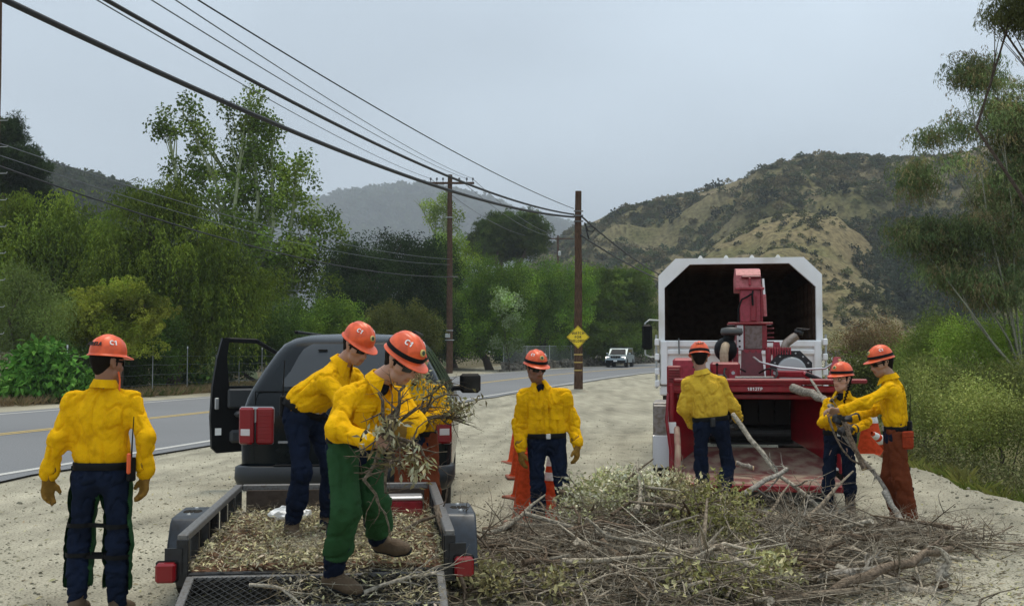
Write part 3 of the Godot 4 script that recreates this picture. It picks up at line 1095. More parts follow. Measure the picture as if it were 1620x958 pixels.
	tree("yellow_green_bush", "bright yellow green bush with round leaf heads", "bush", 44, 185, [[178, 478, 50, 34], [228, 488, 38, 34], [140, 512, 40, 26], [196, 526, 60, 36], [120, 495, 26, 20]], "heads", 1.9, 0.85, heads_green, 217, -0.25, 0.1)
	tree("leafy_bush", "big-leaved green bush at the road edge beside the walking man", "bush", 38, 70, [[60, 592, 46, 36], [105, 600, 34, 34], [30, 610, 30, 24], [75, 570, 34, 26], [130, 612, 26, 24]], "big", 2.4, 0.8, [Color(0.098, 0.248, 0.034), Color(0.148, 0.326, 0.053), Color(0.069, 0.183, 0.027)], 218, -0.5, 0.06)
	tree("leafy_bush", "big-leaved dark bush climbing the fence posts", "bush", 54, 292, [[280, 545, 26, 36], [302, 570, 34, 34], [322, 590, 26, 26], [270, 585, 26, 24]], "big", 1.6, 0.9, [Color(0.111, 0.215, 0.050), Color(0.073, 0.162, 0.030), Color(0.222, 0.287, 0.101)], 219, -0.3, 0.06)
	tree("undergrowth_bush", "deep green undergrowth behind the walking man's head", "bush", 48, 170, [[150, 560, 70, 45], [220, 570, 60, 45], [250, 540, 50, 50], [180, 600, 60, 30]], "fine", 2.2, 0.9, [Color(0.045, 0.088, 0.015), Color(0.069, 0.125, 0.020)], 220, -0.5, 0.08)
	tree("undergrowth_bush", "deep green undergrowth between the fence posts and the open door", "bush", 60, 360, [[330, 530, 50, 40], [360, 570, 50, 36], [310, 560, 40, 40]], "fine", 2.2, 1.0, [Color(0.039, 0.078, 0.015), Color(0.063, 0.115, 0.020)], 221, -0.5, 0.08)
	tree("undergrowth_bush", "dark undergrowth under the oak, left of the chain-link fence", "bush", 92, 650, [[600, 550, 60, 30], [670, 545, 60, 34], [730, 545, 40, 26], [540, 560, 50, 30]], "fine", 2.0, 1.3, dark, 222, -0.6, 0.1)
	tree("undergrowth_bush", "shaded undergrowth beneath the trees behind the stone pillars", "bush", 116, 880, [[820, 545, 60, 26], [900, 545, 60, 26], [970, 545, 60, 26], [860, 560, 80, 20]], "fine", 2.0, 1.5, dark, 223, -0.6, 0.1)
	tree("olive_bush", "dusty olive bush beside the far road, left of the truck", "bush", 118, 1015, [[1008, 540, 24, 26], [990, 555, 20, 20], [1030, 545, 16, 20]], "fine", 1.9, 1.0, [Color(0.246, 0.274, 0.071), Color(0.197, 0.235, 0.059)], 224, -0.3, 0.1)
	tree("shade_tree", "hazy olive tree squeezed between the green trees and the truck", "tree", 135, 1035, [[1034, 490, 18, 26], [1030, 520, 20, 24], [1050, 505, 20, 30]], "fine", 1.8, 1.3, [Color(0.210, 0.248, 0.053), Color(0.173, 0.209, 0.048)], 225, -0.3, 0.2)
	# low dry grass along the far shoulder
	var r := rng(300)
	var where := []
	var tints := PackedColorArray()
	for i in 3000:
		var dd := r.randf_range(33.0, 78.0)
		var x := edge_x(dd) - 13.0 - 2.4 * pow(r.randf(), 1.2)
		if dd < 44.0 and r.randf() < 0.75:
			continue
		where.append(Transform3D(Basis(Vector3.UP, r.randf() * TAU).scaled(Vector3.ONE * r.randf_range(0.4, 0.95)), Vector3(x, 0.0, -dd)))
		var k := r.randf_range(0.7, 1.2)
		tints.append((Color(0.27, 0.20, 0.10) if r.randf() < 0.8 else Color(0.11, 0.13, 0.04)) * k)
	tag(scatter("dry_grass", grass_tuft(41), M.leaf, where, null, tints), "dry grass and weeds along the far side of the road", "grass")


func grass_tuft(seedy: int) -> ArrayMesh:
	var r := rng(seedy)
	var m := MB.new()
	for i in 14:
		var o := Vector3(r.randfn() * 0.09, 0, r.randfn() * 0.09)
		var dir := Vector3(r.randfn() * 0.35, 1.0, r.randfn() * 0.35).normalized()
		var side := dir.cross(Vector3(r.randfn(), 0, r.randfn())).normalized() * 0.009
		var h := r.randf_range(0.2, 0.5)
		var k := r.randf_range(0.75, 1.25)
		m.tint = Color(k, k, k)
		var a := m.p(o - side)
		m.p(o + side)
		m.p(o + dir * h * 0.6 + side * 0.8 + Vector3(dir.x, 0, dir.z) * 0.05)
		m.p(o + dir * h + Vector3(dir.x, -0.1, dir.z) * 0.25)
		m.tri(a, a + 1, a + 2)
		m.tri(a, a + 2, a + 3)
	return m.mesh(true)


func build_right_bank() -> void:
	var weed := [Color(0.233, 0.261, 0.067), Color(0.283, 0.307, 0.093), Color(0.184, 0.222, 0.053)]
	tree("eucalyptus_tree", "tall open eucalyptus at the right edge with drooping olive leaves", "tree", 29, 1690, [[1535, 120, 34, 40], [1580, 140, 46, 50], [1555, 195, 52, 40], [1612, 210, 46, 60], [1476, 215, 26, 14], [1462, 282, 40, 34], [1510, 270, 50, 34], [1585, 300, 46, 46], [1446, 376, 42, 34], [1510, 360, 62, 44], [1600, 390, 56, 56], [1500, 425, 52, 34], [1570, 450, 62, 40], [1640, 300, 40, 80], [1640, 130, 40, 60]], "euc", 6.8, 0.62, [Color(0.192, 0.248, 0.092), Color(0.258, 0.294, 0.116), Color(0.300, 0.252, 0.121), Color(0.149, 0.214, 0.080)], 231, -0.10, 0.05, "", Color(0.409, 0.402, 0.292))
	tree("eucalyptus_tree", "leafy branch of a nearer eucalyptus hanging into the top right corner", "tree", 17, 1790, [[1604, 12, 34, 26], [1580, 30, 22, 12], [1640, 20, 40, 40], [1660, -30, 50, 40]], "euc", 5.0, 0.42, [Color(0.098, 0.115, 0.037), Color(0.135, 0.146, 0.048)], 232, -0.2, 0.06)
	tree("bare_shrub", "purple brown leafless-looking shrub behind the truck's right side", "shrub", 42, 1385, [[1384, 536, 46, 30], [1350, 556, 44, 36], [1415, 556, 36, 30]], "twiggy", 4.4, 0.7, [Color(0.210, 0.131, 0.071), Color(0.246, 0.162, 0.084), Color(0.160, 0.144, 0.053)], 233, -0.3, 0.05)
	tree("willow_shrub", "fresh green willow thicket at the right edge, tallest one", "shrub", 30, 1580, [[1540, 535, 62, 46], [1604, 540, 50, 60], [1580, 590, 70, 60]], "willow", 5.1, 0.7, [Color(0.283, 0.405, 0.060), Color(0.210, 0.326, 0.050), Color(0.345, 0.444, 0.093)], 234, -0.25, 0.06)
	tree("willow_shrub", "green willow shrub directly behind the right-hand worker's helmet", "shrub", 33, 1470, [[1480, 540, 46, 46], [1450, 585, 50, 46], [1500, 610, 56, 56]], "willow", 5.1, 0.7, [Color(0.197, 0.274, 0.050), Color(0.246, 0.326, 0.071), Color(0.160, 0.222, 0.044)], 235, -0.25, 0.06)
	tree("willow_shrub", "dull green shrub between the truck and the two right-hand workers", "shrub", 34, 1370, [[1345, 600, 44, 44], [1400, 610, 50, 50], [1360, 640, 60, 40]], "fine", 4.1, 0.7, [Color(0.152, 0.183, 0.044), Color(0.193, 0.219, 0.057)], 236, -0.3, 0.06)
	tree("weed_bush", "dusty grey green weeds filling the bank at the right edge", "bush", 19, 1580, [[1560, 665, 60, 50], [1610, 690, 56, 70], [1530, 700, 50, 40], [1600, 750, 56, 46], [1650, 740, 50, 60]], "twiggy", 5.4, 0.5, weed, 237, -0.3, 0.03)
	tree("willow_shrub", "broad olive green thicket low on the bank, behind the man in rust red chaps", "shrub", 27, 1500, [[1470, 620, 60, 50], [1530, 625, 60, 50], [1600, 630, 60, 60], [1420, 640, 50, 40]], "willow", 4.5, 0.6, weed, 239, -0.4, 0.05)
	tree("weed_bush", "dusty weeds on the bank beyond the red chaps", "bush", 23, 1480, [[1470, 650, 44, 40], [1500, 690, 50, 36], [1450, 690, 30, 30], [1540, 640, 50, 40]], "twiggy", 5.1, 0.55, weed, 238, -0.3, 0.03)
	var r := rng(310)
	var where := []
	var tints := PackedColorArray()
	for i in 9000:
		var dd := 9.5 + 34.0 * pow(r.randf(), 1.4)
		var x := bank_x(dd) + 0.25 + 3.2 * pow(r.randf(), 1.2)
		var s := r.randf_range(0.3, 0.85)
		where.append(Transform3D(Basis(Vector3.UP, r.randf() * TAU).scaled(Vector3(s, s * r.randf_range(0.7, 1.3), s)), Vector3(x, ground_h(x, dd) - 0.02, -dd)))
		var k := r.randf_range(0.4, 0.8)
		tints.append([Color(0.370, 0.392, 0.084), Color(0.246, 0.313, 0.059), Color(0.450, 0.431, 0.118)][r.randi() % 3] * k)
	var weeds := [[], []]
	var wt := [PackedColorArray(), PackedColorArray()]
	for i in 2600:
		var dd := 10.5 + 32.0 * pow(r.randf(), 1.3)
		var x := bank_x(dd) + 0.5 + 6.0 * pow(r.randf(), 1.1)
		var hgt := clampf((x - bank_x(dd)) * 0.35, 0.0, 1.5) * r.randf()
		weeds[i & 1].append(Transform3D(Basis.from_euler(Vector3(r.randfn() * 0.3, r.randf() * TAU, 0)).scaled(Vector3.ONE * r.randf_range(0.4, 0.8)), Vector3(x, ground_h(x, dd) + 0.15 + hgt, -dd)))
		wt[i & 1].append([Color(0.155, 0.160, 0.060), Color(0.125, 0.135, 0.045), Color(0.19, 0.18, 0.085), Color(0.11, 0.13, 0.04)][r.randi() % 4] * r.randf_range(0.75, 1.25))
	for k in 2:
		tag(scatter("bank_weeds", MESH.twiggy[k], M.leaf, weeds[k], null, wt[k]), ["dusty olive weeds", "dusty grey green weeds"][k] + " growing thick on the bank right of the turnout", "weeds")
	tag(scatter("bank_grass", grass_tuft(43), M.leaf, where, null, tints), "green and straw coloured grass on the bank right of the turnout", "grass")


# ---------------------------------------------------------------- fences, poles, wires, far car
func build_fences() -> void:
	# steel T-posts with wire on the far side of the road
	var pm := MB.new()
	pm.box(Vector3(0, 1.0, 0), Vector3(0.035, 2.0, 0.006))
	pm.box(Vector3(0, 1.0, -0.018), Vector3(0.006, 2.0, 0.03))
	for k in 9:
		pm.box(Vector3(0, 0.5 + k * 0.16, 0.008), Vector3(0.03, 0.03, 0.01))
	pm.prism(PackedVector2Array([Vector2(-0.06, 0.0), Vector2(0.06, 0.0), Vector2(0.05, 0.14), Vector2(0, 0.19), Vector2(-0.05, 0.14)]), 0.004, Vector3(0, 0.02, -0.036))
	var post: Node3D
	var tops := []
	var ds := [39.5, 42.3, 45.2, 48.0, 50.6, 52.9, 55.4, 58.2, 61.0, 64.0, 67.0]
	var which := ["left of the walking man's helmet", "hidden in the big-leaved bush", "first one right of the walking man", "second one right of the walking man", "just left of the open door", "seen through the open door's window, left", "seen through the open door's window, right", "behind the door's hinge", "farther along, behind the vehicle", "farther along, eighth from the walking man", "farthest along"]
	for i in ds.size():
		var p := Vector3(edge_x(ds[i]) - 14.2, 0.0, -ds[i])
		p.y = ground_h(p.x, ds[i]) - 0.02
		tops.append(p)
		var label: String = "galvanised fence post, " + which[i]
		if i == 0:
			post = thing("fence_post", label, "fence post", p, 0.0, "posts of the wire fence")
			put("post", pm.mesh(), M.galv, post)
			var cap := MB.new()
			cap.box(Vector3(0, 1.96, 0), Vector3(0.05, 0.10, 0.022), 0.004)
			put("post_top", cap.mesh(), M.white_print, post)
		else:
			copy_of(post, "fence_post", p, 0.0, label, "posts of the wire fence")
	var hs := [0.45, 0.85, 1.25, 1.6]
	for k in hs.size():
		var m := MB.new()
		for i in tops.size() - 1:
			var a: Vector3 = tops[i] + Vector3.UP * hs[k]
			var b: Vector3 = tops[i + 1] + Vector3.UP * hs[k]
			m.tube([a, a.lerp(b, 0.5) - Vector3.UP * 0.03, b], [0.006], 4, false)
		tag(put("fence_wire", m.mesh(), M.wire_grey), "thin fence wire on the far posts, " + ["lowest", "second from below", "second from the top", "topmost"][k], "wire", "wires of the roadside fence")
	# chain-link fence over a low stone wall
	var f := thing("chain_link_fence", "grey chain-link fence above the low stone wall", "fence", Vector3(road_x(90, -13.3), rise(90), -90))
	var o := f.position
	var mesh := MB.new()
	var pts := []
	for k in 9:
		var d := 88.0 + 4.4 * k
		pts.append(Vector3(road_x(d, -13.3), rise(d), -d) - o)
	for k in pts.size():
		var q := MB.new()
		q.cyl(pts[k] - Vector3(0, 0.1, 0), pts[k] + Vector3(0, 1.95, 0), 0.035, 8)
		q.blob(pts[k] + Vector3(0, 1.97, 0), Vector3(0.045, 0.03, 0.045), 8, 4)
		put("post", q.mesh(), M.galv, f)
	for k in pts.size() - 1:
		var q := MB.new()
		q.cyl(pts[k] + Vector3(0, 1.9, 0), pts[k + 1] + Vector3(0, 1.9, 0), 0.025, 6)
		put("rail", q.mesh(), M.galv, f)
		var a: Vector3 = pts[k]
		var along: Vector3 = pts[k + 1] - pts[k]
		var n := 20
		for j in range(-9, n):
			for s: float in [1.0, -1.0]:
				var x0 := float(j) / n
				var x1 := x0 + 9.0 / n
				var t0 := maxf(0.0, -x0 / (x1 - x0))
				var t1 := minf(1.0, (1.0 - x0) / (x1 - x0))
				if t1 <= t0:
					continue
				var y0 := 0.05 + 1.8 * (t0 if s > 0 else 1.0 - t0)
				var y1 := 0.05 + 1.8 * (t1 if s > 0 else 1.0 - t1)
				mesh.tube([a + along * lerpf(x0, x1, t0) + Vector3(0, y0, 0), a + along * lerpf(x0, x1, t1) + Vector3(0, y1, 0)], [0.008], 3, false)
	var w := put("wire_mesh", mesh.mesh(), M.galv, f)
	w.set_meta("kind", "stuff")
	stone_wall("low grey stone wall along the far road edge, under the chain-link fence", 86.0, 124.0, -12.5, 0.62, 61)
	stone_wall("low stone wall right of the stone pillars, beside the far road", 131.0, 176.0, -12.8, 0.8, 62)
	var names := ["first stone gate pillar left of the signed pole", "second stone gate pillar, just right of the signed pole", "stone gate pillar farther right, behind the far car"]
	var pd := [127.5, 131.0, 150.0]
	for i in 3:
		var p := Vector3(road_x(pd[i], -12.9), rise(pd[i]), -pd[i])
		var t := thing("stone_pillar", names[i], "pillar", p, 0.3, "stone pillars by the far road")
		var m := MB.new()
		var r := rng(70 + i)
		for y in 8:
			for sx in 2:
				for sz in 2:
					m.tint = Color(0.24, 0.22, 0.19) * r.randf_range(0.6, 1.3)
					var sh := 0.06 if (y + sx) % 2 else -0.06
					m.box(Vector3(sx * 0.5 - 0.25 + sh * 0.5, 0.12 + y * 0.235, sz * 0.5 - 0.25), Vector3(0.49 + sh, 0.22, 0.49), 0.05, Basis.from_euler(Vector3(r.randfn(), r.randfn(), r.randfn()) * 0.04))
		var st := put("stone", m.mesh(true), M.stone, t)
		st.set_meta("kind", "stuff")
		put("cap", one_box(Vector3(1.15, 0.14, 1.15), 0.03, Vector3(0, 2.02, 0)), M.stone_cap, t)


func stone_wall(label: String, d0: float, d1: float, off: float, h: float, seedy: int) -> void:
	var r := rng(seedy)
	var o := Vector3(road_x(d0, off), rise(d0), -d0)
	var t := thing("stone_wall", label, "wall", o)
	var m := MB.new()
	var d := d0
	var core := []
	while d < d1:
		var q := Vector3(road_x(d, off), rise(d), -d) - o
		core.append(q)
		var e := Vector3(road_x(d + 1, off), rise(d + 1), -d - 1.0) - o
		var dir := (e - q).normalized()
		var y := -0.05
		while y < h - 0.05:
			var s := Vector3(r.randf_range(0.3, 0.5), r.randf_range(0.16, 0.26), r.randf_range(0.25, 0.4))
			m.tint = Color(0.25, 0.225, 0.18) * r.randf_range(0.5, 1.4)
			m.box(q + Vector3(r.randfn() * 0.04, y + s.y * 0.5, 0.0) + dir * r.randf_range(-0.1, 0.1), s, 0.05, Basis.looking_at(dir.cross(Vector3.UP)) * Basis.from_euler(Vector3(r.randfn(), r.randfn(), r.randfn()) * 0.12))
			y += s.y * 0.92
		d += 0.42
	var st := put("stones", m.mesh(true), M.stone, t)
	st.set_meta("kind", "stuff")


func wooden_pole(called: String, label: String, p: Vector3, h: float, r0: float, r1: float, lean := 0.0) -> Node3D:
	var t := thing(called, label, "utility pole", p)
	var m := MB.new()
	var pts := []
	var rad := []
	for k in 9:
		pts.append(Vector3(lean * k / 8.0 + sin(k * 1.7) * 0.01, h * k / 8.0 - 0.2 * (1.0 - k / 8.0), 0))
		rad.append(lerpf(r0, r1, k / 8.0))
	m.tube(pts, rad, 14)
	put("shaft", m.mesh(), M.pole, t)
	return t


func insulator(parent: Node3D, at_: Vector3, s := 1.0) -> void:
	var m := MB.new()
	m.lathe(at_, [Vector2(0.0, 0), Vector2(0.02, 0), Vector2(0.02, 0.1), Vector2(0.06, 0.12), Vector2(0.045, 0.16), Vector2(0.065, 0.18), Vector2(0.04, 0.24), Vector2(0.0, 0.25)].map(func(q: Vector2) -> Vector2: return q * s), 8)
	put("insulator", m.mesh(), M.wire_grey, parent)


func wire(label: String, a: Vector3, b: Vector3, sag: float, r: float, m: Material = null, group := "") -> void:
	var mb := MB.new()
	var pts := []
	for i in 33:
		var t := i / 32.0
		pts.append(a.lerp(b, t) - Vector3.UP * 4.0 * sag * t * (1.0 - t) - a)
	mb.tube(pts, [r], 6)
	var o := put("power_line", mb.mesh(), m if m else M.wire)
	o.position = a
	tag(o, label, "power line", group)


func build_poles() -> void:
	# pole with the diamond sign
	var p2 := gnd(915, 620)
	var a := wooden_pole("utility_pole", "brown wooden pole carrying the yellow diamond sign", p2, 8.85, 0.20, 0.14, 0.02)
	for y: float in [1.28, 0.93, 1.62]:
		var m := MB.new()
		var rr := 0.2 - 0.06 * y / 8.85 + 0.004
		m.lathe(Vector3(0, y, 0), [Vector2(rr, 0), Vector2(rr + 0.003, 0.005), Vector2(rr + 0.003, 0.045), Vector2(rr, 0.05)], 16)
		put("reflective_band", m.mesh(), M.paint_yellow, a)
	var mud := MB.new()
	mud.lathe(Vector3(0, -0.06, 0), [Vector2(0.75, 0.0), Vector2(0.5, 0.06), Vector2(0.3, 0.16), Vector2(0.19, 0.2)], 16)
	put("dirt_mound", mud.mesh(), M.mound, a)
	for y: float in [7.75, 7.95, 7.5]:
		put("bracket", one_box(Vector3(0.42, 0.06, 0.08), 0.01, Vector3(0.02, y, 0.13)), M.steel_worn, a)
	# the sign itself hangs on the pole
	var sg := thing("road_sign", "yellow diamond warning sign WATCH FOR CHILDREN on the near pole", "road sign", p2 + Vector3(-0.02, 2.41, 0.22))
	var d := MB.new()
	var k := 0.5
	d.prism(PackedVector2Array([Vector2(0, -k), Vector2(k, 0), Vector2(0, k), Vector2(-k, 0)]), 0.006)
	put("panel", d.mesh(), M.sign_yellow, sg)
	var bd := MB.new()
	var ko := k - 0.025
	var ki := k - 0.045
	var c4 := [Vector3(0, -1, 0), Vector3(1, 0, 0), Vector3(0, 1, 0), Vector3(-1, 0, 0)]
	for i in 4:
		bd.quad(c4[i] * ko, c4[i] * ki, c4[(i + 1) % 4] * ki, c4[(i + 1) % 4] * ko)
	put("border", bd.mesh(), M.black_print, sg).position.z = 0.005
	var words := ["WATCH", "FOR", "CHILDREN"]
	for i in 3:
		var w := put("lettering", lettering(words[i], 0.115), M.black_print, sg)
		w.position = Vector3(0, 0.165 - i * 0.17, 0.006)
	# pole with crossarm
	var p1 := at(711, 560, 81.0)
	p1.y = rise(81.0)
	var b := wooden_pole("utility_pole", "tall brown pole with a crossarm on the far side of the road", p1, 14.6, 0.25, 0.17)
	put("crossarm", one_box(Vector3(3.4, 0.16, 0.12), 0.015, Vector3(0.1, 13.95, 0.2)), M.pole, b)
	for x: float in [-1.45, -1.0, -0.55, 0.65, 1.2, 1.65]:
		insulator(b, Vector3(x + 0.05, 14.04, 0.2), 1.3)
	for e: Array in [[3.1, 0.3], [2.4, 0.45], [11.4, 0.3]]:
		var m := MB.new()
		m.cyl(Vector3(0, e[0], 0), Vector3(0, e[0] + 0.06, 0), e[1] * 0.5 + 0.12, 12)
		put("metal_band", m.mesh(), M.galv, b)
	put("equipment_box", one_box(Vector3(0.34, 0.3, 0.2), 0.02, Vector3(-0.12, 2.75, 0.3)), M.galv, b)
	put("cable_bracket", one_box(Vector3(0.6, 0.08, 0.1), 0.01, Vector3(0.3, 7.05, 0.2)), M.steel_worn, b)
	# far pole before the hill
	var p3 := at(883, 560, 185.0)
	p3.y = 1.0
	var c := wooden_pole("utility_pole", "small far pole in front of the brown hillside", p3, 20.6, 0.24, 0.17)
	put("crossarm", one_box(Vector3(4.6, 0.2, 0.14), 0.02, Vector3(0.4, 20.0, 0.2)), M.pole, c)
	for x: float in [-1.6, -0.8, 1.2, 2.2]:
		insulator(c, Vector3(x, 20.1, 0.2), 1.6)
	put("transformer", one_box(Vector3(0.5, 0.8, 0.5), 0.1, Vector3(0.25, 17.5, 0.25)), M.galv, c)
	# distant pole seen left of the truck
	var p4 := at(1029, 560, 150.0)
	p4.y = 1.1
	wooden_pole("utility_pole", "grey far pole beside the road just left of the truck", p4, 9.0, 0.22, 0.18)
	# stepped pole that stands just outside the left edge
	var p0 := at(-18.5, 560, 35.0)
	p0.y = 0.0
	var e0 := wooden_pole("utility_pole", "dark pole with climbing steps at the very left edge", p0, 17.0, 0.21, 0.17)
	for i in 9:
		var m := MB.new()
		var y := 2.3 + i * 0.85
		m.tube([Vector3(0.1, y, 0.05), Vector3(0.46, y, 0.06), Vector3(0.49, y + 0.05, 0.06)], [0.014], 6)
		put("climbing_step", m.mesh(), M.galv, e0)
	# wires
	var q2 := func(y: float) -> Vector3: return at(908, y, 48.3)
	wire("thick black cable sagging to the signed pole, lower one", at(-75, -40, 14.2), q2.call(343), 0.66, 0.048)
	wire("thick black cable sagging to the signed pole, upper one", at(60, -62, 15.0), q2.call(339), 0.62, 0.036)
	wire("thin wire running highest down to the signed pole's top", at(230, -52, 16.0), q2.call(330), 0.3, 0.014)
	var q1 := func(x: float, y: float) -> Vector3: return p1 + Vector3(x, y, 0.2)
	wire("thin wire to the left end of the crossarm", at(60, -55, 18.0), q1.call(-1.45, 14.3), 0.35, 0.014, M.wire_grey, "wires to the crossarm pole")
	wire("thin wire to the crossarm right beside the pole top", at(150, -56, 18.0), q1.call(1.2, 14.3), 0.35, 0.014, M.wire_grey, "wires to the crossarm pole")
	wire("thin wire to the right end of the crossarm", at(190, -58, 18.0), q1.call(1.65, 14.3), 0.35, 0.014, M.wire_grey, "wires to the crossarm pole")
	wire("thin wire crossing the left trees, upper of three", at(-6, 225, 35.0), q1.call(0.0, 8.35), 0.7, 0.016, M.wire_grey, "wires low across the trees")
	wire("thin wire crossing the left trees, middle of three", at(-6, 244, 35.0), q1.call(0.0, 7.95), 0.8, 0.014, M.wire_grey, "wires low across the trees")
	wire("thicker cable crossing the left trees, lowest of three", at(-6, 261, 35.0), q1.call(0.3, 7.05), 0.95, 0.03, M.wire, "wires low across the trees")
	var q3 := func(x: float, y: float) -> Vector3: return p3 + Vector3(x, y, 0.2)
	wire("faint wire from the crossarm to the far pole, left one", q1.call(-1.45, 14.3), q3.call(-1.6, 20.5), 1.6, 0.02, M.wire_grey, "wires to the far pole")
	wire("faint wire from the crossarm to the far pole, middle one", q1.call(0.65, 14.3), q3.call(1.2, 20.5), 1.5, 0.02, M.wire_grey, "wires to the far pole")
	wire("faint wire from the crossarm to the far pole, right one", q1.call(1.65, 14.3), q3.call(2.2, 20.5), 1.4, 0.02, M.wire_grey, "wires to the far pole")
	wire("black cable falling from the signed pole towards the truck, upper one", at(920, 342, 48.3), at(1100, 452, 95.0), 0.7, 0.04)
	wire("black cable falling from the signed pole towards the truck, lower one", at(919, 372, 48.3), at(1100, 458, 95.0), 0.45, 0.04)
	var lp := MB.new()
	lp.tube([at(925, 352, 48.6), at(930, 365, 48.8), at(938, 366, 49.0), at(942, 361, 49.1), at(934, 357, 48.9), at(927, 360, 48.7), at(930, 372, 48.8), at(932, 378, 48.9)], [0.03], 6)
	tag(put("cable_loop", lp.mesh(), M.wire), "tangled cable loop just right of the signed pole", "cable")


func build_far_car() -> void:
	var d := 99.0
	var p := Vector3(at(981, 560, d).x, rise(d) + 0.03, -d)
	var t := thing("oncoming_car", "silver blue off-roader with headlights on, coming along the far road", "car", p, -0.28)
	# z+ is the front
	var m := MB.new()
	m.prism(PackedVector2Array([Vector2(2.2, 0.42), Vector2(2.26, 0.6), Vector2(2.2, 0.98), Vector2(1.15, 1.08), Vector2(0.45, 1.62), Vector2(0.2, 1.70), Vector2(-1.9, 1.72), Vector2(-2.15, 1.5), Vector2(-2.25, 1.0), Vector2(-2.2, 0.42)]), 1.62, Vector3.ZERO, Basis(Vector3.BACK, Vector3.UP, Vector3.LEFT))
	m.prism(PackedVector2Array([Vector2(2.12, 0.42), Vector2(2.16, 0.6), Vector2(2.1, 0.95), Vector2(1.1, 1.04), Vector2(-2.15, 1.06), Vector2(-2.18, 0.42)]), 1.84, Vector3.ZERO, Basis(Vector3.BACK, Vector3.UP, Vector3.LEFT))
	put("body", m.mesh(), M.car_silver, t)
	m = MB.new()
	m.quad(Vector3(-0.72, 1.13, 1.13), Vector3(-0.62, 1.58, 0.53), Vector3(0.62, 1.58, 0.53), Vector3(0.72, 1.13, 1.13))
	put("windscreen", m.mesh(), M.tint_glass, t)
	for s: float in [-1.0, 1.0]:
		m = MB.new()
		m.quad(Vector3(s * 0.815, 1.12, 0.9), Vector3(s * 0.815, 1.56, 0.4), Vector3(s * 0.815, 1.6, -1.8), Vector3(s * 0.815, 1.12, -2.0))
		put("side_window", m.mesh(), M.tint_glass, t)
		put("headlight", one_box(Vector3(0.36, 0.2, 0.08), 0.03, Vector3(s * 0.7, 0.84, 2.18)), M.headlight, t)
		put("wing_mirror", one_box(Vector3(0.2, 0.16, 0.1), 0.03, Vector3(s * 1.0, 1.18, 0.75)), M.car_silver, t)
		for z: float in [1.4, -1.4]:
			m = MB.new()
			m.cyl(Vector3(s * 0.68, 0.38, z), Vector3(s * 0.93, 0.38, z), 0.38, 18)
			put("wheel", m.mesh(), M.tyre, t)
	put("grille", one_box(Vector3(0.85, 0.3, 0.06), 0.02, Vector3(0, 0.84, 2.2)), M.black, t)
	for s: float in [-0.5, 0.0, 0.5]:
		m = MB.new()
		m.bar(Vector3(s * 0.55, 0.99, 2.24), Vector3(s * 0.2, 0.70, 2.24), 0.07, 0.03)
		put("grille_bar", m.mesh(), M.chrome, t)
	put("bumper", one_box(Vector3(1.7, 0.26, 0.2), 0.05, Vector3(0, 0.5, 2.2)), M.black, t)
	put("number_plate", one_box(Vector3(0.32, 0.13, 0.02), 0.0, Vector3(0, 0.56, 2.31)), M.white_print, t)
	put("roof_rack", one_box(Vector3(1.3, 0.05, 1.8), 0.02, Vector3(0, 1.79, -0.7)), M.black, t)


# ---------------------------------------------------------------- vehicles and machines
# rounded-rectangle ring at height y: half width w, from z0 (rear, +z) to z1 (front, -z), corner radius r
func plan_ring(y: float, w: float, z0: float, z1: float, r: float) -> Array:
	var out := []
	var cs := [[w - r, z0 - r, 0.0], [w - r, z1 + r, -PI / 2], [-w + r, z1 + r, -PI], [-w + r, z0 - r, -PI * 1.5]]
	for k in 4:
		var c: Array = cs[k]
		for i in 6:
			var a: float = c[2] + PI / 2 - i / 5.0 * PI / 2
			out.append(Vector3(c[0] + cos(a) * r, y, c[1] + sin(a) * r))
		var n: Array = cs[(k + 1) % 4]
		var p: Vector3 = out[-1]
		var an: float = n[2] + PI / 2
		var q := Vector3(n[0] + cos(an) * r, y, n[1] + sin(an) * r)
		for i in 7:
			out.append(p.lerp(q, (i + 1) / 8.0))
	return out


func wheel(parent: Node3D, c: Vector3, r: float, w: float, rim := true) -> void:
	var s := signf(c.x)
	var m := MB.new()
	var prof := [Vector2(r * 0.55, -w * 0.5), Vector2(r * 0.82, -w * 0.52), Vector2(r * 0.96, -w * 0.45), Vector2(r, -w * 0.3), Vector2(r, -w * 0.12), Vector2(r * 0.975, -w * 0.11), Vector2(r * 0.975, -w * 0.06), Vector2(r, -w * 0.05), Vector2(r, w * 0.05), Vector2(r * 0.975, w * 0.06), Vector2(r * 0.975, w * 0.11), Vector2(r, w * 0.12), Vector2(r, w * 0.3), Vector2(r * 0.96, w * 0.45), Vector2(r * 0.82, w * 0.52), Vector2(r * 0.55, w * 0.5)]
	m.lathe(c, prof, 28, Vector3(s, 0, 0))
	var o := put("wheel", m.mesh(), M.tyre, parent)
	if rim:
		m = MB.new()
		m.lathe(c + Vector3(s * w * 0.3, 0, 0), [Vector2(r * 0.56, 0.02), Vector2(r * 0.5, 0.0), Vector2(r * 0.2, -0.01), Vector2(r * 0.18, 0.03), Vector2(0, 0.03)], 20, Vector3(s, 0, 0))
		put("rim", m.mesh(), M.rim, o)


func suv_w(h: float) -> float:
	return lerp_table([[0.36, 0.93], [0.44, 0.985], [0.6, 1.0], [0.8, 1.005], [1.0, 1.0], [1.15, 0.985], [1.25, 0.955], [1.33, 0.92], [1.5, 0.83], [1.66, 0.735], [1.76, 0.66], [1.82, 0.57], [1.855, 0.44], [1.87, 0.2]], h)


func suv_rear(h: float) -> float:
	return lerp_table([[0.36, -0.05], [0.44, 0.0], [1.0, 0.0], [1.2, -0.02], [1.33, -0.06], [1.5, -0.15], [1.66, -0.25], [1.76, -0.33], [1.82, -0.45], [1.855, -0.62], [1.87, -0.9]], h)


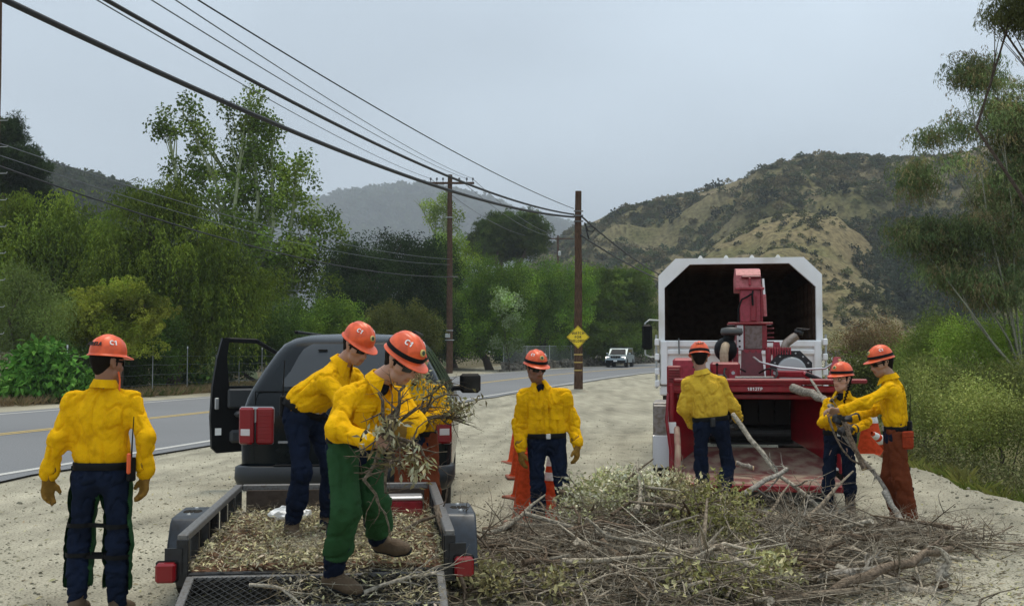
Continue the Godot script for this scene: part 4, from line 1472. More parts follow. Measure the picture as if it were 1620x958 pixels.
func lerp_table(t: Array, h: float) -> float:
	for i in range(1, t.size()):
		if h <= t[i][0]:
			return lerpf(t[i - 1][1], t[i][1], clampf((h - t[i - 1][0]) / (t[i][0] - t[i - 1][0]), 0.0, 1.0))
	return t[-1][1]


func suv_patch(h0: float, h1: float, inset: float, lift: float, corner := 0.06) -> ArrayMesh:
	var m := MB.new()
	var rows := []
	for i in 9:
		var h := lerpf(h1, h0, i / 8.0)
		var w := suv_w(h) - inset
		var e := minf(h1 - h, h - h0)
		if e < corner:
			w -= corner * (1.0 - sqrt(maxf(0.0, 1.0 - pow(1.0 - e / corner, 2.0))))
		var row := []
		for j in 13:
			var u := j / 6.0 - 1.0
			row.append(Vector3(u * w, h, suv_rear(h) + lift - 0.05 * pow(absf(u), 4.0) * clampf((h - 1.0) * 2.0, 0.0, 1.0)))
		rows.append(row)
	m.grid(rows)
	return m.mesh()


func build_suv() -> void:
	var t := thing("suv", "dark grey green large off-roader hitched to the trailer, left front door open", "car", Vector3(at(547, 560, 10.5).x, 0, -10.5), deg_to_rad(2.0))
	var m := MB.new()
	var rows := []
	for h: float in [0.36, 0.44, 0.6, 0.8, 1.0, 1.15, 1.25, 1.33, 1.42, 1.5, 1.58, 1.66, 1.72, 1.76, 1.795, 1.82, 1.84, 1.855, 1.863, 1.87]:
		var f := lerp_table([[0.36, -5.05], [0.6, -5.2], [0.95, -5.15], [1.12, -4.9], [1.22, -4.2], [1.33, -3.95], [1.5, -3.65], [1.66, -3.35], [1.76, -3.12], [1.82, -2.9], [1.87, -2.0]], h)
		rows.append(plan_ring(h, suv_w(h), suv_rear(h), f, minf(0.16, suv_w(h) * 0.8)))
	rows.reverse()
	m.grid(rows, true)
	var top := []
	for q: Vector3 in rows[0]:
		top.append(Vector3(0, 1.873, clampf(q.z, -1.8, -1.0)))
	m.grid([top, rows[0]], true)
	var bot := []
	for q: Vector3 in rows[-1]:
		bot.append(Vector3(q.x * 0.1, 0.36, clampf(q.z, -4.5, -0.5)))
	m.grid([rows[-1], bot], true)
	put("body", m.mesh(), M.suv_paint, t)
	put("tailgate_glass_seal", suv_patch(1.335, 1.775, 0.075, 0.010, 0.09), M.suv_trim, t)
	put("tailgate_glass", suv_patch(1.35, 1.76, 0.095, 0.016, 0.08), M.suv_glass, t)
	m = MB.new()
	for s: float in [-1.0, 1.0]:
		m.bar(Vector3(s * 0.855, 0.7, 0.002), Vector3(s * 0.855, 1.3, -0.04), 0.008, 0.01)
	m.bar(Vector3(-0.86, 1.305, -0.045), Vector3(0.86, 1.305, -0.045), 0.008, 0.01)
	put("tailgate_seam", m.mesh(), M.black, t)
	put("wiper", one_box(Vector3(0.09, 0.015, 0.02), 0.004, Vector3(-0.25, 1.70, -0.25)), M.black, t)
	put("wiper", one_box(Vector3(0.05, 0.03, 0.03), 0.006, Vector3(-0.42, 1.37, -0.06)), M.black, t)
	for s: float in [-1.0, 1.0]:
		put("lamp_surround", one_box(Vector3(0.338, 0.362, 0.04), 0.02, Vector3(s * 0.835, 0.985, -0.022), Basis(Vector3.UP, s * 0.10)), M.chrome_satin, t)
		var a := put("tail_light", one_box(Vector3(0.165, 0.345, 0.05), 0.018, Vector3(s * 0.755, 0.985, 0.0), Basis(Vector3.UP, s * 0.05)), M.lamp_red, t)
		m = MB.new()
		for k in 9:
			m.bar(Vector3(s * 0.755 - 0.07, 0.845 + k * 0.034, 0.026), Vector3(s * 0.755 + 0.07, 0.845 + k * 0.034, 0.026), 0.008, 0.008, 0.002)
		put("lens_rib", m.mesh(), M.lamp_red, a)
		var b := put("tail_light", one_box(Vector3(0.15, 0.345, 0.06), 0.02, Vector3(s * 0.93, 0.985, -0.012), Basis(Vector3.UP, s * 0.32)), M.lamp_red, t)
		put("reversing_lens", one_box(Vector3(0.11, 0.075, 0.02), 0.01, Vector3(s * 0.935, 0.925, 0.010), Basis(Vector3.UP, s * 0.32)), M.lamp_clear, b)
		m = MB.new()
		for sp: Array in [[-0.55, -1.35], [-1.45, -2.3], [-2.38, -3.1]]:
			var q := MB.new()
			var rr := []
			for i in 5:
				var h := lerpf(1.70, 1.37, i / 4.0)
				var ro := []
				for j in 5:
					var z: float = lerpf(sp[0] - (h - 1.3) * 0.35, sp[1] + (h - 1.37) * (0.5 if sp[1] < -3.0 else 0.0), j / 4.0)
					ro.append(Vector3(s * (suv_w(h) + 0.007), h, z))
				if s < 0:
					ro.reverse()
				rr.append(ro)
			q.grid(rr)
			put("side_window", q.mesh(), M.suv_glass, t)
		wheel(t, Vector3(s * 0.83, 0.39, -1.2), 0.39, 0.27)
		wheel(t, Vector3(s * 0.83, 0.39, -4.2), 0.39, 0.27)
		m = MB.new()
		m.bar(Vector3(s * 0.6, 1.885, -0.8), Vector3(s * 0.6, 1.885, -2.6), 0.04, 0.03, 0.01)
		put("roof_rail", m.mesh(), M.suv_trim, t)
	m = MB.new()
	m.grid([plan_ring(0.62, 0.99, 0.13, -0.4, 0.16), plan_ring(0.605, 1.03, 0.17, -0.4, 0.18), plan_ring(0.5, 1.035, 0.18, -0.4, 0.18), plan_ring(0.41, 1.0, 0.15, -0.4, 0.16), plan_ring(0.38, 0.94, 0.08, -0.4, 0.14)], true)
	put("bumper", m.mesh(), M.suv_bumper, t)
	put("bumper_step", one_box(Vector3(1.3, 0.014, 0.12), 0.005, Vector3(0, 0.624, 0.09)), M.suv_trim, t)
	put("number_plate", one_box(Vector3(0.31, 0.16, 0.012), 0.003, Vector3(0, 0.86, 0.012)), M.white_print, t)
	put("model_badge", one_box(Vector3(0.10, 0.022, 0.008), 0.003, Vector3(-0.58, 0.83, 0.006)), M.chrome_satin, t)
	put("hitch", one_box(Vector3(0.07, 0.07, 0.35), 0.01, Vector3(0, 0.40, 0.25)), M.steel_dark, t)
	# right mirror
	var mr := put("wing_mirror", one_box(Vector3(0.26, 0.24, 0.12), 0.035, Vector3(1.17, 1.30, -3.25)), M.suv_trim, t)
	put("mirror_glass", one_box(Vector3(0.20, 0.19, 0.01), 0.004, Vector3(1.19, 1.30, -3.185)), M.tint_glass, mr)
	put("mirror_arm", one_box(Vector3(0.16, 0.06, 0.08), 0.015, Vector3(0.99, 1.24, -3.27)), M.suv_trim, mr)
	# open left front door
	var hinge := Vector3(-0.985, 0, -3.55)
	var an := deg_to_rad(64.0)
	var u := Vector3(-sin(an), 0, cos(an))
	var bs := Basis(u, Vector3.UP, u.cross(Vector3.UP))
	m = MB.new()
	m.prism(PackedVector2Array([Vector2(0.0, 0.50), Vector2(1.04, 0.46), Vector2(1.10, 0.52), Vector2(1.12, 0.9), Vector2(1.10, 1.27), Vector2(0.0, 1.27)]), 0.09, hinge, bs)
	var dr := put("front_door", m.mesh(), M.suv_trim, t, "open front door seen from inside")
	m = MB.new()
	m.prism(PackedVector2Array([Vector2(0.90, 1.26), Vector2(1.10, 1.26), Vector2(1.05, 1.6), Vector2(0.985, 1.86), Vector2(0.90, 1.86), Vector2(0.93, 1.6)]), 0.085, hinge, bs)
	m.bar(hinge + bs * Vector3(0.95, 1.835, 0), hinge + bs * Vector3(0.55, 1.82, 0), 0.07, 0.06, 0.012)
	m.bar(hinge + bs * Vector3(0.57, 1.83, 0), hinge + bs * Vector3(0.28, 1.66, 0), 0.05, 0.05, 0.012)
	m.bar(hinge + bs * Vector3(0.29, 1.67, 0), hinge + bs * Vector3(0.0, 1.28, 0), 0.05, 0.05, 0.012)
	put("window_frame", m.mesh(), M.suv_trim, dr)
	var inner := bs.z * (0.05 if bs.z.z > 0 else -0.05)
	m = MB.new()
	m.box(hinge + bs * Vector3(0.5, 1.12, 0) + inner * 1.4, Vector3(0.85, 0.24, 0.05), 0.03, bs)
	m.box(hinge + bs * Vector3(0.5, 0.93, 0) + inner * 2.0, Vector3(0.7, 0.07, 0.10), 0.03, bs)
	m.box(hinge + bs * Vector3(0.5, 0.66, 0) + inner * 1.8, Vector3(0.8, 0.16, 0.07), 0.03, bs)
	put("door_trim", m.mesh(), M.suv_inside, dr)
	put("sticker", one_box(Vector3(0.075, 0.085, 0.004), 0.0, hinge + bs * Vector3(1.03, 0.72, 0) + inner * 0.98, bs), M.white_print, dr)
	put("latch", one_box(Vector3(0.05, 0.14, 0.03), 0.008, hinge + bs * Vector3(1.05, 1.06, 0) + inner * 1.0, bs), M.silver, dr)
	put("speaker_grille", one_box(Vector3(0.2, 0.2, 0.01), 0.03, hinge + bs * Vector3(0.2, 0.68, 0) + inner * 2.5, bs), M.black, dr)


func build_trailer() -> void:
	var t := thing("utility_trailer", "low black open utility trailer with its mesh ramp folded down, full of leaves", "trailer", trailer_pos(), deg_to_rad(6.5))
	var hw := 0.825
	var L := 2.55
	for s: float in [-1.0, 1.0]:
		var m := MB.new()
		m.box(Vector3(s * (hw - 0.03), 0.565, -L / 2), Vector3(0.062, 0.045, L), 0.006)
		put("top_rail", m.mesh(), M.steel_worn, t)
		m = MB.new()
		m.box(Vector3(s * (hw - 0.03), 0.32, -L / 2), Vector3(0.06, 0.09, L), 0.006)
		put("bottom_rail", m.mesh(), M.steel_dark, t)
		for k in 7:
			var z := -0.03 - k * (L - 0.06) / 6.0
			put("post", one_box(Vector3(0.05, 0.20, 0.05) if k else Vector3(0.07, 0.28, 0.07), 0.006, Vector3(s * (hw - 0.03), 0.44 if k else 0.42, z)), M.steel_dark, t)
		# lamp bracket and red tail lamp
		put("lamp_bracket", one_box(Vector3(0.10, 0.16, 0.012), 0.0, Vector3(s * (hw + 0.02), 0.43, 0.012)), M.steel_dark, t)
		var lamp := put("tail_light", one_box(Vector3(0.115, 0.115, 0.07), 0.014, Vector3(s * (hw + 0.055), 0.375, 0.05)), M.lamp_red, t)
		put("lens_ring", one_box(Vector3(0.13, 0.13, 0.03), 0.012, Vector3(s * (hw + 0.055), 0.375, 0.02)), M.black, lamp)
		# fender: bent sheet over the wheel
		m = MB.new()
		var zc := -1.12
		var out := []
		var prof := [Vector2(-0.42, 0.24), Vector2(-0.37, 0.42), Vector2(-0.28, 0.545), Vector2(-0.22, 0.57), Vector2(0.22, 0.57), Vector2(0.28, 0.545), Vector2(0.37, 0.42), Vector2(0.42, 0.24)]
		var rows := []
		for x: float in [hw + 0.005, hw + 0.185, hw + 0.20, hw + 0.203]:
			var row := []
			for q: Vector2 in prof:
				row.append(Vector3(s * x, q.y - (0.0 if x < hw + 0.19 else (0.012 if x < hw + 0.202 else 0.06)), zc + q.x))
			if s > 0:
				row.reverse()
			rows.append(row)
		m.grid(rows)
		var fd := put("fender", m.mesh(), M.fender, t)
		m = MB.new()
		for z: float in [-0.16, 0.16]:
			m.lathe(Vector3(s * (hw + 0.10), 0.57, zc + z), [Vector2(0.014, 0), Vector2(0.012, 0.008), Vector2(0, 0.01)], 8)
		put("bolt", m.mesh(), M.galv, fd)
		wheel(t, Vector3(s * (hw + 0.10), 0.29, zc), 0.29, 0.155)
	put("front_rail", one_box(Vector3(hw * 2 - 0.13, 0.05, 0.06), 0.006, Vector3(0, 0.565, -L + 0.03)), M.steel_worn, t)
	put("front_bottom_rail", one_box(Vector3(hw * 2 - 0.12, 0.09, 0.05), 0.006, Vector3(0, 0.32, -L + 0.025)), M.steel_dark, t)
	for x: float in [-0.27, 0.27]:
		put("post", one_box(Vector3(0.05, 0.175, 0.05), 0.006, Vector3(x, 0.452, -L + 0.03)), M.steel_dark, t)
	put("front_board", one_box(Vector3(hw * 2 - 0.2, 0.18, 0.02), 0.004, Vector3(0, 0.46, -L + 0.085)), M.board_dark, t)
	put("rear_sill", one_box(Vector3(hw * 2 - 0.12, 0.09, 0.05), 0.006, Vector3(0, 0.312, -0.025)), M.steel_dark, t)
	for k in 9:
		var bm := one_box(Vector3(0.162, 0.034, L - 0.11), 0.004, Vector3(-0.68 + k * 0.17, 0.338 + (k % 3) * 0.001, -L / 2))
		put("deck_board", bm, M.board, t)
	put("end_board", one_box(Vector3(1.0, 0.03, 0.09), 0.006, Vector3(0.1, 0.372, -0.10)), M.board, t)
	var m := MB.new()
	for s: float in [-1.0, 1.0]:
		m.bar(Vector3(s * 0.6, 0.32, -L), Vector3(s * 0.05, 0.38, -L - 1.0), 0.05, 0.08, 0.006)
	m.bar(Vector3(0, 0.39, -L - 0.9), Vector3(0, 0.40, -L - 1.25), 0.07, 0.06, 0.01)
	put("drawbar", m.mesh(), M.steel_dark, t)
	m = MB.new()
	m.cyl(Vector3(0, 0.05, -L - 0.75), Vector3(0, 0.75, -L - 0.75), 0.028, 10)
	put("jack", m.mesh(), M.silver, t)
	m = MB.new()
	m.bar(Vector3(-0.9, 0.29, -1.12), Vector3(0.9, 0.29, -1.12), 0.05, 0.05)
	put("axle", m.mesh(), M.steel_dark, t)
	# mesh ramp sloping down to the ground behind
	var a := Vector3(0, 0.335, 0.06)
	var b := Vector3(0, 0.05, 1.22)
	var rd := (b - a)
	var rw := 0.735
	var rp := MB.new()
	for x: float in [-rw, rw]:
		rp.bar(a + Vector3(x, 0, 0), b + Vector3(x, 0, 0), 0.05, 0.04, 0.005)
	for k in 4:
		rp.bar(a + rd * (k / 3.0) + Vector3(-rw, -0.001, 0), a + rd * (k / 3.0) + Vector3(rw, -0.001, 0), 0.04, 0.034, 0.005)
	var ramp := put("ramp", rp.mesh(), M.steel_worn, t)
	var ex := MB.new()
	var n := 26
	var cell := rw * 2 / n
	var vn := int(rd.length() / 0.034)
	var up := Vector3(0, rd.z, -rd.y).normalized() * 0.006
	for i in n:
		for j in vn:
			var o := a + rd * (j / float(vn)) + Vector3(-rw + (i + (0.5 if j % 2 else 0.0)) * cell, 0.012, 0)
			var e := rd / float(vn)
			for s: float in [-0.5, 0.5]:
				var q := o + e + Vector3(s * cell, 0, 0)
				ex.quad(o - up, o + up, q + up, q - up)
				ex.quad(o + up, o + up + Vector3(0, -0.001, 0.005), q + up + Vector3(0, -0.001, 0.005), q + up)
	put("expanded_mesh", ex.mesh(true), M.steel_dark, ramp).set_meta("kind", "stuff")
	# what lies on the deck
	var tb := thing("toolbox", "red metal toolbox at the front right corner of the trailer deck", "toolbox", trailer_at(0.47, 0.357, -2.22), deg_to_rad(6.5))
	put("box", one_box(Vector3(0.46, 0.13, 0.2), 0.012, Vector3(0, 0.066, 0)), M.red, tb)
	put("lid", one_box(Vector3(0.47, 0.035, 0.21), 0.012, Vector3(0, 0.15, 0)), M.silver, tb)
	var bag := MB.new()
	bag.blob(Vector3(0, 0.05, 0), Vector3(0.16, 0.055, 0.11), 18, 12)
	for i in bag.v.size():
		bag.v[i] += Vector3(fold_noise.get_noise_3dv(bag.v[i] * 14.0), fold_noise.get_noise_3dv(bag.v[i] * 17.0 + Vector3.ONE * 9.0), fold_noise.get_noise_3dv(bag.v[i] * 15.0 + Vector3.ONE * 30.0)) * 0.035
	var bg := put("plastic_bag", bag.mesh(true), M.white_print)
	bg.position = trailer_at(-0.33, 0.37, -1.95)
	tag(bg, "crumpled white plastic bag on the trailer deck beside the bending man's boot", "bag")
	var r := rng(401)
	var ls := []
	var lt := PackedColorArray()
	for i in 15000:
		var x := clampf(r.randfn(0.0, 0.42), -0.76, 0.76)
		var z := -r.randf() * 2.45
		if i > 13600:
			z = r.randf() * 0.9
			x = r.randf_range(-0.2, 0.72)
		var y := 0.36 + r.randf() * 0.05 * (1.2 + ground_noise.get_noise_2d(x * 3.0, z * 3.0)) * (1.0 if z < 0 else 0.3) - maxf(z, 0.0) * 0.24
		var s := r.randf_range(0.3, 0.95)
		ls.append(Transform3D(Basis.from_euler(Vector3(r.randfn(0, 0.5), r.randf() * TAU, r.randfn(0, 0.5))).scaled(Vector3.ONE * s), trailer_at(x, y, z)))
		var k := r.randf_range(0.22, 0.66) if r.randf() < 0.75 else r.randf_range(0.08, 0.2)
		lt.append(Color(k, k * r.randf_range(0.82, 0.98), k * r.randf_range(0.45, 0.66)))
	tag(scatter("leaf_debris", litter_leaf(), M.dry_leaf, ls, null, lt), "pale leaves and wood chips covering the trailer deck", "leaf debris")


func trailer_pos() -> Vector3:
	return Vector3(at(505, 560, 6.73).x, 0, -6.73)


func trailer_at(x: float, y: float, z: float) -> Vector3:
	return trailer_pos() + Vector3(x, y, z).rotated(Vector3.UP, deg_to_rad(6.5))


func build_chip_truck() -> void:
	var t := thing("chip_truck", "white high-sided chip truck with open dark box, behind the red chipper", "truck", Vector3(at(1171, 560, 16.5).x, 0, -16.5), deg_to_rad(-9.0))
	var W := 1.2
	var top := 3.10
	var floor_y := 1.18
	var L := 4.4
	# arch frame: outer outline with chamfered corners, inner opening with bigger chamfer
	var outer := [Vector2(-W, 1.86), Vector2(-W, 2.84), Vector2(-W + 0.26, top), Vector2(W - 0.26, top), Vector2(W, 2.84), Vector2(W, 1.86)]
	var inner := [Vector2(-W + 0.09, 1.86), Vector2(-W + 0.09, 2.66), Vector2(-W + 0.47, top - 0.09), Vector2(W - 0.47, top - 0.09), Vector2(W - 0.09, 2.66), Vector2(W - 0.09, 1.86)]
	var m := MB.new()
	for i in 5:
		m.prism(PackedVector2Array([outer[i], outer[i + 1], inner[i + 1], inner[i]]), 0.10, Vector3(0, 0, -0.05))
	put("rear_frame", m.mesh(), M.white_paint, t)
	# walls and roof as thick sheets running forward
	var shell := [Vector2(-W + 0.01, floor_y), Vector2(-W + 0.01, 2.835), Vector2(-W + 0.265, top - 0.01), Vector2(W - 0.265, top - 0.01), Vector2(W - 0.01, 2.835), Vector2(W - 0.01, floor_y)]
	m = MB.new()
	var mi := MB.new()
	for i in 5:
		var a: Vector2 = shell[i]
		var b: Vector2 = shell[i + 1]
		var n := Vector2(b.y - a.y, -(b.x - a.x)).normalized() * 0.03
		m.quad(Vector3(a.x, a.y, -0.1), Vector3(b.x, b.y, -0.1), Vector3(b.x, b.y, -L), Vector3(a.x, a.y, -L))
		mi.quad(Vector3(a.x + n.x, a.y + n.y, -0.1), Vector3(a.x + n.x, a.y + n.y, -L + 0.04), Vector3(b.x + n.x, b.y + n.y, -L + 0.04), Vector3(b.x + n.x, b.y + n.y, -0.1))
	put("box_wall", m.mesh(), M.white_paint, t)
	for k in 7:
		var z := -0.5 - k * 0.6
		for s: float in [-1.0, 1.0]:
			mi.box(Vector3(s * (W - 0.065), 2.0, z), Vector3(0.05, 1.6, 0.05))
		mi.box(Vector3(0, top - 0.07, z), Vector3(1.9, 0.05, 0.05))
	put("lining", mi.mesh(), M.truck_inside, t)
	put("front_wall", one_box(Vector3(W * 2 - 0.08, top - floor_y - 0.04, 0.05), 0.0, Vector3(0, (top + floor_y) / 2 - 0.02, -L + 0.02)), M.truck_inside, t)
	put("floor", one_box(Vector3(W * 2 - 0.04, 0.08, L - 0.1), 0.0, Vector3(0, floor_y, -L / 2 - 0.05)), M.truck_inside, t)
	for k in 4:
		m = MB.new()
		m.prism(PackedVector2Array([Vector2(-0.04, 0), Vector2(0.04, 0), Vector2(0.012, 0.045), Vector2(-0.012, 0.045)]), 0.06, Vector3(-0.57 + k * 0.38, top - 0.002, -0.06))
		put("marker_light", m.mesh(), M.white_paint, t)
	# tailgate with pressed ribs
	var tg := put("tailgate", one_box(Vector3(2.34, 0.64, 0.05), 0.01, Vector3(0, 1.53, 0.0)), M.white_paint, t)
	for e: Array in [[1.815, 0.10], [1.69, 0.075], [1.255, 0.09]]:
		put("rib", one_box(Vector3(2.36, e[1], 0.06), 0.015, Vector3(0, e[0], 0.045)), M.white_paint, tg)
	for x: float in [-1.12, 1.12]:
		put("rib", one_box(Vector3(0.11, 0.66, 0.055), 0.015, Vector3(x, 1.53, 0.055)), M.white_paint, tg)
	for s: float in [-1.0, 1.0]:
		for y: float in [1.84, 1.62, 1.40, 1.22]:
			put("hinge", one_box(Vector3(0.07, 0.10, 0.10), 0.012, Vector3(s * 1.225, y, 0.05)), M.white_paint, tg)
		m = MB.new()
		m.cyl(Vector3(s * 1.235, 1.15, 0.06), Vector3(s * 1.235, 1.95, 0.06), 0.016, 8)
		put("hinge_rod", m.mesh(), M.galv, tg)
	m = MB.new()
	m.tube([Vector3(-0.9, 1.90, 0.09), Vector3(-0.9, 1.80, 0.1), Vector3(-0.895, 1.66, 0.1)], [0.012], 6)
	put("latch_chain", m.mesh(), M.steel_worn, tg)
	# chassis, lamps, wheels, cab
	put("chassis", one_box(Vector3(1.0, 0.25, 7.0), 0.02, Vector3(0, 0.95, -3.4)), M.steel_dark, t)
	put("rear_sill", one_box(Vector3(2.38, 0.14, 0.2), 0.02, Vector3(0, 1.11, -0.06)), M.white_paint, t)
	for s: float in [-1.0, 1.0]:
		put("mudflap", one_box(Vector3(0.5, 0.75, 0.02), 0.0, Vector3(s * 0.9, 0.66, -0.30)), M.flap, t)
		wheel(t, Vector3(s * 0.92, 0.5, -1.3), 0.5, 0.5, false)
		wheel(t, Vector3(s * 0.98, 0.5, -5.8), 0.5, 0.28)
		put("tail_light", one_box(Vector3(0.16, 0.09, 0.05), 0.015, Vector3(s * 0.95, 1.1, 0.06)), M.lamp_red, t)
		var mr := put("wing_mirror", one_box(Vector3(0.20, 0.5, 0.12), 0.04, Vector3(s * 1.56, 2.0, -5.3)), M.suv_trim, t)
		m = MB.new()
		m.tube([Vector3(s * 1.1, 2.32, -5.5), Vector3(s * 1.52, 2.34, -5.35), Vector3(s * 1.6, 2.28, -5.32), Vector3(s * 1.6, 1.65, -5.32), Vector3(s * 1.5, 1.6, -5.35), Vector3(s * 1.1, 1.62, -5.5)], [0.018], 6)
		put("mirror_bracket", m.mesh(), M.galv, mr)
	m = MB.new()
	m.grid([plan_ring(2.45, 0.85, -4.6, -5.9, 0.15), plan_ring(2.4, 0.98, -4.5, -6.1, 0.15), plan_ring(1.7, 1.08, -4.5, -6.4, 0.15), plan_ring(1.5, 1.08, -4.5, -7.2, 0.2), plan_ring(0.7, 1.08, -4.5, -7.3, 0.2), plan_ring(0.6, 1.0, -4.5, -7.25, 0.2)], true)
	put("cab", m.mesh(), M.white_paint, t)


func build_chipper() -> void:
	var t := thing("wood_chipper", "large red towed wood chipper with tall discharge chute, feed table towards the camera", "wood chipper", Vector3(at(1203, 560, 11.9).x, 0, -11.9), deg_to_rad(-9.0))
	var m := MB.new()
	# feed table: dusty floor, red lip and side rails
	m.grid([[Vector3(-0.84, 0.52, -1.75), Vector3(0.84, 0.52, -1.75)], [Vector3(-0.86, 0.30, -0.9), Vector3(0.86, 0.30, -0.9)], [Vector3(-0.88, 0.265, -0.01), Vector3(0.88, 0.265, -0.01)]])
	put("feed_table", m.mesh(), M.red_dusty, t)
	put("table_lip", one_box(Vector3(1.80, 0.075, 0.05), 0.012, Vector3(0, 0.232, 0.0)), M.red, t)
	for s: float in [-1.0, 1.0]:
		m = MB.new()
		m.tube([Vector3(s * 0.89, 0.26, 0.0), Vector3(s * 0.885, 0.62, -0.25), Vector3(s * 0.90, 0.80, -0.8)], [0.035], 8)
		put("table_rail", m.mesh(), M.red_dusty, t)
	m = MB.new()
	m.box(Vector3(0, 0.16, -0.9), Vector3(1.5, 0.14, 1.7))
	put("under_table", m.mesh(), M.steel_dark, t)
	# hopper: flared side walls, roof, dark throat
	for s: float in [-1.0, 1.0]:
		m = MB.new()
		var a := [Vector3(s * 0.95, 0.34, -0.95), Vector3(s * 0.95, 1.30, -1.1), Vector3(s * 0.50, 1.22, -2.1), Vector3(s * 0.50, 0.60, -2.1)]
		var off := Vector3(s * 0.03, 0, 0)
		if s > 0:
			m.quad(a[0], a[1], a[2], a[3])
			m.quad(a[0] + off, a[3] + off, a[2] + off, a[1] + off)
			m.quad(a[0], a[0] + off, a[1] + off, a[1])
		else:
			m.quad(a[0], a[3], a[2], a[1])
			m.quad(a[0] + off, a[1] + off, a[2] + off, a[3] + off)
			m.quad(a[0], a[1], a[1] + off, a[0] + off)
		put("hopper_wall", m.mesh(), M.red, t)
		put("hopper_edge", one_box(Vector3(0.06, 1.02, 0.07), 0.015, Vector3(s * 0.965, 0.80, -1.02)), M.red, t)
	m = MB.new()
	m.quad(Vector3(-0.97, 1.29, -1.1), Vector3(-0.5, 1.2, -2.1), Vector3(0.5, 1.2, -2.1), Vector3(0.97, 1.29, -1.1))
	put("hopper_roof", m.mesh(), M.red, t)
	put("throat", one_box(Vector3(1.1, 0.75, 0.06), 0.0, Vector3(0, 0.9, -2.35)), M.rubber, t)
	for e: Array in [[0.66, 0.13], [1.05, 0.16]]:
		m = MB.new()
		m.cyl(Vector3(-0.5, e[0], -2.2), Vector3(0.5, e[0], -2.2), e[1], 14)
		for k in 10:
			var an := TAU * k / 10
			m.box(Vector3(0, e[0] + sin(an) * e[1], -2.2 + cos(an) * e[1]), Vector3(0.98, 0.025, 0.025), 0.0, Basis(Vector3.RIGHT, -an))
		put("feed_roller", m.mesh(), M.steel_dark, t)
	for k in 5:
		put("rubber_curtain", one_box(Vector3(0.17, 0.42, 0.012), 0.0, Vector3(-0.38 + k * 0.19, 1.0, -1.9 + 0.01 * (k % 2)), Basis(Vector3.RIGHT, 0.06 * (k % 3))), M.rubber, t)
	# header beam and control bar
	var hb := put("header_beam", one_box(Vector3(1.98, 0.075, 0.08), 0.012, Vector3(0.02, 1.255, -1.05)), M.red, t)
	put("control_bar", one_box(Vector3(2.2, 0.055, 0.055), 0.016, Vector3(0.16, 1.35, -1.0)), M.red, t)
	put("flange", one_box(Vector3(2.0, 0.02, 0.16), 0.004, Vector3(0.0, 1.318, -1.08)), M.red, t)
	var tx := put("lettering", lettering("1812TP", 0.038), M.white_print, hb)
	tx.position = Vector3(0.0, 1.255, -1.006)
	for k in 6:
		m = MB.new()
		m.lathe(Vector3(-0.75 + k * 0.3, 1.33, -1.01), [Vector2(0.018, 0), Vector2(0.018, 0.015), Vector2(0, 0.016)], 6)
		put("bolt", m.mesh(), M.galv, t)
	# left control box with louvres
	var cb := put("control_box", one_box(Vector3(0.17, 0.33, 0.16), 0.015, Vector3(-0.93, 1.36, -1.1)), M.red, t)
	for k in 6:
		put("louvre", one_box(Vector3(0.13, 0.016, 0.02), 0.004, Vector3(-0.93, 1.31 + k * 0.033, -1.015)), M.red_dark, cb)
	put("decal", one_box(Vector3(0.06, 0.05, 0.004), 0.0, Vector3(-0.91, 1.255, -1.017)), M.white_print, cb)
	m = MB.new()
	m.tube([Vector3(-1.0, 1.2, -1.0), Vector3(-1.02, 0.9, -0.93), Vector3(-0.97, 0.5, -0.9)], [0.02], 6)
	put("grab_rail", m.mesh(), M.red, t)
	put("warning_label", one_box(Vector3(0.09, 0.13, 0.004), 0.0, Vector3(-0.955, 0.80, -0.98), Basis(Vector3.UP, 0.1)), M.white_print, t)
	# hoses, guards and brackets over the feed rollers
	for q: Array in [[[-0.30, 1.36, -1.5], [-0.34, 1.46, -1.7], [-0.2, 1.5, -1.9], [-0.05, 1.44, -2.2]], [[0.22, 1.34, -1.3], [0.30, 1.44, -1.5], [0.22, 1.48, -1.9], [0.14, 1.42, -2.4]], [[-0.55, 1.34, -1.3], [-0.5, 1.45, -1.6], [-0.6, 1.5, -1.9], [-0.7, 1.5, -2.1]]]:
		m = MB.new()
		var pl := []
		for c: Array in q:
			pl.append(Vector3(c[0], c[1], c[2]))
		m.tube(wiggle(pl, rng(91), 0.003), [0.013], 6)
		put("hydraulic_hose", m.mesh(), M.rubber, t)
	for x: float in [-0.22, 0.28]:
		m = MB.new()
		m.prism(PackedVector2Array([Vector2(-0.06, 0), Vector2(0.06, 0), Vector2(0.035, 0.16), Vector2(-0.035, 0.16)]), 0.02, Vector3(x, 1.31, -1.7))
		put("lug", m.mesh(), M.red_pink, t)
		m = MB.new()
		m.cyl(Vector3(x, 1.43, -1.73), Vector3(x, 1.43, -1.66), 0.022, 10)
		put("pin", m.mesh(), M.galv, t)
	m = MB.new()
	m.cyl(Vector3(-0.2, 1.37, -1.62), Vector3(0.26, 1.37, -1.62), 0.022, 10)
	put("cross_shaft", m.mesh(), M.steel_worn, t)
	put("valve_block", one_box(Vector3(0.16, 0.09, 0.1), 0.01, Vector3(-0.42, 1.37, -1.5)), M.steel_dark, t)
	m = MB.new()
	m.tube([Vector3(-0.42, 1.4, -1.48), Vector3(-0.42, 1.52, -1.44)], [0.009], 6)
	m.blob(Vector3(-0.42, 1.535, -1.435), Vector3(0.02, 0.02, 0.02), 8, 6)
	put("lever", m.mesh(), M.black, t)
	for k in 5:
		m = MB.new()
		m.lathe(Vector3(-0.16 + k * 0.04, 1.318 + 0.02, -2.5), [Vector2(0.012, 0), Vector2(0.012, 0.012), Vector2(0, 0.013)], 6)
		put("bolt", m.mesh(), M.galv, t)
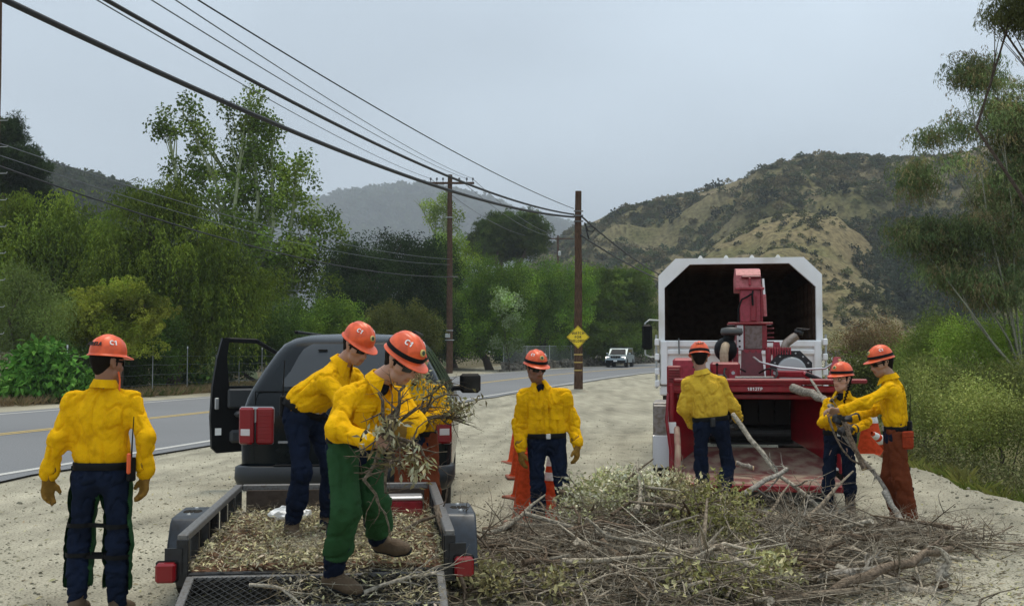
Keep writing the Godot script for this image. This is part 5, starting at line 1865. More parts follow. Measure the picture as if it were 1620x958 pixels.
	# engine deck
	put("engine_cowl", one_box(Vector3(0.36, 0.36, 1.0), 0.03, Vector3(-0.78, 1.43, -2.6)), M.red_pink, t)
	put("engine_cowl", one_box(Vector3(0.36, 0.22, 0.5), 0.025, Vector3(-0.31, 1.45, -2.0)), M.red, t)
	put("feed_housing", one_box(Vector3(1.2, 0.14, 0.9), 0.03, Vector3(0.0, 1.25, -2.2)), M.red, t)
	put("deck_plate", one_box(Vector3(1.95, 0.06, 2.0), 0.01, Vector3(0.0, 1.16, -2.2)), M.red, t)
	put("clear_box", one_box(Vector3(0.10, 0.16, 0.1), 0.02, Vector3(-0.56, 1.40, -1.6)), M.lamp_clear, t)
	# air cleaner
	var ac := MB.new()
	ac.blob(Vector3(-0.28, 1.72, -2.5), Vector3(0.15, 0.16, 0.15), 16, 10)
	ac.cyl(Vector3(-0.25, 1.82, -2.5), Vector3(-0.22, 1.94, -2.5), 0.07, 12)
	var acp := put("air_cleaner", ac.mesh(), M.suv_trim, t)
	ac = MB.new()
	ac.lathe(Vector3(-0.2, 1.91, -2.5), [Vector2(0.0, -0.01), Vector2(0.13, 0.0), Vector2(0.145, 0.03), Vector2(0.135, 0.085), Vector2(0.06, 0.10), Vector2(0, 0.10)], 20)
	put("rain_cap", ac.mesh(), M.rain_cap, acp)
	ac = MB.new()
	ac.tube([Vector3(-0.31, 1.5, -2.25), Vector3(-0.31, 1.68, -2.25), Vector3(-0.29, 1.76, -2.32), Vector3(-0.28, 1.77, -2.42)], [0.055], 12)
	put("intake_pipe", ac.mesh(), M.tan_pipe, acp)
	# chute: base, column, turntable, tall spout
	var cz := -2.9
	m = MB.new()
	m.grid([[Vector3(-0.05, 1.78, cz + 0.16), Vector3(0.18, 1.78, cz + 0.16)], [Vector3(-0.10, 1.3, cz + 0.3), Vector3(0.23, 1.3, cz + 0.3)]])
	m.box(Vector3(0.065, 1.55, cz), Vector3(0.25, 0.6, 0.3), 0.01)
	put("chute_base", m.mesh(), M.red_dark, t)
	put("base_flange", one_box(Vector3(0.5, 0.03, 0.4), 0.006, Vector3(0.065, 1.30, cz + 0.35)), M.red_pink, t)
	for s: float in [-1.0, 1.0]:
		m = MB.new()
		m.prism(PackedVector2Array([Vector2(0, 0), Vector2(0.16, 0.0), Vector2(0.10, 0.42), Vector2(0.02, 0.42)]), 0.02, Vector3(0.065 + s * 0.26 - (0.16 if s < 0 else 0.0), 1.40, cz + 0.14), Basis(Vector3(1, 0, 0), Vector3.UP, Vector3.BACK))
		put("gusset", m.mesh(), M.red_pink, t)
	for s: float in [-1.0, 1.0]:
		put("support_post", one_box(Vector3(0.07, 0.5, 0.07), 0.01, Vector3(0.065 + s * 0.21, 1.5, cz + 0.22)), M.red_pink, t)
	m = MB.new()
	m.prism(PackedVector2Array([Vector2(-0.30, 0.0), Vector2(-0.14, 0.0), Vector2(-0.10, 0.34), Vector2(-0.13, 0.36)]), 0.04, Vector3(-0.05, 1.55, cz + 0.25))
	put("side_brace", m.mesh(), M.red_pink, t)
	var col := put("column", one_box(Vector3(0.40, 0.34, 0.34), 0.012, Vector3(0.065, 1.88, cz)), M.red, t)
	put("wear_plate", one_box(Vector3(0.22, 0.30, 0.012), 0.0, Vector3(0.09, 1.885, cz + 0.176)), M.column_grey, col)
	var ws := put("white_strip", one_box(Vector3(0.085, 0.33, 0.016), 0.004, Vector3(-0.085, 1.88, cz + 0.178)), M.white_print, col)
	for k in 4:
		m = MB.new()
		m.cyl(Vector3(-0.09, 1.76 + k * 0.075, cz + 0.18), Vector3(-0.09, 1.76 + k * 0.075, cz + 0.194), 0.014, 8)
		put("bolt_hole", m.mesh(), M.black, ws)
	m = MB.new()
	for k in 3:
		m.prism(PackedVector2Array([Vector2(-0.045, 0), Vector2(0.0, -0.07), Vector2(0.045, 0)]), 0.02, Vector3(0.0 + k * 0.08, 1.72, cz + 0.18))
	put("toothed_plate", m.mesh(), M.red_pink, col)
	put("turntable_flange", one_box(Vector3(0.58, 0.03, 0.44), 0.006, Vector3(0.05, 2.065, cz)), M.red, t)
	for k in 4:
		put("flange_bolt", one_box(Vector3(0.10, 0.02, 0.02), 0.004, Vector3(0.31, 1.82 + k * 0.06, cz + 0.12)), M.red_dark, t)
	# spout: straight riser leaning forward, hood on top
	m = MB.new()
	m.box(Vector3(0.065, 2.32, cz - 0.03), Vector3(0.27, 0.50, 0.26), 0.012, Basis(Vector3.RIGHT, -0.08))
	var sp := put("chute", m.mesh(), M.red_pink, t)
	put("chute_rib", one_box(Vector3(0.075, 0.34, 0.05), 0.01, Vector3(0.095, 2.26, cz + 0.115), Basis(Vector3.RIGHT, -0.06)), M.red, sp)
	put("chute_edge", one_box(Vector3(0.02, 0.50, 0.30), 0.004, Vector3(0.205, 2.32, cz - 0.02), Basis(Vector3.RIGHT, -0.08)), M.red, sp)
	put("chute_flange", one_box(Vector3(0.37, 0.03, 0.36), 0.006, Vector3(0.055, 2.53, cz - 0.05)), M.red_pink, sp)
	m = MB.new()
	m.prism(PackedVector2Array([Vector2(0.0, 2.54), Vector2(0.15, 2.54), Vector2(0.12, 2.71), Vector2(0.02, 2.79), Vector2(-0.35, 2.83), Vector2(-0.75, 2.71), Vector2(-0.70, 2.51), Vector2(-0.35, 2.59)]), 0.32, Vector3(0.035, 0, cz - 0.02), Basis(Vector3.BACK, Vector3.UP, Vector3.LEFT))
	var hd := put("chute_hood", m.mesh(), M.red_pale, t)
	put("hood_hinge", one_box(Vector3(0.26, 0.035, 0.05), 0.012, Vector3(0.07, 2.68, cz + 0.13)), M.red_dark, hd)
	put("hood_tab", one_box(Vector3(0.03, 0.10, 0.05), 0.006, Vector3(0.05, 2.62, cz + 0.14)), M.red_pink, hd)
	m = MB.new()
	m.cyl(Vector3(0.245, 2.16, cz + 0.1), Vector3(0.235, 2.45, cz + 0.1), 0.028, 10)
	put("ram", m.mesh(), M.red_pale, t)
	m = MB.new()
	m.cyl(Vector3(0.237, 2.44, cz + 0.1), Vector3(0.225, 2.66, cz + 0.08), 0.017, 10)
	put("ram_rod", m.mesh(), M.white_paint, t)
	m = MB.new()
	m.tube([Vector3(-0.10, 2.08, cz + 0.16), Vector3(-0.105, 2.25, cz + 0.17), Vector3(-0.06, 2.38, cz + 0.17), Vector3(0.02, 2.42, cz + 0.17), Vector3(0.08, 2.46, cz + 0.16)], [0.014], 6)
	m.tube([Vector3(0.09, 2.5, cz + 0.15), Vector3(0.08, 2.43, cz + 0.16), Vector3(0.085, 2.3, cz + 0.16)], [0.014], 6)
	put("hydraulic_hose", m.mesh(), M.black, t)
	# exhaust and clutch housing
	m = MB.new()
	m.tube([Vector3(0.46, 1.5, -2.5), Vector3(0.46, 1.72, -2.5), Vector3(0.49, 1.80, -2.5), Vector3(0.57, 1.865, -2.5), Vector3(0.63, 1.90, -2.5)], [0.055], 12)
	var exh := put("exhaust_pipe", m.mesh(), M.exhaust, t)
	m = MB.new()
	m.lathe(Vector3(0.64, 1.92, -2.5), [Vector2(0.0, -0.01), Vector2(0.062, 0.0), Vector2(0.06, 0.05), Vector2(0, 0.05)], 14, Vector3(0.35, 1, 0).normalized())
	m.box(Vector3(0.70, 1.985, -2.5), Vector3(0.16, 0.015, 0.12), 0.004, Basis(Vector3.BACK, -0.1))
	put("exhaust_flap", m.mesh(), M.steel_dark, exh)
	m = MB.new()
	var oct := PackedVector2Array()
	for k in 8:
		oct.append(Vector2(cos(TAU * (k + 0.5) / 8), sin(TAU * (k + 0.5) / 8)) * 0.275)
	m.prism(oct, 0.22, Vector3(0.53, 1.45, -2.35))
	var ch := put("clutch_housing", m.mesh(), M.steel_dark, t)
	m = MB.new()
	m.lathe(Vector3(0.53, 1.44, -2.24), [Vector2(0.19, -0.01), Vector2(0.18, 0.02), Vector2(0.16, 0.03), Vector2(0.0, 0.035)], 24, Vector3.BACK)
	put("cover_disc", m.mesh(), M.galv, ch)
	m = MB.new()
	for k in 14:
		var an := TAU * k / 14
		m.cyl(Vector3(0.53 + cos(an) * 0.228, 1.45 + sin(an) * 0.228, -2.25), Vector3(0.53 + cos(an) * 0.228, 1.45 + sin(an) * 0.228, -2.225), 0.012, 6)
	put("bolt_ring", m.mesh(), M.galv, ch)
	m = MB.new()
	for k in 9:
		m.box(Vector3(0.26 + k * 0.032, 1.70, -2.3), Vector3(0.014, 0.09, 0.2), 0.003)
	put("cooling_fins", m.mesh(), M.red_pink, ch)
	# right-hand arms, control cable
	m = MB.new()
	m.bar(Vector3(0.90, 1.36, -1.3), Vector3(1.0, 1.62, -1.5), 0.09, 0.05, 0.012)
	put("swing_arm", m.mesh(), M.red, t)
	m = MB.new()
	m.bar(Vector3(1.06, 1.3, -1.3), Vector3(1.01, 1.60, -1.45), 0.04, 0.04, 0.008)
	put("wooden_stake", m.mesh(), M.stake, t)
	m = MB.new()
	m.bar(Vector3(0.30, 1.42, -1.7), Vector3(0.62, 1.42, -1.5), 0.09, 0.08, 0.015)
	m.bar(Vector3(0.62, 1.42, -1.5), Vector3(0.80, 1.33, -1.2), 0.09, 0.06, 0.015)
	put("linkage", m.mesh(), M.red, t)
	m = MB.new()
	m.bar(Vector3(0.63, 1.42, -1.44), Vector3(0.80, 1.34, -1.15), 0.05, 0.05, 0.01)
	put("rubber_stop", m.mesh(), M.black, t)
	m = MB.new()
	m.tube([Vector3(0.07, 1.62, -2.4), Vector3(0.12, 1.56, -1.9), Vector3(0.35, 1.50, -1.7), Vector3(0.62, 1.475, -1.6), Vector3(0.86, 1.49, -1.5), Vector3(0.97, 1.57, -1.48)], [0.014], 6)
	put("control_cable", m.mesh(), M.silver, t)
	# frame, fenders, wheels
	put("frame", one_box(Vector3(1.1, 0.22, 2.6), 0.02, Vector3(0, 0.66, -4.0)), M.red, t)
	put("body_panel", one_box(Vector3(1.6, 0.55, 1.3), 0.03, Vector3(0, 0.85, -3.2)), M.red, t)
	for s: float in [-1.0, 1.0]:
		var fd := put("fender", one_box(Vector3(0.29, 0.39, 0.05), 0.012, Vector3(s * 1.06, 0.83, -1.85)), M.plate_dull, t)
		put("fender_top", one_box(Vector3(0.29, 0.05, 0.9), 0.012, Vector3(s * 1.06, 1.03, -2.3)), M.plate_dull, fd)
		var fl := put("fender", one_box(Vector3(0.30, 0.40, 0.03), 0.006, Vector3(s * 1.06, 0.45, -1.78), Basis(Vector3.RIGHT, -0.12)), M.diamond_plate, t)
		var tr := MB.new()
		for i in 9:
			for j in 12:
				tr.box(Vector3(s * 1.06 - 0.128 + i * 0.032, 0.275 + j * 0.032, -1.758 - (j * 0.032 - 0.175) * 0.12), Vector3(0.022, 0.006, 0.006), 0.0, Basis(Vector3.BACK, 0.78 if (i + j) % 2 else -0.78))
		put("tread_pattern", tr.mesh(), M.diamond_plate, fl).set_meta("kind", "stuff")
		for x: float in [-0.11, 0.11]:
			m = MB.new()
			m.lathe(Vector3(s * 1.06 + x, 0.28, -1.752), [Vector2(0.016, 0.0), Vector2(0.012, 0.01), Vector2(0, 0.012)], 8, Vector3.BACK)
			put("bolt", m.mesh(), M.steel_dark, fl)
		wheel(t, Vector3(s * 1.08, 0.40, -2.35), 0.40, 0.26)
	m = MB.new()
	m.bar(Vector3(0, 0.62, -5.0), Vector3(0, 0.62, -6.6), 0.12, 0.12, 0.01)
	put("drawbar", m.mesh(), M.red, t)


func build_cones() -> void:
	var cone := thing("traffic_cone", "orange traffic cone nearest the camera, beside the standing man's leg", "traffic cone", gnd(831, 832), 0.2, "orange traffic cones")
	var m := MB.new()
	m.lathe(Vector3.ZERO, [Vector2(0.155, 0.03), Vector2(0.15, 0.05), Vector2(0.135, 0.06), Vector2(0.032, 0.70), Vector2(0.026, 0.71), Vector2(0.02, 0.69)], 24)
	put("body", m.mesh(), M.cone, cone)
	put("base", one_box(Vector3(0.38, 0.035, 0.38), 0.012, Vector3(0, 0.018, 0)), M.cone_base, cone)
	var banded := cone.duplicate()
	copy_of(cone, "traffic_cone", gnd(829, 789), 0.6, "orange traffic cone, second in the row behind the standing man", "orange traffic cones")
	copy_of(cone, "traffic_cone", gnd(823, 756), 0.1, "orange traffic cone, third in the row behind the standing man", "orange traffic cones")
	copy_of(cone, "traffic_cone", gnd(818, 733), 0.4, "orange traffic cone, farthest in the row behind the standing man", "orange traffic cones")
	var b := copy_of(cone, "traffic_cone", gnd(873, 827), 0.3, "orange traffic cone with white bands between the standing man's legs", "orange traffic cones")
	bands(b)
	var c := copy_of(cone, "traffic_cone", gnd(1378, 722), 0.0, "tall orange cone with a white band behind the two right-hand workers", "orange traffic cones")
	c.scale = Vector3(1.6, 1.3, 1.6)
	bands(c)
	var d := copy_of(cone, "traffic_cone", gnd(1398, 724) + Vector3(0.1, 0.14, 0.3), 0.0, "orange cone lying tilted against the tall one, behind the red chaps", "orange traffic cones")
	d.rotation = Vector3(0.3, 0.5, 1.1)
	bands(d)
	banded.free()


func bands(o: Node3D) -> void:
	for e: Array in [[0.42, 0.50], [0.56, 0.66]]:
		var m := MB.new()
		var rad := func(h: float) -> float: return lerpf(0.135, 0.032, (h - 0.06) / 0.64) + 0.003
		m.lathe(Vector3.ZERO, [Vector2(rad.call(e[0]) - 0.003, e[0]), Vector2(rad.call(e[0]), e[0] + 0.002), Vector2(rad.call(e[1]), e[1] - 0.002), Vector2(rad.call(e[1]) - 0.003, e[1])], 24)
		put("white_band", m.mesh(), M.cone_white, o)


# ---------------------------------------------------------------- people
# A field of tapered capsules that melt into one another, meshed as one continuous surface.
class Field:
	var lo: Vector3
	var nx: int
	var ny: int
	var nz: int
	var h: float
	var k: float
	var g := PackedFloat32Array()

	func _init(a: Vector3, b: Vector3, cell: float, sharp: float) -> void:
		lo = a
		h = cell
		k = sharp
		nx = int((b.x - a.x) / h) + 2
		ny = int((b.y - a.y) / h) + 2
		nz = int((b.z - a.z) / h) + 2
		g.resize(nx * ny * nz)

	# flat < 1 thins the capsule along the given axis
	func bone(a: Vector3, b: Vector3, ra: float, rb: float, axis := Vector3.ZERO, flat := 1.0) -> void:
		var reach := maxf(ra, rb) + 4.0 / k
		var p0 := (a.min(b) - Vector3.ONE * reach - lo) / h
		var p1 := (a.max(b) + Vector3.ONE * reach - lo) / h
		var x0 := maxi(0, int(p0.x)); var x1 := mini(nx - 1, int(p1.x) + 1)
		var y0 := maxi(0, int(p0.y)); var y1 := mini(ny - 1, int(p1.y) + 1)
		var z0 := maxi(0, int(p0.z)); var z1 := mini(nz - 1, int(p1.z) + 1)
		var st := axis * (1.0 / flat - 1.0)
		var ba := b - a
		ba += st * ba.dot(axis)
		var inv := 1.0 / maxf(ba.length_squared(), 1e-9)
		var dr := rb - ra
		var far := 4.0 / k
		for z in range(z0, z1 + 1):
			for y in range(y0, y1 + 1):
				var i := (z * ny + y) * nx + x0
				var q := lo + Vector3(x0, y, z) * h - a
				for x in range(x0, x1 + 1):
					var p := q + st * q.dot(axis)
					var t := clampf(p.dot(ba) * inv, 0.0, 1.0)
					var d := (p - ba * t).length() - ra - dr * t
					if d < far:
						g[i] += exp(-k * d)
					i += 1
					q.x += h

	func value(p: Vector3) -> float:
		var q := (p - lo) / h
		if q.x < 0 or q.y < 0 or q.z < 0 or q.x >= nx - 1 or q.y >= ny - 1 or q.z >= nz - 1:
			return 0.0
		return g[(roundi(q.z) * ny + roundi(q.y)) * nx + roundi(q.x)]

	# from p along dir until the surface
	func trace(p: Vector3, dir: Vector3, most := 0.5) -> Vector3:
		var s := h * 0.4
		var t := 0.0
		while t < most:
			if value(p + dir * t) > 1.0:
				return p + dir * (t - s * 0.5)
			t += s
		return p + dir * most

	func surface(m: MB) -> void:
		var first := m.v.size()
		var at := PackedInt32Array()
		at.resize(g.size())
		at.fill(-1)
		var sx := 1
		var sy := nx
		var sz := nx * ny
		var low := exp(-k * h * 1.75)
		var high := exp(k * h * 1.75)
		var off := PackedInt32Array([0, sx, sy, sx + sy, sz, sx + sz, sy + sz, sx + sy + sz])
		var cor := [Vector3(0, 0, 0), Vector3(1, 0, 0), Vector3(0, 1, 0), Vector3(1, 1, 0), Vector3(0, 0, 1), Vector3(1, 0, 1), Vector3(0, 1, 1), Vector3(1, 1, 1)]
		var edges := [[0, 1], [2, 3], [4, 5], [6, 7], [0, 2], [1, 3], [4, 6], [5, 7], [0, 4], [1, 5], [2, 6], [3, 7]]
		var f := PackedFloat32Array()
		f.resize(8)
		for z in nz - 1:
			for y in ny - 1:
				var i := (z * ny + y) * nx
				for x in nx - 1:
					var c := g[i]
					if c > low and c < high:
						var any_in := false
						var any_out := false
						for e in 8:
							var w := g[i + off[e]]
							if w > 1.0:
								any_in = true
							else:
								any_out = true
						if any_in and any_out:
							for e in 8:
								f[e] = log(maxf(g[i + off[e]], 1e-12))
							var sum := Vector3.ZERO
							var n := 0
							for e in edges:
								var a := f[e[0]]
								var b := f[e[1]]
								if (a > 0.0) != (b > 0.0):
									sum += (cor[e[0]] as Vector3).lerp(cor[e[1]], a / (a - b))
									n += 1
							at[i] = m.p(lo + (Vector3(x, y, z) + sum / n) * h)
					i += 1
		for z in range(1, nz - 1):
			for y in range(1, ny - 1):
				var i := (z * ny + y) * nx + 1
				for x in range(1, nx - 1):
					if at[i] >= 0:
						var a := g[i] > 1.0
						if (g[i + sx] > 1.0) != a:
							_q(m, a, at[i], at[i - sy], at[i - sy - sz], at[i - sz])
						if (g[i + sy] > 1.0) != a:
							_q(m, a, at[i], at[i - sz], at[i - sx - sz], at[i - sx])
						if (g[i + sz] > 1.0) != a:
							_q(m, a, at[i], at[i - sx], at[i - sx - sy], at[i - sy])
					i += 1

	func _q(m: MB, inside: bool, a: int, b: int, c: int, d: int) -> void:
		if a < 0 or b < 0 or c < 0 or d < 0:
			return
		if inside:
			m.tri(a, c, b)
			m.tri(a, d, c)
		else:
			m.tri(a, b, c)
			m.tri(a, c, d)


# inward folds of cloth: creases run across each limb and down the trunk. segs: [a, b, along, round]
func crease(m: MB, from: int, amp: float, segs: Array, shift: Vector3) -> void:
	var n := m.normals()
	for i in range(from, m.v.size()):
		var p := m.v[i]
		var best := 1e9
		var q := p
		for s: Array in segs:
			var a: Vector3 = s[0]
			var ba: Vector3 = s[1] - a
			var t := clampf((p - a).dot(ba) / ba.length_squared(), 0.0, 1.0)
			var off := p - a - ba * t
			var d: float = off.length() - s[4]
			if d < best:
				best = d
				var dir := ba.normalized()
				var al := (p - a).dot(dir)
				q = dir * al * s[2] + (p - a - dir * al) * s[3]
		q += shift
		var x := fold_noise.get_noise_3dv(q)
		var y := fold_noise.get_noise_3dv(q * 0.45 + Vector3.ONE * 7.0)
		var z := fold_noise.get_noise_3dv(q * 2.1 + Vector3.ONE * 17.0)
		var f := 0.80 * pow(1.0 - smoothstep(0.0, 0.26, absf(x)), 1.5) + 0.55 * smoothstep(0.35, -0.35, y) + 0.18 * (1.0 - smoothstep(0.0, 0.2, absf(z)))
		m.v[i] = p - n[i] * amp * f


func box_of(pts: Array, pad: float) -> Array:
	var a: Vector3 = pts[0]
	var b: Vector3 = pts[0]
	for p: Vector3 in pts:
		a = a.min(p)
		b = b.max(p)
	return [a - Vector3.ONE * pad, b + Vector3.ONE * pad]


func hand(f: Field, w: Vector3, d: Vector3, n: Vector3, right: bool, curl: float, fat: float) -> void:
	d = d.normalized()
	n = (n - d * n.dot(d)).normalized()
	var t := d.cross(n) * (1.0 if right else -1.0)
	var lens := [0.078, 0.086, 0.080, 0.062]
	var offs := [0.031, 0.011, -0.010, -0.029]
	for i in 4:
		var kn: Vector3 = w + d * (0.088 - absf(offs[i] - 0.01) * 0.25) + t * offs[i]
		f.bone(w + d * 0.015 + t * offs[i] * 0.6, kn, 0.019 + fat, 0.0125 + fat, n, 0.85)
		var dir := d
		var p := kn
		for s in 3:
			var bend: float = curl * [0.75, 1.25, 0.9][s] + 0.08 * (i - 1) * curl
			var ax := dir.cross(n).normalized()
			dir = dir.rotated(ax, bend)
			n = n.rotated(ax, bend)
			var e: Vector3 = p + dir * lens[i] * [0.46, 0.31, 0.25][s]
			f.bone(p, e, 0.0098 + fat - s * 0.0009, 0.0090 + fat - s * 0.0009)
			p = e
		for s in 3:                       # turn the palm normal back for the next finger
			var bend: float = curl * [0.75, 1.25, 0.9][2 - s] + 0.08 * (i - 1) * curl
			var ax := dir.cross(n).normalized()
			dir = dir.rotated(ax, -bend)
			n = n.rotated(ax, -bend)
	var b := w + d * 0.03 + t * 0.026
	var td := (d * 0.65 + t * 0.75 + n * (0.2 + 0.35 * curl)).normalized()
	var m := b + td * 0.042
	f.bone(w + d * 0.012, b, 0.02 + fat, 0.016 + fat)
	f.bone(b, m, 0.0145 + fat, 0.0115 + fat)
	var t2 := (td + d * 0.5 - t * 0.4 * curl + n * 0.4 * curl).normalized()
	f.bone(m, m + t2 * 0.034, 0.0115 + fat, 0.0095 + fat)


func frame_of(fwd: Vector3, up: Vector3) -> Basis:
	var f := fwd.normalized()
	var r := up.cross(f).normalized()
	return Basis(r, f.cross(r), f)        # x to the person's left, y up, z forwards


func skin_tint(m: MB, from: int, c: Vector3, b: Basis, tone: Color, beard: float) -> void:
	for i in range(from, m.v.size()):
		var q := (m.v[i] - c) * b       # into head axes
		var col := tone
		if q.z > 0.03:
			if q.y < -0.035 and q.y > -0.13:
				col = col.lerp(Color(0.05, 0.035, 0.03), beard)
			if absf(q.y + 0.064) < 0.009 and absf(q.x) < 0.026 and q.z > 0.07:
				col = tone.lerp(Color(0.30, 0.08, 0.06), 0.6)
			if absf(q.y - 0.032) < 0.006 and absf(absf(q.x) - 0.034) < 0.02 and q.z > 0.05:
				col = Color(0.03, 0.02, 0.015)
			if absf(q.y - 0.006) < 0.008 and absf(absf(q.x) - 0.032) < 0.011 and q.z > 0.05:
				col = Color(0.02, 0.015, 0.012) if absf(absf(q.x) - 0.032) < 0.005 else Color(0.55, 0.52, 0.48)
		var cheek := exp(-(pow(absf(q.x) - 0.045, 2.0) + pow(q.y + 0.03, 2.0)) / 0.0006) * 0.25
		m.c[i] = col.lerp(Color(tone.r * 1.1, tone.g * 0.75, tone.b * 0.7), cheek if q.z > 0.03 else 0.0)


# J: joints (world), o: looks
func person(label: String, root: Vector3, J: Dictionary, o: Dictionary) -> Node3D:
	var t := thing("person", label, "person", root, 0.0, "crew at work")
	var L := {}
	for key: String in J:
		var q: Vector3 = J[key]
		L[key] = q if key.begins_with("d_") else q - root
	var w: float = o.get("width", 1.0)
	var cf: Vector3 = (L.d_chest as Vector3).normalized()
	var pf: Vector3 = (L.d_pelvis as Vector3).normalized()
	var shift := Vector3(label.hash() % 97, label.hash() % 61, 3.0)
	for s: String in ["shL", "shR"]:           # the joint sits below the top of the shoulder
		L[s] += (L.waist - L.neck as Vector3).normalized() * 0.016
	# ---- shirt
	var bb := box_of([L.shL, L.shR, L.elL, L.elR, L.wrL, L.wrR, L.waist, L.neck], 0.17)
	var fs := Field.new(bb[0], bb[1], 0.0098, 52.0)
	var mid: Vector3 = (L.shL + L.shR) * 0.5
	var spine: Vector3 = (mid - L.waist).normalized()
	var side: Vector3 = (L.shR - L.shL).normalized()
	var cc := mid - spine * 0.13
	fs.bone(cc - side * 0.060 * w, cc + side * 0.060 * w, 0.128 * w, 0.128 * w, cf, 0.80)
	fs.bone(mid - spine * 0.07, L.waist + spine * 0.07, 0.150 * w, 0.156 * w, cf, 0.76)
	fs.bone(L.waist - side * 0.065 * w + spine * 0.085, L.waist + side * 0.065 * w + spine * 0.085, 0.118 * w, 0.118 * w, cf, 0.88)
	fs.bone(L.waist - side * 0.06 * w + spine * 0.02, L.waist + side * 0.06 * w + spine * 0.02, 0.112 * w, 0.112 * w, cf, 0.88)
	fs.bone(mid - spine * 0.04, L.neck - spine * 0.005, 0.080 * w, 0.056)
	for s: String in ["L", "R"]:
		var a: Vector3 = L["sh" + s]
		var b: Vector3 = L["el" + s]
		var c: Vector3 = L["wr" + s]
		fs.bone(L.neck - spine * 0.04, a, 0.048 * w, 0.050 * w)
		fs.bone(mid.lerp(a, 0.55) - spine * 0.08, a - spine * 0.03, 0.085 * w, 0.056 * w)
		fs.bone(a, b, 0.060 * w, 0.063 * w)
		fs.bone(b, b.lerp(c, 0.85), 0.064 * w, 0.056 * w)
		fs.bone(b.lerp(c, 0.86), c, 0.046 * w, 0.046 * w)
	var m := MB.new()
	fs.surface(m)
	crease(m, 0, 0.018, [[L.waist, mid, 3.2, 6.0, 0.14], [L.shL, L.elL, 4.6, 4.4, 0.06], [L.shR, L.elR, 4.6, 4.4, 0.06], [L.elL, L.wrL, 6.0, 4.6, 0.05], [L.elR, L.wrR, 6.0, 4.6, 0.05]], shift)
	put("shirt", m.mesh(), o.get("shirt", M.shirt), t)
	# ---- trousers
	bb = box_of([L.waist, L.hipL, L.hipR, L.knL, L.knR, L.anL, L.anR], 0.16)
	var ft := Field.new(bb[0], bb[1], 0.0115, 60.0)
	var hm: Vector3 = (L.hipL + L.hipR) * 0.5
	var hs: Vector3 = (L.hipR - L.hipL).normalized()
	ft.bone(L.waist - hs * 0.05 * w - spine * 0.01, L.waist + hs * 0.05 * w - spine * 0.01, 0.108 * w, 0.108 * w, pf, 0.82)
	ft.bone(hm - hs * 0.06 * w + Vector3(0, 0.02, 0), hm + hs * 0.06 * w + Vector3(0, 0.02, 0), 0.118 * w, 0.118 * w, pf, 0.92)
	for s: String in ["L", "R"]:
		ft.bone(L["hip" + s], L["kn" + s], 0.092 * w, 0.074 * w)
		ft.bone(L["kn" + s], (L["kn" + s] as Vector3).lerp(L["an" + s], 0.5), 0.073 * w, 0.074 * w)
		ft.bone((L["kn" + s] as Vector3).lerp(L["an" + s], 0.45), L["an" + s], 0.073 * w, 0.066 * w)
	m = MB.new()
	ft.surface(m)
	crease(m, 0, 0.017, [[L.hipL, L.knL, 5.0, 5.0, 0.09], [L.hipR, L.knR, 5.0, 5.0, 0.09], [L.knL, L.anL, 8.5, 4.0, 0.07], [L.knR, L.anR, 8.5, 4.0, 0.07]], shift + Vector3.ONE * 20.0)
	put("trousers", m.mesh(), o.get("trousers", M.trousers), t)
	# ---- boots
	for s: String in ["L", "R"]:
		var an: Vector3 = L["an" + s]
		var toe: Vector3 = (L["d_toe" + s] as Vector3).normalized()
		var shin: Vector3 = (L["kn" + s] - an as Vector3).normalized()
		var dn: Vector3 = (-shin + toe * shin.dot(toe)).normalized()
		var heel := an + dn * 0.055 - toe * 0.035
		var ball := an + dn * 0.062 + toe * 0.115
		bb = box_of([an, heel, ball + toe * 0.07, an + shin * 0.1], 0.08)
		var fb := Field.new(bb[0], bb[1], 0.009, 110.0)
		fb.bone(an + shin * 0.09, an + dn * 0.03, 0.050, 0.048)
		fb.bone(heel, ball, 0.042, 0.046, dn, 0.85)
		fb.bone(ball, ball + toe * 0.055 + dn * 0.006, 0.045, 0.036, dn, 0.85)
		fb.bone(an + dn * 0.02, ball, 0.045, 0.036)
		m = MB.new()
		fb.surface(m)
		var bt := put("boot", m.mesh(), M.boot, t)
		m = MB.new()
		var fsole := Field.new(bb[0], bb[1], 0.009, 160.0)
		fsole.bone(heel + dn * 0.030, ball + dn * 0.028, 0.045, 0.05, dn, 0.32)
		fsole.bone(ball + dn * 0.028, ball + toe * 0.06 + dn * 0.028, 0.05, 0.038, dn, 0.32)
		fsole.surface(m)
		put("sole", m.mesh(), M.black, bt)
	# ---- body: head, neck, bare skin and the figure under the clothes, one mesh
	var hb := frame_of(L.d_face, L.d_up)
	var hc: Vector3 = L.head
	var up := hb.y
	bb = box_of([hc, L.neck], 0.19)
	var fh := Field.new(bb[0], bb[1], 0.0072, 130.0)
	var hp := func(x: float, y: float, z: float) -> Vector3: return hc + hb * Vector3(x, y, z)
	fh.bone(hp.call(0, 0.035, -0.022), hp.call(0, 0.03, 0.012), 0.088, 0.086, hb.x, 0.86)
	fh.bone(hp.call(0, -0.01, 0.035), hp.call(0, -0.075, 0.048), 0.060, 0.042, hb.x, 0.95)
	fh.bone(hp.call(-0.028, -0.07, 0.035), hp.call(0.028, -0.07, 0.035), 0.034, 0.034)
	fh.bone(hp.call(-0.012, -0.098, 0.062), hp.call(0.012, -0.098, 0.062), 0.019, 0.019)
	fh.bone(hp.call(-0.034, 0.03, 0.072), hp.call(0.034, 0.03, 0.072), 0.016, 0.016)
	fh.bone(hp.call(0, 0.012, 0.09), hp.call(0, -0.032, 0.110), 0.009, 0.013)
	fh.bone(hp.call(-0.012, -0.036, 0.098), hp.call(0.012, -0.036, 0.098), 0.009, 0.009)
	fh.bone(hp.call(-0.018, -0.060, 0.083), hp.call(0.018, -0.060, 0.083), 0.010, 0.010)
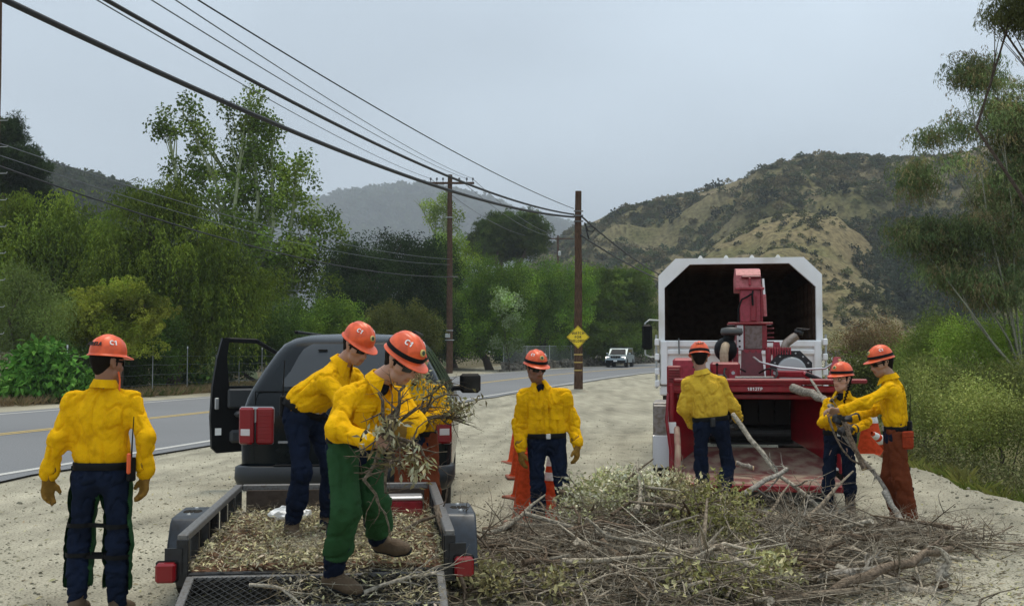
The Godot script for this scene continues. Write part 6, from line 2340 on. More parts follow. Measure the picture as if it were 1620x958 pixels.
	fh.bone(hp.call(-0.015, -0.072, 0.080), hp.call(0.015, -0.072, 0.080), 0.010, 0.010)
	for s: float in [-1.0, 1.0]:
		fh.bone(hp.call(s * 0.044, -0.02, 0.055), hp.call(s * 0.05, -0.022, 0.04), 0.02, 0.02)
		fh.bone(hp.call(s * 0.078, 0.018, -0.012), hp.call(s * 0.074, -0.028, 0.0), 0.016, 0.011, hb.x, 0.5)
	fh.bone(hp.call(0, -0.06, -0.018), L.neck, 0.055, 0.056)
	fh.bone(L.neck, L.neck - spine * 0.06, 0.054, 0.046)
	m = MB.new()
	fh.surface(m)
	skin_tint(m, 0, hc, hb, o.skin, o.get("beard", 0.12))
	m.tint = o.skin
	bb = box_of([L.shL, L.shR, L.elL, L.elR, L.wrL, L.wrR, L.waist, L.hipL, L.hipR, L.knL, L.knR, L.anL, L.anR, L.neck], 0.1)
	var fu := Field.new(bb[0], bb[1], 0.024, 70.0)
	fu.bone(mid - spine * 0.08, hm, 0.10, 0.09, cf, 0.7)
	fu.bone(mid - spine * 0.05, L.neck, 0.06, 0.045)
	for s: String in ["L", "R"]:
		fu.bone(mid - spine * 0.06, L["sh" + s], 0.05, 0.04)
		fu.bone(L["sh" + s], L["el" + s], 0.04, 0.033)
		fu.bone(L["el" + s], L["wr" + s], 0.033, 0.025)
		fu.bone(L["hip" + s], L["kn" + s], 0.065, 0.045)
		fu.bone(L["kn" + s], L["an" + s], 0.042, 0.034)
	fu.surface(m)
	var gloves := MB.new()
	for s: String in ["L", "R"]:
		var bare: bool = o.get("bare" + s, false)
		var wr: Vector3 = L["wr" + s]
		var hd: Vector3 = (L["d_hand" + s] as Vector3).normalized()
		var hw: Vector3 = wr + hd * 0.02
		bb = box_of([wr, hw + hd * 0.19], 0.11)
		var fg := Field.new(bb[0], bb[1], 0.0055, 210.0)
		hand(fg, hw, hd, L["d_palm" + s], s == "R", o.get("curl" + s, 0.45), 0.0 if bare else 0.003)
		fg.bone(wr - (wr - L["el" + s] as Vector3).normalized() * 0.02, hw + hd * 0.02, 0.030, 0.026)
		if bare:
			fg.surface(m)
		else:
			fg.bone(wr - (wr - L["el" + s] as Vector3).normalized() * (o.get("gauntlet", 0.03)), wr + hd * 0.02, 0.054, 0.036)
			var gm := MB.new()
			fg.surface(gm)
			put("glove", gm.mesh(), o.get("gloves", M.leather), t)
	put("body", m.mesh(), M.skin, t)
	# ---- hair
	bb = box_of([hc], 0.17)
	var fr := Field.new(bb[0], bb[1], 0.009, 130.0)
	fr.bone(hp.call(0, 0.04, -0.030), hp.call(0, 0.045, 0.008), 0.091, 0.086, hb.x, 0.87)
	fr.bone(hp.call(0, 0.0, -0.045), hp.call(0, -0.035, -0.045), 0.062, 0.052, hb.x, 0.95)
	for s: float in [-1.0, 1.0]:
		fr.bone(hp.call(s * 0.066, 0.03, 0.012), hp.call(s * 0.069, -0.012, 0.018), 0.013, 0.008)
	m = MB.new()
	fr.surface(m)
	var hair := put("hair", m.mesh(), M.hair, t)
	if o.get("braids", false):
		for s: float in [-1.0, 1.0]:
			m = MB.new()
			var pts := []
			var rad := []
			for k in 17:
				var u := k / 16.0
				pts.append(hp.call(s * (0.075 + 0.012 * sin(u * 40.0)), -0.03 - u * 0.20, -0.03 + u * 0.11))
				rad.append(0.013 + 0.005 * sin(u * 50.0) - 0.004 * u)
			m.tube(pts, rad, 8)
			put("braid", m.mesh(), M.hair, hair)
	# ---- collar and undershirt
	var nb: Vector3 = L.neck - spine * 0.008
	var na: Vector3 = (L.neck - mid).normalized().lerp(spine, 0.5).normalized()
	var cb := frame_of(cf - na * cf.dot(na), na)
	m = MB.new()
	var rows := [[], [], [], [], []]
	var open: float = 0.42 if o.get("open_neck", true) else 0.12
	for i in 25:
		var u := i / 24.0 * 2.0 - 1.0
		var a := u * (PI - open)
		var dir := Vector3(-sin(a), 0, -cos(a))
		var flap := smoothstep(0.62, 1.0, absf(u))
		var spec := [[0.060, -0.015], [0.062, 0.028], [0.068, 0.034], [0.078 + 0.014 * flap, 0.012 - 0.02 * flap], [0.092 + 0.028 * flap, -0.018 - 0.045 * flap]]
		for k in 5:
			rows[k].append(nb + cb * (dir * spec[k][0] * Vector3(1, 1, 1.05) + Vector3(0, spec[k][1], 0)))
	m.grid(rows)
	put("collar", m.mesh(), o.get("shirt", M.shirt), t)
	if o.get("open_neck", true):
		m = MB.new()
		m.blob(nb + cf * 0.028 - na * 0.035, Vector3(0.05, 0.06, 0.05), 12, 8)
		put("undershirt", m.mesh(), M.undershirt, t)
	# ---- pockets and placket laid on the shirt front
	if o.get("front", false):
		for s: float in [-1.0, 1.0]:
			for part in 2:
				m = MB.new()
				rows = []
				for r in 7:
					var row := []
					for c in 7:
						var px := s * 0.098 * w + (c / 6.0 - 0.5) * (0.118 if part == 0 else 0.128)
						var py := 0.09 - (r / 6.0) * (0.145 if part == 0 else 0.045) + 0.035
						if part == 1 and r == 6:
							py += absf(c / 6.0 - 0.5) * 0.018
						var from: Vector3 = L.waist + spine * ((mid - L.waist).length() * 0.42 + py) + side * px + cf * 0.3
						row.append(fs.trace(from, -cf) + cf * (0.003 if part == 0 else 0.0075))
					rows.append(row)
				m.grid(rows)
				put("pocket" if part == 0 else "pocket_flap", m.mesh(), o.get("shirt", M.shirt), t)
		m = MB.new()
		rows = []
		for r in 15:
			var row := []
			for c in 3:
				var from: Vector3 = L.waist + spine * ((mid - L.waist).length() * (r / 15.0) - 0.02) + side * (c - 1) * 0.017 + cf * 0.3
				row.append(fs.trace(from, -cf) + cf * 0.004)
			rows.append(row)
		m.grid(rows)
		put("placket", m.mesh(), o.get("shirt", M.shirt), t)
	# ---- belt
	m = MB.new()
	rows = [[], [], [], []]
	var bc: Vector3 = L.waist.lerp(hm, 0.30)
	var ax: Vector3 = spine.lerp(Vector3.UP, 0.5).normalized()
	var bx := frame_of(pf - ax * pf.dot(ax), ax)
	for i in 32:
		var a := TAU * i / 32
		var dir := bx * Vector3(sin(a), 0, cos(a))
		var p := ft.trace(bc + dir * 0.34, -dir, 0.34)
		rows[0].append(p - ax * 0.022 - dir * 0.01)
		rows[1].append(p - ax * 0.022 + dir * 0.006)
		rows[2].append(p + ax * 0.024 + dir * 0.006)
		rows[3].append(p + ax * 0.024 - dir * 0.01)
	m.grid(rows, true)
	var belt := put("belt", m.mesh(), M.black, t)
	m = MB.new()
	var fp := ft.trace(bc + pf * 0.34, -pf, 0.34)
	m.box(fp + pf * 0.012, Vector3(0.045, 0.05, 0.012), 0.008, bx)
	put("buckle", m.mesh(), M.silver, belt)
	# ---- chaps
	if o.has("chaps"):
		bb = box_of([L.waist, L.hipL, L.hipR, L.knL, L.knR, L.anL, L.anR], 0.2)
		var fc := Field.new(bb[0], bb[1], 0.0125, 60.0)
		for s: String in ["L", "R"]:
			var kn: Vector3 = L["kn" + s]
			var an: Vector3 = L["an" + s]
			fc.bone(L["hip" + s] + Vector3(0, 0.04, 0), kn, 0.104 * w, 0.094 * w)
			fc.bone(kn, kn.lerp(an, o.get("chap_end", 0.8)), 0.094 * w, 0.100 * w)
		var cm := MB.new()
		fc.surface(cm)
		crease(cm, 0, 0.014, [[L.hipL, L.knL, 3.0, 3.5, 0.1], [L.hipR, L.knR, 3.0, 3.5, 0.1], [L.knL, L.anL, 4.0, 3.5, 0.1], [L.knR, L.anR, 4.0, 3.5, 0.1]], shift + Vector3.ONE * 40.0)
		var keep := PackedInt32Array()
		for i in range(0, cm.t.size(), 3):
			var q := (cm.v[cm.t[i]] + cm.v[cm.t[i + 1]] + cm.v[cm.t[i + 2]]) / 3.0
			var best := 1e9
			var offv := Vector3.ZERO
			var past := false
			for s: String in ["L", "R"]:
				var c1 := Geometry3D.get_closest_point_to_segment(q, L["hip" + s], L["kn" + s])
				var c2 := Geometry3D.get_closest_point_to_segment(q, L["kn" + s], L["an" + s])
				for e: Vector3 in [c1, c2]:
					if q.distance_to(e) < best:
						best = q.distance_to(e)
						offv = q - e
						var cut: Vector3 = (L["kn" + s] as Vector3).lerp(L["an" + s], o.get("chap_end", 0.8))
						past = (q - cut).dot((L["an" + s] - L["kn" + s] as Vector3).normalized()) > 0.03
			if past or q.y > hm.y + 0.085 or offv.normalized().dot(pf) < o.get("chap_wrap", -0.35):
				continue
			keep.append_array(cm.t.slice(i, i + 3))
		cm.t = keep
		var ch := put("chaps", cm.mesh(), o.chaps, t)
		for s: String in ["L", "R"]:
			for u: float in [0.25, 0.75]:
				var kn: Vector3 = L["kn" + s]
				var q := kn.lerp(L["an" + s], u) if u < 0.5 else kn.lerp(L["hip" + s], 0.25)
				m = MB.new()
				rows = [[], []]
				for i in 13:
					var a := PI * 0.5 + PI * i / 12.0
					var dir := frame_of(pf, Vector3.UP) * Vector3(sin(a), 0, cos(a))
					var pp := ft.trace(q + dir * 0.2, -dir, 0.2) + dir * 0.006
					rows[0].append(pp + Vector3(0, 0.014, 0))
					rows[1].append(pp - Vector3(0, 0.014, 0))
				m.grid(rows)
				put("strap", m.mesh(), M.black, ch)
	# ---- helmet
	helmet(t, hc + up * 0.060, hb, o)
	# ---- glasses
	var gl: String = o.get("glasses", "sun")
	if gl == "sun":
		m = MB.new()
		rows = []
		for r in 5:
			var row := []
			for c in 21:
				var u := c / 20.0 * 2.0 - 1.0
				var a := u * 1.05
				var y := 0.020 - r / 4.0 * 0.036
				if r == 4:
					y += 0.014 * exp(-u * u * 60.0)
				row.append(hp.call(sin(a) * 0.079, y + 0.004, cos(a) * 0.052 + 0.054))
			rows.append(row)
		m.grid(rows)
		var gp := put("sunglasses", m.mesh(), M.black_gloss, t)
		for s: float in [-1.0, 1.0]:
			m = MB.new()
			m.bar(hp.call(s * 0.069, 0.014, 0.078), hp.call(s * 0.083, 0.014, -0.01), 0.004, 0.012, 0.001, hb.y)
			put("temple", m.mesh(), M.black, gp)
	elif gl == "clear":
		m = MB.new()
		for s: float in [-1.0, 1.0]:
			var ring := []
			for k in 13:
				var a := TAU * k / 12
				ring.append(hp.call(s * 0.034 + cos(a) * 0.026, 0.006 + sin(a) * 0.019, 0.099 - absf(s * 0.034 + cos(a) * 0.026) * 0.2))
			m.tube(ring, [0.0028], 5, false)
			m.tube([hp.call(s * 0.06, 0.012, 0.088), hp.call(s * 0.082, 0.014, -0.005)], [0.0026], 5)
		m.tube([hp.call(-0.009, 0.01, 0.099), hp.call(0.009, 0.01, 0.099)], [0.0026], 5)
		put("spectacles", m.mesh(), M.black, t)
	return t


func shell_point(a: float, v: float) -> Vector3:
	# a round the head from the front, v 0 at the crown to 1 at the brim line
	var s := sin(v * PI * 0.5)
	var y := pow(maxf(cos(v * PI * 0.5), 0.0), 0.86) * 0.132
	var x := sin(a) * 0.113 * s
	var z := cos(a) * 0.138 * s
	var ridge := (exp(-pow(x / 0.013, 2.0)) + 0.8 * exp(-pow((absf(x) - 0.048) / 0.010, 2.0))) * 0.008 * smoothstep(0.95, 0.55, v)
	return Vector3(x, y + ridge, z)


func helmet(t: Node3D, c: Vector3, b: Basis, o: Dictionary) -> void:
	b = b.rotated(b.x, o.get("tip", 0.0)).scaled(Vector3.ONE * 0.9)
	var m := MB.new()
	var rows := []
	for i in 15:
		var row := []
		for k in 48:
			row.append(c + b * shell_point(-TAU * k / 48, i / 14.0))
		rows.append(row)
	for e: Array in [[0.0, -0.006], [1.0, -0.016], [1.03, -0.021], [0.96, -0.022], [-0.05, -0.012]]:
		var row := []
		for k in 48:
			var a := -TAU * k / 48
			var f := pow(maxf(cos(a), 0.0), 2.0)
			var p := shell_point(a, 1.0)
			var out: Vector3 = Vector3(p.x, 0, p.z).normalized() * (0.013 + 0.048 * f) * e[0]
			row.append(c + b * (p + out + Vector3(0, e[1] - 0.010 * f * e[0], 0)))
		rows.append(row)
	m.grid(rows, true)
	var h := put("helmet", m.mesh(), M.helmet, t)
	# suspension band inside
	m = MB.new()
	rows = []
	for e: Array in [[0.98, 0.0], [0.96, -0.03], [0.90, -0.03]]:
		var row := []
		for k in 32:
			var p := shell_point(-TAU * k / 32, 1.0)
			row.append(c + b * Vector3(p.x * 0.86 * e[0], e[1] - 0.004, p.z * 0.86 * e[0] - 0.004))
		rows.append(row)
	m.grid(rows, true)
	put("suspension", m.mesh(), M.black, h)
	if o.get("strap", true):
		m = MB.new()
		rows = []
		for e: Array in [[0.875, 0.001], [0.885, 0.005], [0.985, 0.006], [0.995, 0.001]]:
			var row := []
			for k in 48:
				var a := -TAU * k / 48
				var p := shell_point(a, e[0])
				row.append(c + b * (p + p.normalized() * e[1]))
			rows.append(row)
		m.grid(rows, true)
		put("goggle_strap", m.mesh(), M.black, h)
	# round crest on the front
	var fp := shell_point(0.0, 0.70)
	var fn := Vector3(0, 0.5, 1.0).normalized()
	m = MB.new()
	m.lathe(c + b * (fp + fn * 0.001), [Vector2(0.021, -0.004), Vector2(0.021, 0.004), Vector2(0.016, 0.005), Vector2(0, 0.005)], 18, b * fn)
	var bd := put("crest", m.mesh(), M.badge_gold, h)
	m = MB.new()
	m.lathe(c + b * (fp + fn * 0.0055), [Vector2(0.014, -0.001), Vector2(0.013, 0.002), Vector2(0, 0.002)], 14, b * fn)
	put("crest_centre", m.mesh(), M.badge_green, bd)
	for e: Array in o.get("print", [["C1", 1.25, 0.62], ["C1", -1.25, 0.62]]):
		var a: float = e[1]
		var p := shell_point(a, e[2])
		var n := (shell_point(a + 0.03, e[2]) - shell_point(a - 0.03, e[2])).cross(shell_point(a, e[2] - 0.03) - shell_point(a, e[2] + 0.03)).normalized()
		if n.dot(p) < 0:
			n = -n
		var uy := (Vector3.UP - n * n.y).normalized()
		var s: float = e[3] if e.size() > 3 else 0.036
		var x := put("lettering", lettering(e[0], s, 0.006), M.black_print if e.size() > 4 else M.white_print, h)
		x.transform = Transform3D(b * Basis(uy.cross(n), uy, n), c + b * (p + n * 0.002))


func radio(t: Node3D, p: Vector3, out: Vector3) -> void:
	var b := frame_of(out, Vector3.UP)
	var m := MB.new()
	m.box(p, Vector3(0.06, 0.15, 0.04), 0.01, b)
	var r := put("radio_pouch", m.mesh(), M.black, t)
	m = MB.new()
	m.tube([p + Vector3(0, 0.06, 0), p + Vector3(0.005, 0.2, 0), p + Vector3(0.012, 0.33, 0)], [0.006, 0.004, 0.003], 6)
	put("aerial", m.mesh(), M.black, r)


func crew_root(px: float, d: float, y: float) -> Vector3:
	var p := at(px, 560, d)
	return Vector3(p.x, y, p.z)


func seen_at(d: float) -> Callable:
	return func(x: float, y: float, dz := 0.0) -> Vector3: return at(x, y, d - dz)


func build_crew() -> void:
	var tan := Color(0.40, 0.215, 0.135)
	var down := Vector3(0, -1, 0)
	# man walking away on the left
	var d := 7.12
	var j := seen_at(d)
	var root := crew_root(160, d, 0.0)
	var p1 := person("man at the left seen from behind, walking away with head turned right", root, {
		"head": j.call(169, 574), "d_face": Vector3(0.55, -0.08, -0.83), "d_up": Vector3(-0.02, 1, 0.05), "neck": j.call(165, 606), "d_chest": Vector3(0.12, 0, -1), "d_pelvis": Vector3(0.1, 0, -1),
		"shL": j.call(113, 630), "shR": j.call(210, 629), "elL": j.call(91, 695, 0.06), "wrL": j.call(76, 752, 0.0), "elR": j.call(230, 692, 0.06), "wrR": j.call(229, 748, 0.0),
		"d_handL": Vector3(-0.02, -1, 0.05), "d_palmL": Vector3(0.8, 0, 0.6), "d_handR": Vector3(-0.05, -1, -0.05), "d_palmR": Vector3(-0.7, 0, 0.7),
		"waist": j.call(160, 727), "hipL": j.call(136, 757), "hipR": j.call(184, 757), "knL": j.call(126, 852, -0.04), "knR": j.call(186, 855, 0.02), "anL": j.call(121, 945, 0.08), "anR": j.call(185, 950, 0.0),
		"d_toeL": Vector3(-0.1, -0.15, -1), "d_toeR": Vector3(0.15, 0, -1)},
		{"skin": Color(0.27, 0.13, 0.08), "chaps": M.chaps_green, "chap_wrap": -0.3, "chap_end": 0.72, "strap": false, "open_neck": false, "curlL": 0.35, "curlR": 0.4, "gauntlet": 0.05, "glasses": "sun",
		"print": [["C1", -1.85, 0.66, 0.036], ["ARELA", -3.0, 0.74, 0.028, 1]]})
	radio(p1, j.call(207, 742, 0.1) - root, Vector3(0.9, 0, 0.4))
	var m := MB.new()
	m.box(j.call(203, 733, 0.14) - root, Vector3(0.022, 0.13, 0.03), 0.008)
	put("orange_tool", m.mesh(), M.orange_strap, p1)
	m = MB.new()
	m.tube([j.call(187, 588, 0.02) - root, j.call(189, 600, 0.0) - root, j.call(188, 618, 0.02) - root], [0.006], 6)
	put("ear_plug_cord", m.mesh(), M.orange_strap, p1)
	# man bending on the trailer
	d = 7.98
	j = seen_at(d)
	root = crew_root(475, d, 0.37)
	var p2 := person("man in blue trousers bending to the right on the trailer, left of the green chaps", root, {
		"head": j.call(563, 548, 0.10), "d_face": Vector3(0.72, -0.45, 0.52), "d_up": Vector3(0.25, 0.95, 0.15), "neck": j.call(543, 573, 0.04), "d_chest": Vector3(0.60, -0.60, 0.50), "d_pelvis": Vector3(0.85, -0.2, 0.45),
		"shL": j.call(562, 594, -0.15), "shR": j.call(518, 600, 0.20), "elL": j.call(590, 640, -0.12), "wrL": j.call(622, 672, 0.0), "elR": j.call(555, 648, 0.30), "wrR": j.call(603, 672, 0.32),
		"d_handL": Vector3(0.7, -0.5, 0.2), "d_palmL": Vector3(0.3, -0.6, 0.7), "d_handR": Vector3(0.8, -0.4, 0.1), "d_palmR": Vector3(0, -0.5, -0.8),
		"waist": j.call(479, 638), "hipL": j.call(496, 664, -0.09), "hipR": j.call(467, 666, 0.08), "knL": j.call(524, 738, 0.0), "knR": j.call(478, 745, 0.18), "anL": j.call(518, 826, -0.1), "anR": j.call(461, 832, 0.06),
		"d_toeL": Vector3(0.8, 0, 0.5), "d_toeR": Vector3(0.45, 0, 0.9)},
		{"skin": tan, "curlL": 0.6, "curlR": 0.6, "tip": 0.05, "print": [["C1", -1.15, 0.55, 0.033], ["C1", 1.15, 0.55, 0.033]], "strap": false, "width": 1.02})
	radio(p2, j.call(447, 642, 0.06) - root, Vector3(-1, 0, 0.3))
	# man with green chaps
	d = 6.5
	j = seen_at(d)
	root = crew_root(550, d, 0.29)
	var p3 := person("man in green chaps at the front of the trailer gripping cut branches", root, {
		"head": j.call(634, 572, 0.14), "d_face": Vector3(0.70, -0.52, 0.48), "d_up": Vector3(0.30, 0.92, 0.18), "neck": j.call(603, 599, 0.06), "d_chest": Vector3(0.66, -0.18, 0.72), "d_pelvis": Vector3(0.72, 0, 0.69),
		"shL": j.call(632, 618, -0.11), "shR": j.call(551, 622, 0.13), "elL": j.call(658, 668, 0.04), "wrL": j.call(643, 683, 0.26), "elR": j.call(534, 680, 0.28), "wrR": j.call(586, 698, 0.40),
		"d_handL": Vector3(-0.5, -0.1, 0.5), "d_palmL": Vector3(-0.6, -0.2, -0.7), "d_handR": Vector3(0.95, -0.05, 0.1), "d_palmR": Vector3(0.2, -0.3, -0.9),
		"waist": j.call(556, 692, 0.02), "hipL": j.call(576, 716, -0.10), "hipR": j.call(540, 718, 0.09), "knL": j.call(592, 792, 0.02), "knR": j.call(546, 806, 0.22), "anL": j.call(598, 852, -0.28), "anR": j.call(526, 905, 0.04),
		"d_toeL": Vector3(0.75, 0, 0.5), "d_toeR": Vector3(0.85, -0.12, 0.45)},
		{"skin": Color(0.42, 0.23, 0.15), "chaps": M.chaps_green, "chap_end": 0.62, "chap_wrap": -0.12, "front": true, "bareR": true, "curlL": 0.9, "curlR": 0.75, "beard": 0.08, "print": [["C1", -1.1, 0.52, 0.036], ["C1", 1.1, 0.52, 0.036]]})
	m = MB.new()
	m.lathe(j.call(578, 694, 0.385) - root, [Vector2(0.047, -0.014), Vector2(0.052, -0.012), Vector2(0.052, 0.012), Vector2(0.047, 0.014)], 16, Vector3(0.85, -0.25, 0.2))
	put("wrist_band", m.mesh(), M.black, p3)
	# man behind the trailer front
	d = 9.95
	j = seen_at(d)
	root = crew_root(660, d, 0.0)
	person("man in rust brown chaps between the trailer and the vehicle, hugging brush", root, {
		"head": j.call(658, 580, 0.05), "d_face": Vector3(-0.15, -0.3, 0.95), "d_up": Vector3(0, 1, 0.2), "neck": j.call(660, 602), "d_chest": Vector3(-0.1, 0, 1), "d_pelvis": Vector3(-0.1, 0, 1),
		"shL": j.call(694, 616), "shR": j.call(627, 616), "elL": j.call(706, 658, 0.05), "wrL": j.call(672, 664, 0.28), "elR": j.call(618, 660, 0.05), "wrR": j.call(652, 676, 0.28),
		"d_handL": Vector3(-0.9, 0.1, 0.3), "d_palmL": Vector3(0.1, 0.6, -0.6), "d_handR": Vector3(0.9, 0.1, 0.2), "d_palmR": Vector3(0, 0.7, -0.6),
		"waist": j.call(658, 680), "hipL": j.call(675, 698), "hipR": j.call(641, 698), "knL": j.call(680, 773, 0.07), "knR": j.call(638, 773, 0.07), "anL": j.call(684, 838), "anR": j.call(636, 838),
		"d_toeL": Vector3(0.15, 0, 1), "d_toeR": Vector3(-0.2, 0, 1)},
		{"skin": tan, "chaps": M.chaps_rust, "chap_end": 0.85, "curlL": 0.6, "curlR": 0.6, "gauntlet": 0.09})
	# man standing by the cones
	d = 10.45
	j = seen_at(d)
	root = crew_root(868, d, 0.0)
	person("man standing in front of the orange cones, looking aside, gloves hanging", root, {
		"head": j.call(847, 583, 0.03), "d_face": Vector3(0.42, -0.20, 0.88), "d_up": Vector3(0.06, 1, 0.1), "neck": j.call(853, 607), "d_chest": Vector3(0.06, 0, 1), "d_pelvis": Vector3(0.12, 0, 1),
		"shL": j.call(893, 622), "shR": j.call(829, 622), "elL": j.call(906, 665, -0.05), "wrL": j.call(913, 703, 0.05), "elR": j.call(820, 668, -0.05), "wrR": j.call(824, 710, 0.05),
		"d_handL": Vector3(0.0, -1, 0.1), "d_palmL": Vector3(-0.8, 0, -0.4), "d_handR": Vector3(0.05, -1, 0.1), "d_palmR": Vector3(0.8, 0, -0.4),
		"waist": j.call(864, 684), "hipL": j.call(882, 700), "hipR": j.call(849, 700), "knL": j.call(889, 768, 0.05), "knR": j.call(851, 770, 0.04), "anL": j.call(896, 823), "anR": j.call(853, 826),
		"d_toeL": Vector3(0.3, 0, 1), "d_toeR": Vector3(-0.2, 0, 1)},
		{"skin": Color(0.24, 0.115, 0.07), "front": true, "curlL": 0.42, "curlR": 0.35, "beard": 0.25, "gauntlet": 0.05, "print": [["C1", -1.0, 0.55, 0.030], ["C1", 1.0, 0.55, 0.030]]})
	# man feeding the chipper, from behind
	d = 11.4
	j = seen_at(d)
	root = crew_root(1128, d, 0.0)
	var p6 := person("man seen from behind dragging a long branch to the chipper's left side", root, {
		"head": j.call(1107, 567, -0.04), "d_face": Vector3(0.12, -0.2, -1), "d_up": Vector3(0, 1, -0.12), "neck": j.call(1110, 588, 0.0), "d_chest": Vector3(0.2, -0.05, -1), "d_pelvis": Vector3(0.25, 0, -1),
		"shL": j.call(1088, 602), "shR": j.call(1140, 601), "elL": j.call(1081, 646, -0.04), "wrL": j.call(1096, 672, -0.22), "elR": j.call(1162, 644, -0.05), "wrR": j.call(1168, 662, -0.28),
		"d_handL": Vector3(0.4, -0.4, -0.8), "d_palmL": Vector3(0.7, -0.2, 0.2), "d_handR": Vector3(0.0, -0.6, -0.6), "d_palmR": Vector3(-0.8, -0.3, 0.1),
		"waist": j.call(1125, 657), "hipL": j.call(1110, 674), "hipR": j.call(1141, 674), "knL": j.call(1110, 738, -0.05), "knR": j.call(1152, 736, -0.10), "anL": j.call(1114, 798), "anR": j.call(1142, 788, 0.16),
		"d_toeL": Vector3(-0.1, 0, -1), "d_toeR": Vector3(0, -0.85, -0.5)},
		{"skin": Color(0.30, 0.16, 0.10), "shirt": M.shirt_pale, "strap": true, "open_neck": false, "curlL": 0.7, "curlR": 0.8, "gloves": M.black_glove, "glasses": "none", "print": [["MACKS", 3.14, 0.62, 0.020, 1]]})
	m = MB.new()
	m.box(j.call(1128, 668, 0.14) - root, Vector3(0.05, 0.09, 0.03), 0.008)
	put("belt_pouch", m.mesh(), M.steel_dark, p6)
	# woman with braids
	root = crew_root(1330, d, 0.0)
	person("young woman with braids and spectacles holding branches beside the chipper", root, {
		"head": j.call(1333, 600, 0.03), "d_face": Vector3(-0.83, -0.04, 0.55), "d_up": Vector3(0.0, 1, 0), "neck": j.call(1334, 621), "d_chest": Vector3(-0.6, 0, 0.8), "d_pelvis": Vector3(-0.4, 0, 0.9),
		"shL": j.call(1354, 636, 0.10), "shR": j.call(1311, 636, -0.10), "elL": j.call(1370, 668, 0.14), "wrL": j.call(1349, 680, 0.32), "elR": j.call(1302, 668, -0.02), "wrR": j.call(1318, 660, 0.20),
		"d_handL": Vector3(-0.7, 0.05, 0.3), "d_palmL": Vector3(-0.1, -0.7, -0.5), "d_handR": Vector3(0.2, -0.1, 0.6), "d_palmR": Vector3(0.7, -0.4, 0.1),
		"waist": j.call(1330, 681), "hipL": j.call(1342, 695, 0.04), "hipR": j.call(1316, 695, -0.04), "knL": j.call(1344, 750, 0.06), "knR": j.call(1312, 750, 0.0), "anL": j.call(1346, 800), "anR": j.call(1310, 800, -0.05),
		"d_toeL": Vector3(-0.3, 0, 1), "d_toeR": Vector3(-0.6, 0, 0.8)},
		{"skin": Color(0.56, 0.34, 0.25), "beard": 0.0, "braids": true, "front": true, "width": 0.9, "glasses": "clear", "gloves": M.black_glove, "curlL": 0.8, "curlR": 0.8, "print": []})
	# man with rust chaps on the right
	d = 10.68
	j = seen_at(d)
	root = crew_root(1424, d, 0.0)
	var p8 := person("man in rust red chaps at the right, in profile, reaching left with branches", root, {
		"head": j.call(1396, 575, 0.0), "d_face": Vector3(-0.95, -0.22, 0.12), "d_up": Vector3(-0.1, 1, 0), "neck": j.call(1407, 595), "d_chest": Vector3(-0.9, -0.15, -0.25), "d_pelvis": Vector3(-0.93, 0, 0.10),
		"shL": j.call(1408, 613, 0.17), "shR": j.call(1418, 609, -0.17), "elL": j.call(1370, 637, 0.22), "wrL": j.call(1331, 650, 0.18), "elR": j.call(1382, 648, -0.16), "wrR": j.call(1350, 662, -0.05),
		"d_handL": Vector3(-1, 0.1, 0), "d_palmL": Vector3(0, -0.7, 0.5), "d_handR": Vector3(-1, -0.05, 0.1), "d_palmR": Vector3(0, 0.9, 0.3),
		"waist": j.call(1417, 671), "hipL": j.call(1418, 692, 0.085), "hipR": j.call(1416, 692, -0.085), "knL": j.call(1428, 757, 0.10), "knR": j.call(1410, 757, -0.12), "anL": j.call(1441, 820, 0.09), "anR": j.call(1424, 816, -0.14),
		"d_toeL": Vector3(-1, 0, 0.1), "d_toeR": Vector3(-1, 0, -0.2)},
		{"skin": Color(0.36, 0.20, 0.125), "chaps": M.chaps_rust, "chap_end": 0.92, "chap_wrap": -0.5, "open_neck": false, "bareL": true, "curlL": 0.5, "curlR": 0.8, "gloves": M.black_glove, "glasses": "sun", "print": [["C1", 1.4, 0.6, 0.03]]})
	radio(p8, j.call(1440, 678, 0.10) - root, Vector3(0.8, 0, 0.5))
	m = MB.new()
	m.box(j.call(1437, 696, 0.17) - root, Vector3(0.13, 0.17, 0.05), 0.02, Basis(Vector3.UP, 0.4))
	var pk := put("chaps_pocket", m.mesh(), M.chaps_orange, p8)
	m = MB.new()
	m.box(j.call(1437, 687, 0.195) - root, Vector3(0.135, 0.06, 0.02), 0.008, Basis(Vector3.UP, 0.4))
	put("pocket_flap", m.mesh(), M.chaps_orange, pk)


# ---------------------------------------------------------------- cut brush
func wiggle(pts: Array, r: RandomNumberGenerator, amp: float) -> Array:
	var cu := Curve3D.new()
	for i in pts.size():
		var a: Vector3 = pts[maxi(i - 1, 0)]
		var b: Vector3 = pts[mini(i + 1, pts.size() - 1)]
		var tan := (b - a) / 6.0
		cu.add_point(pts[i], -tan, tan)
	var n := maxi(6, int(cu.get_baked_length() / 0.16))
	var out := []
	for i in n + 1:
		var q := cu.sample_baked(cu.get_baked_length() * i / n, true)
		if i > 0 and i < n:
			q += Vector3(r.randfn(), r.randfn(), r.randfn()) * amp
		out.append(q)
	return out


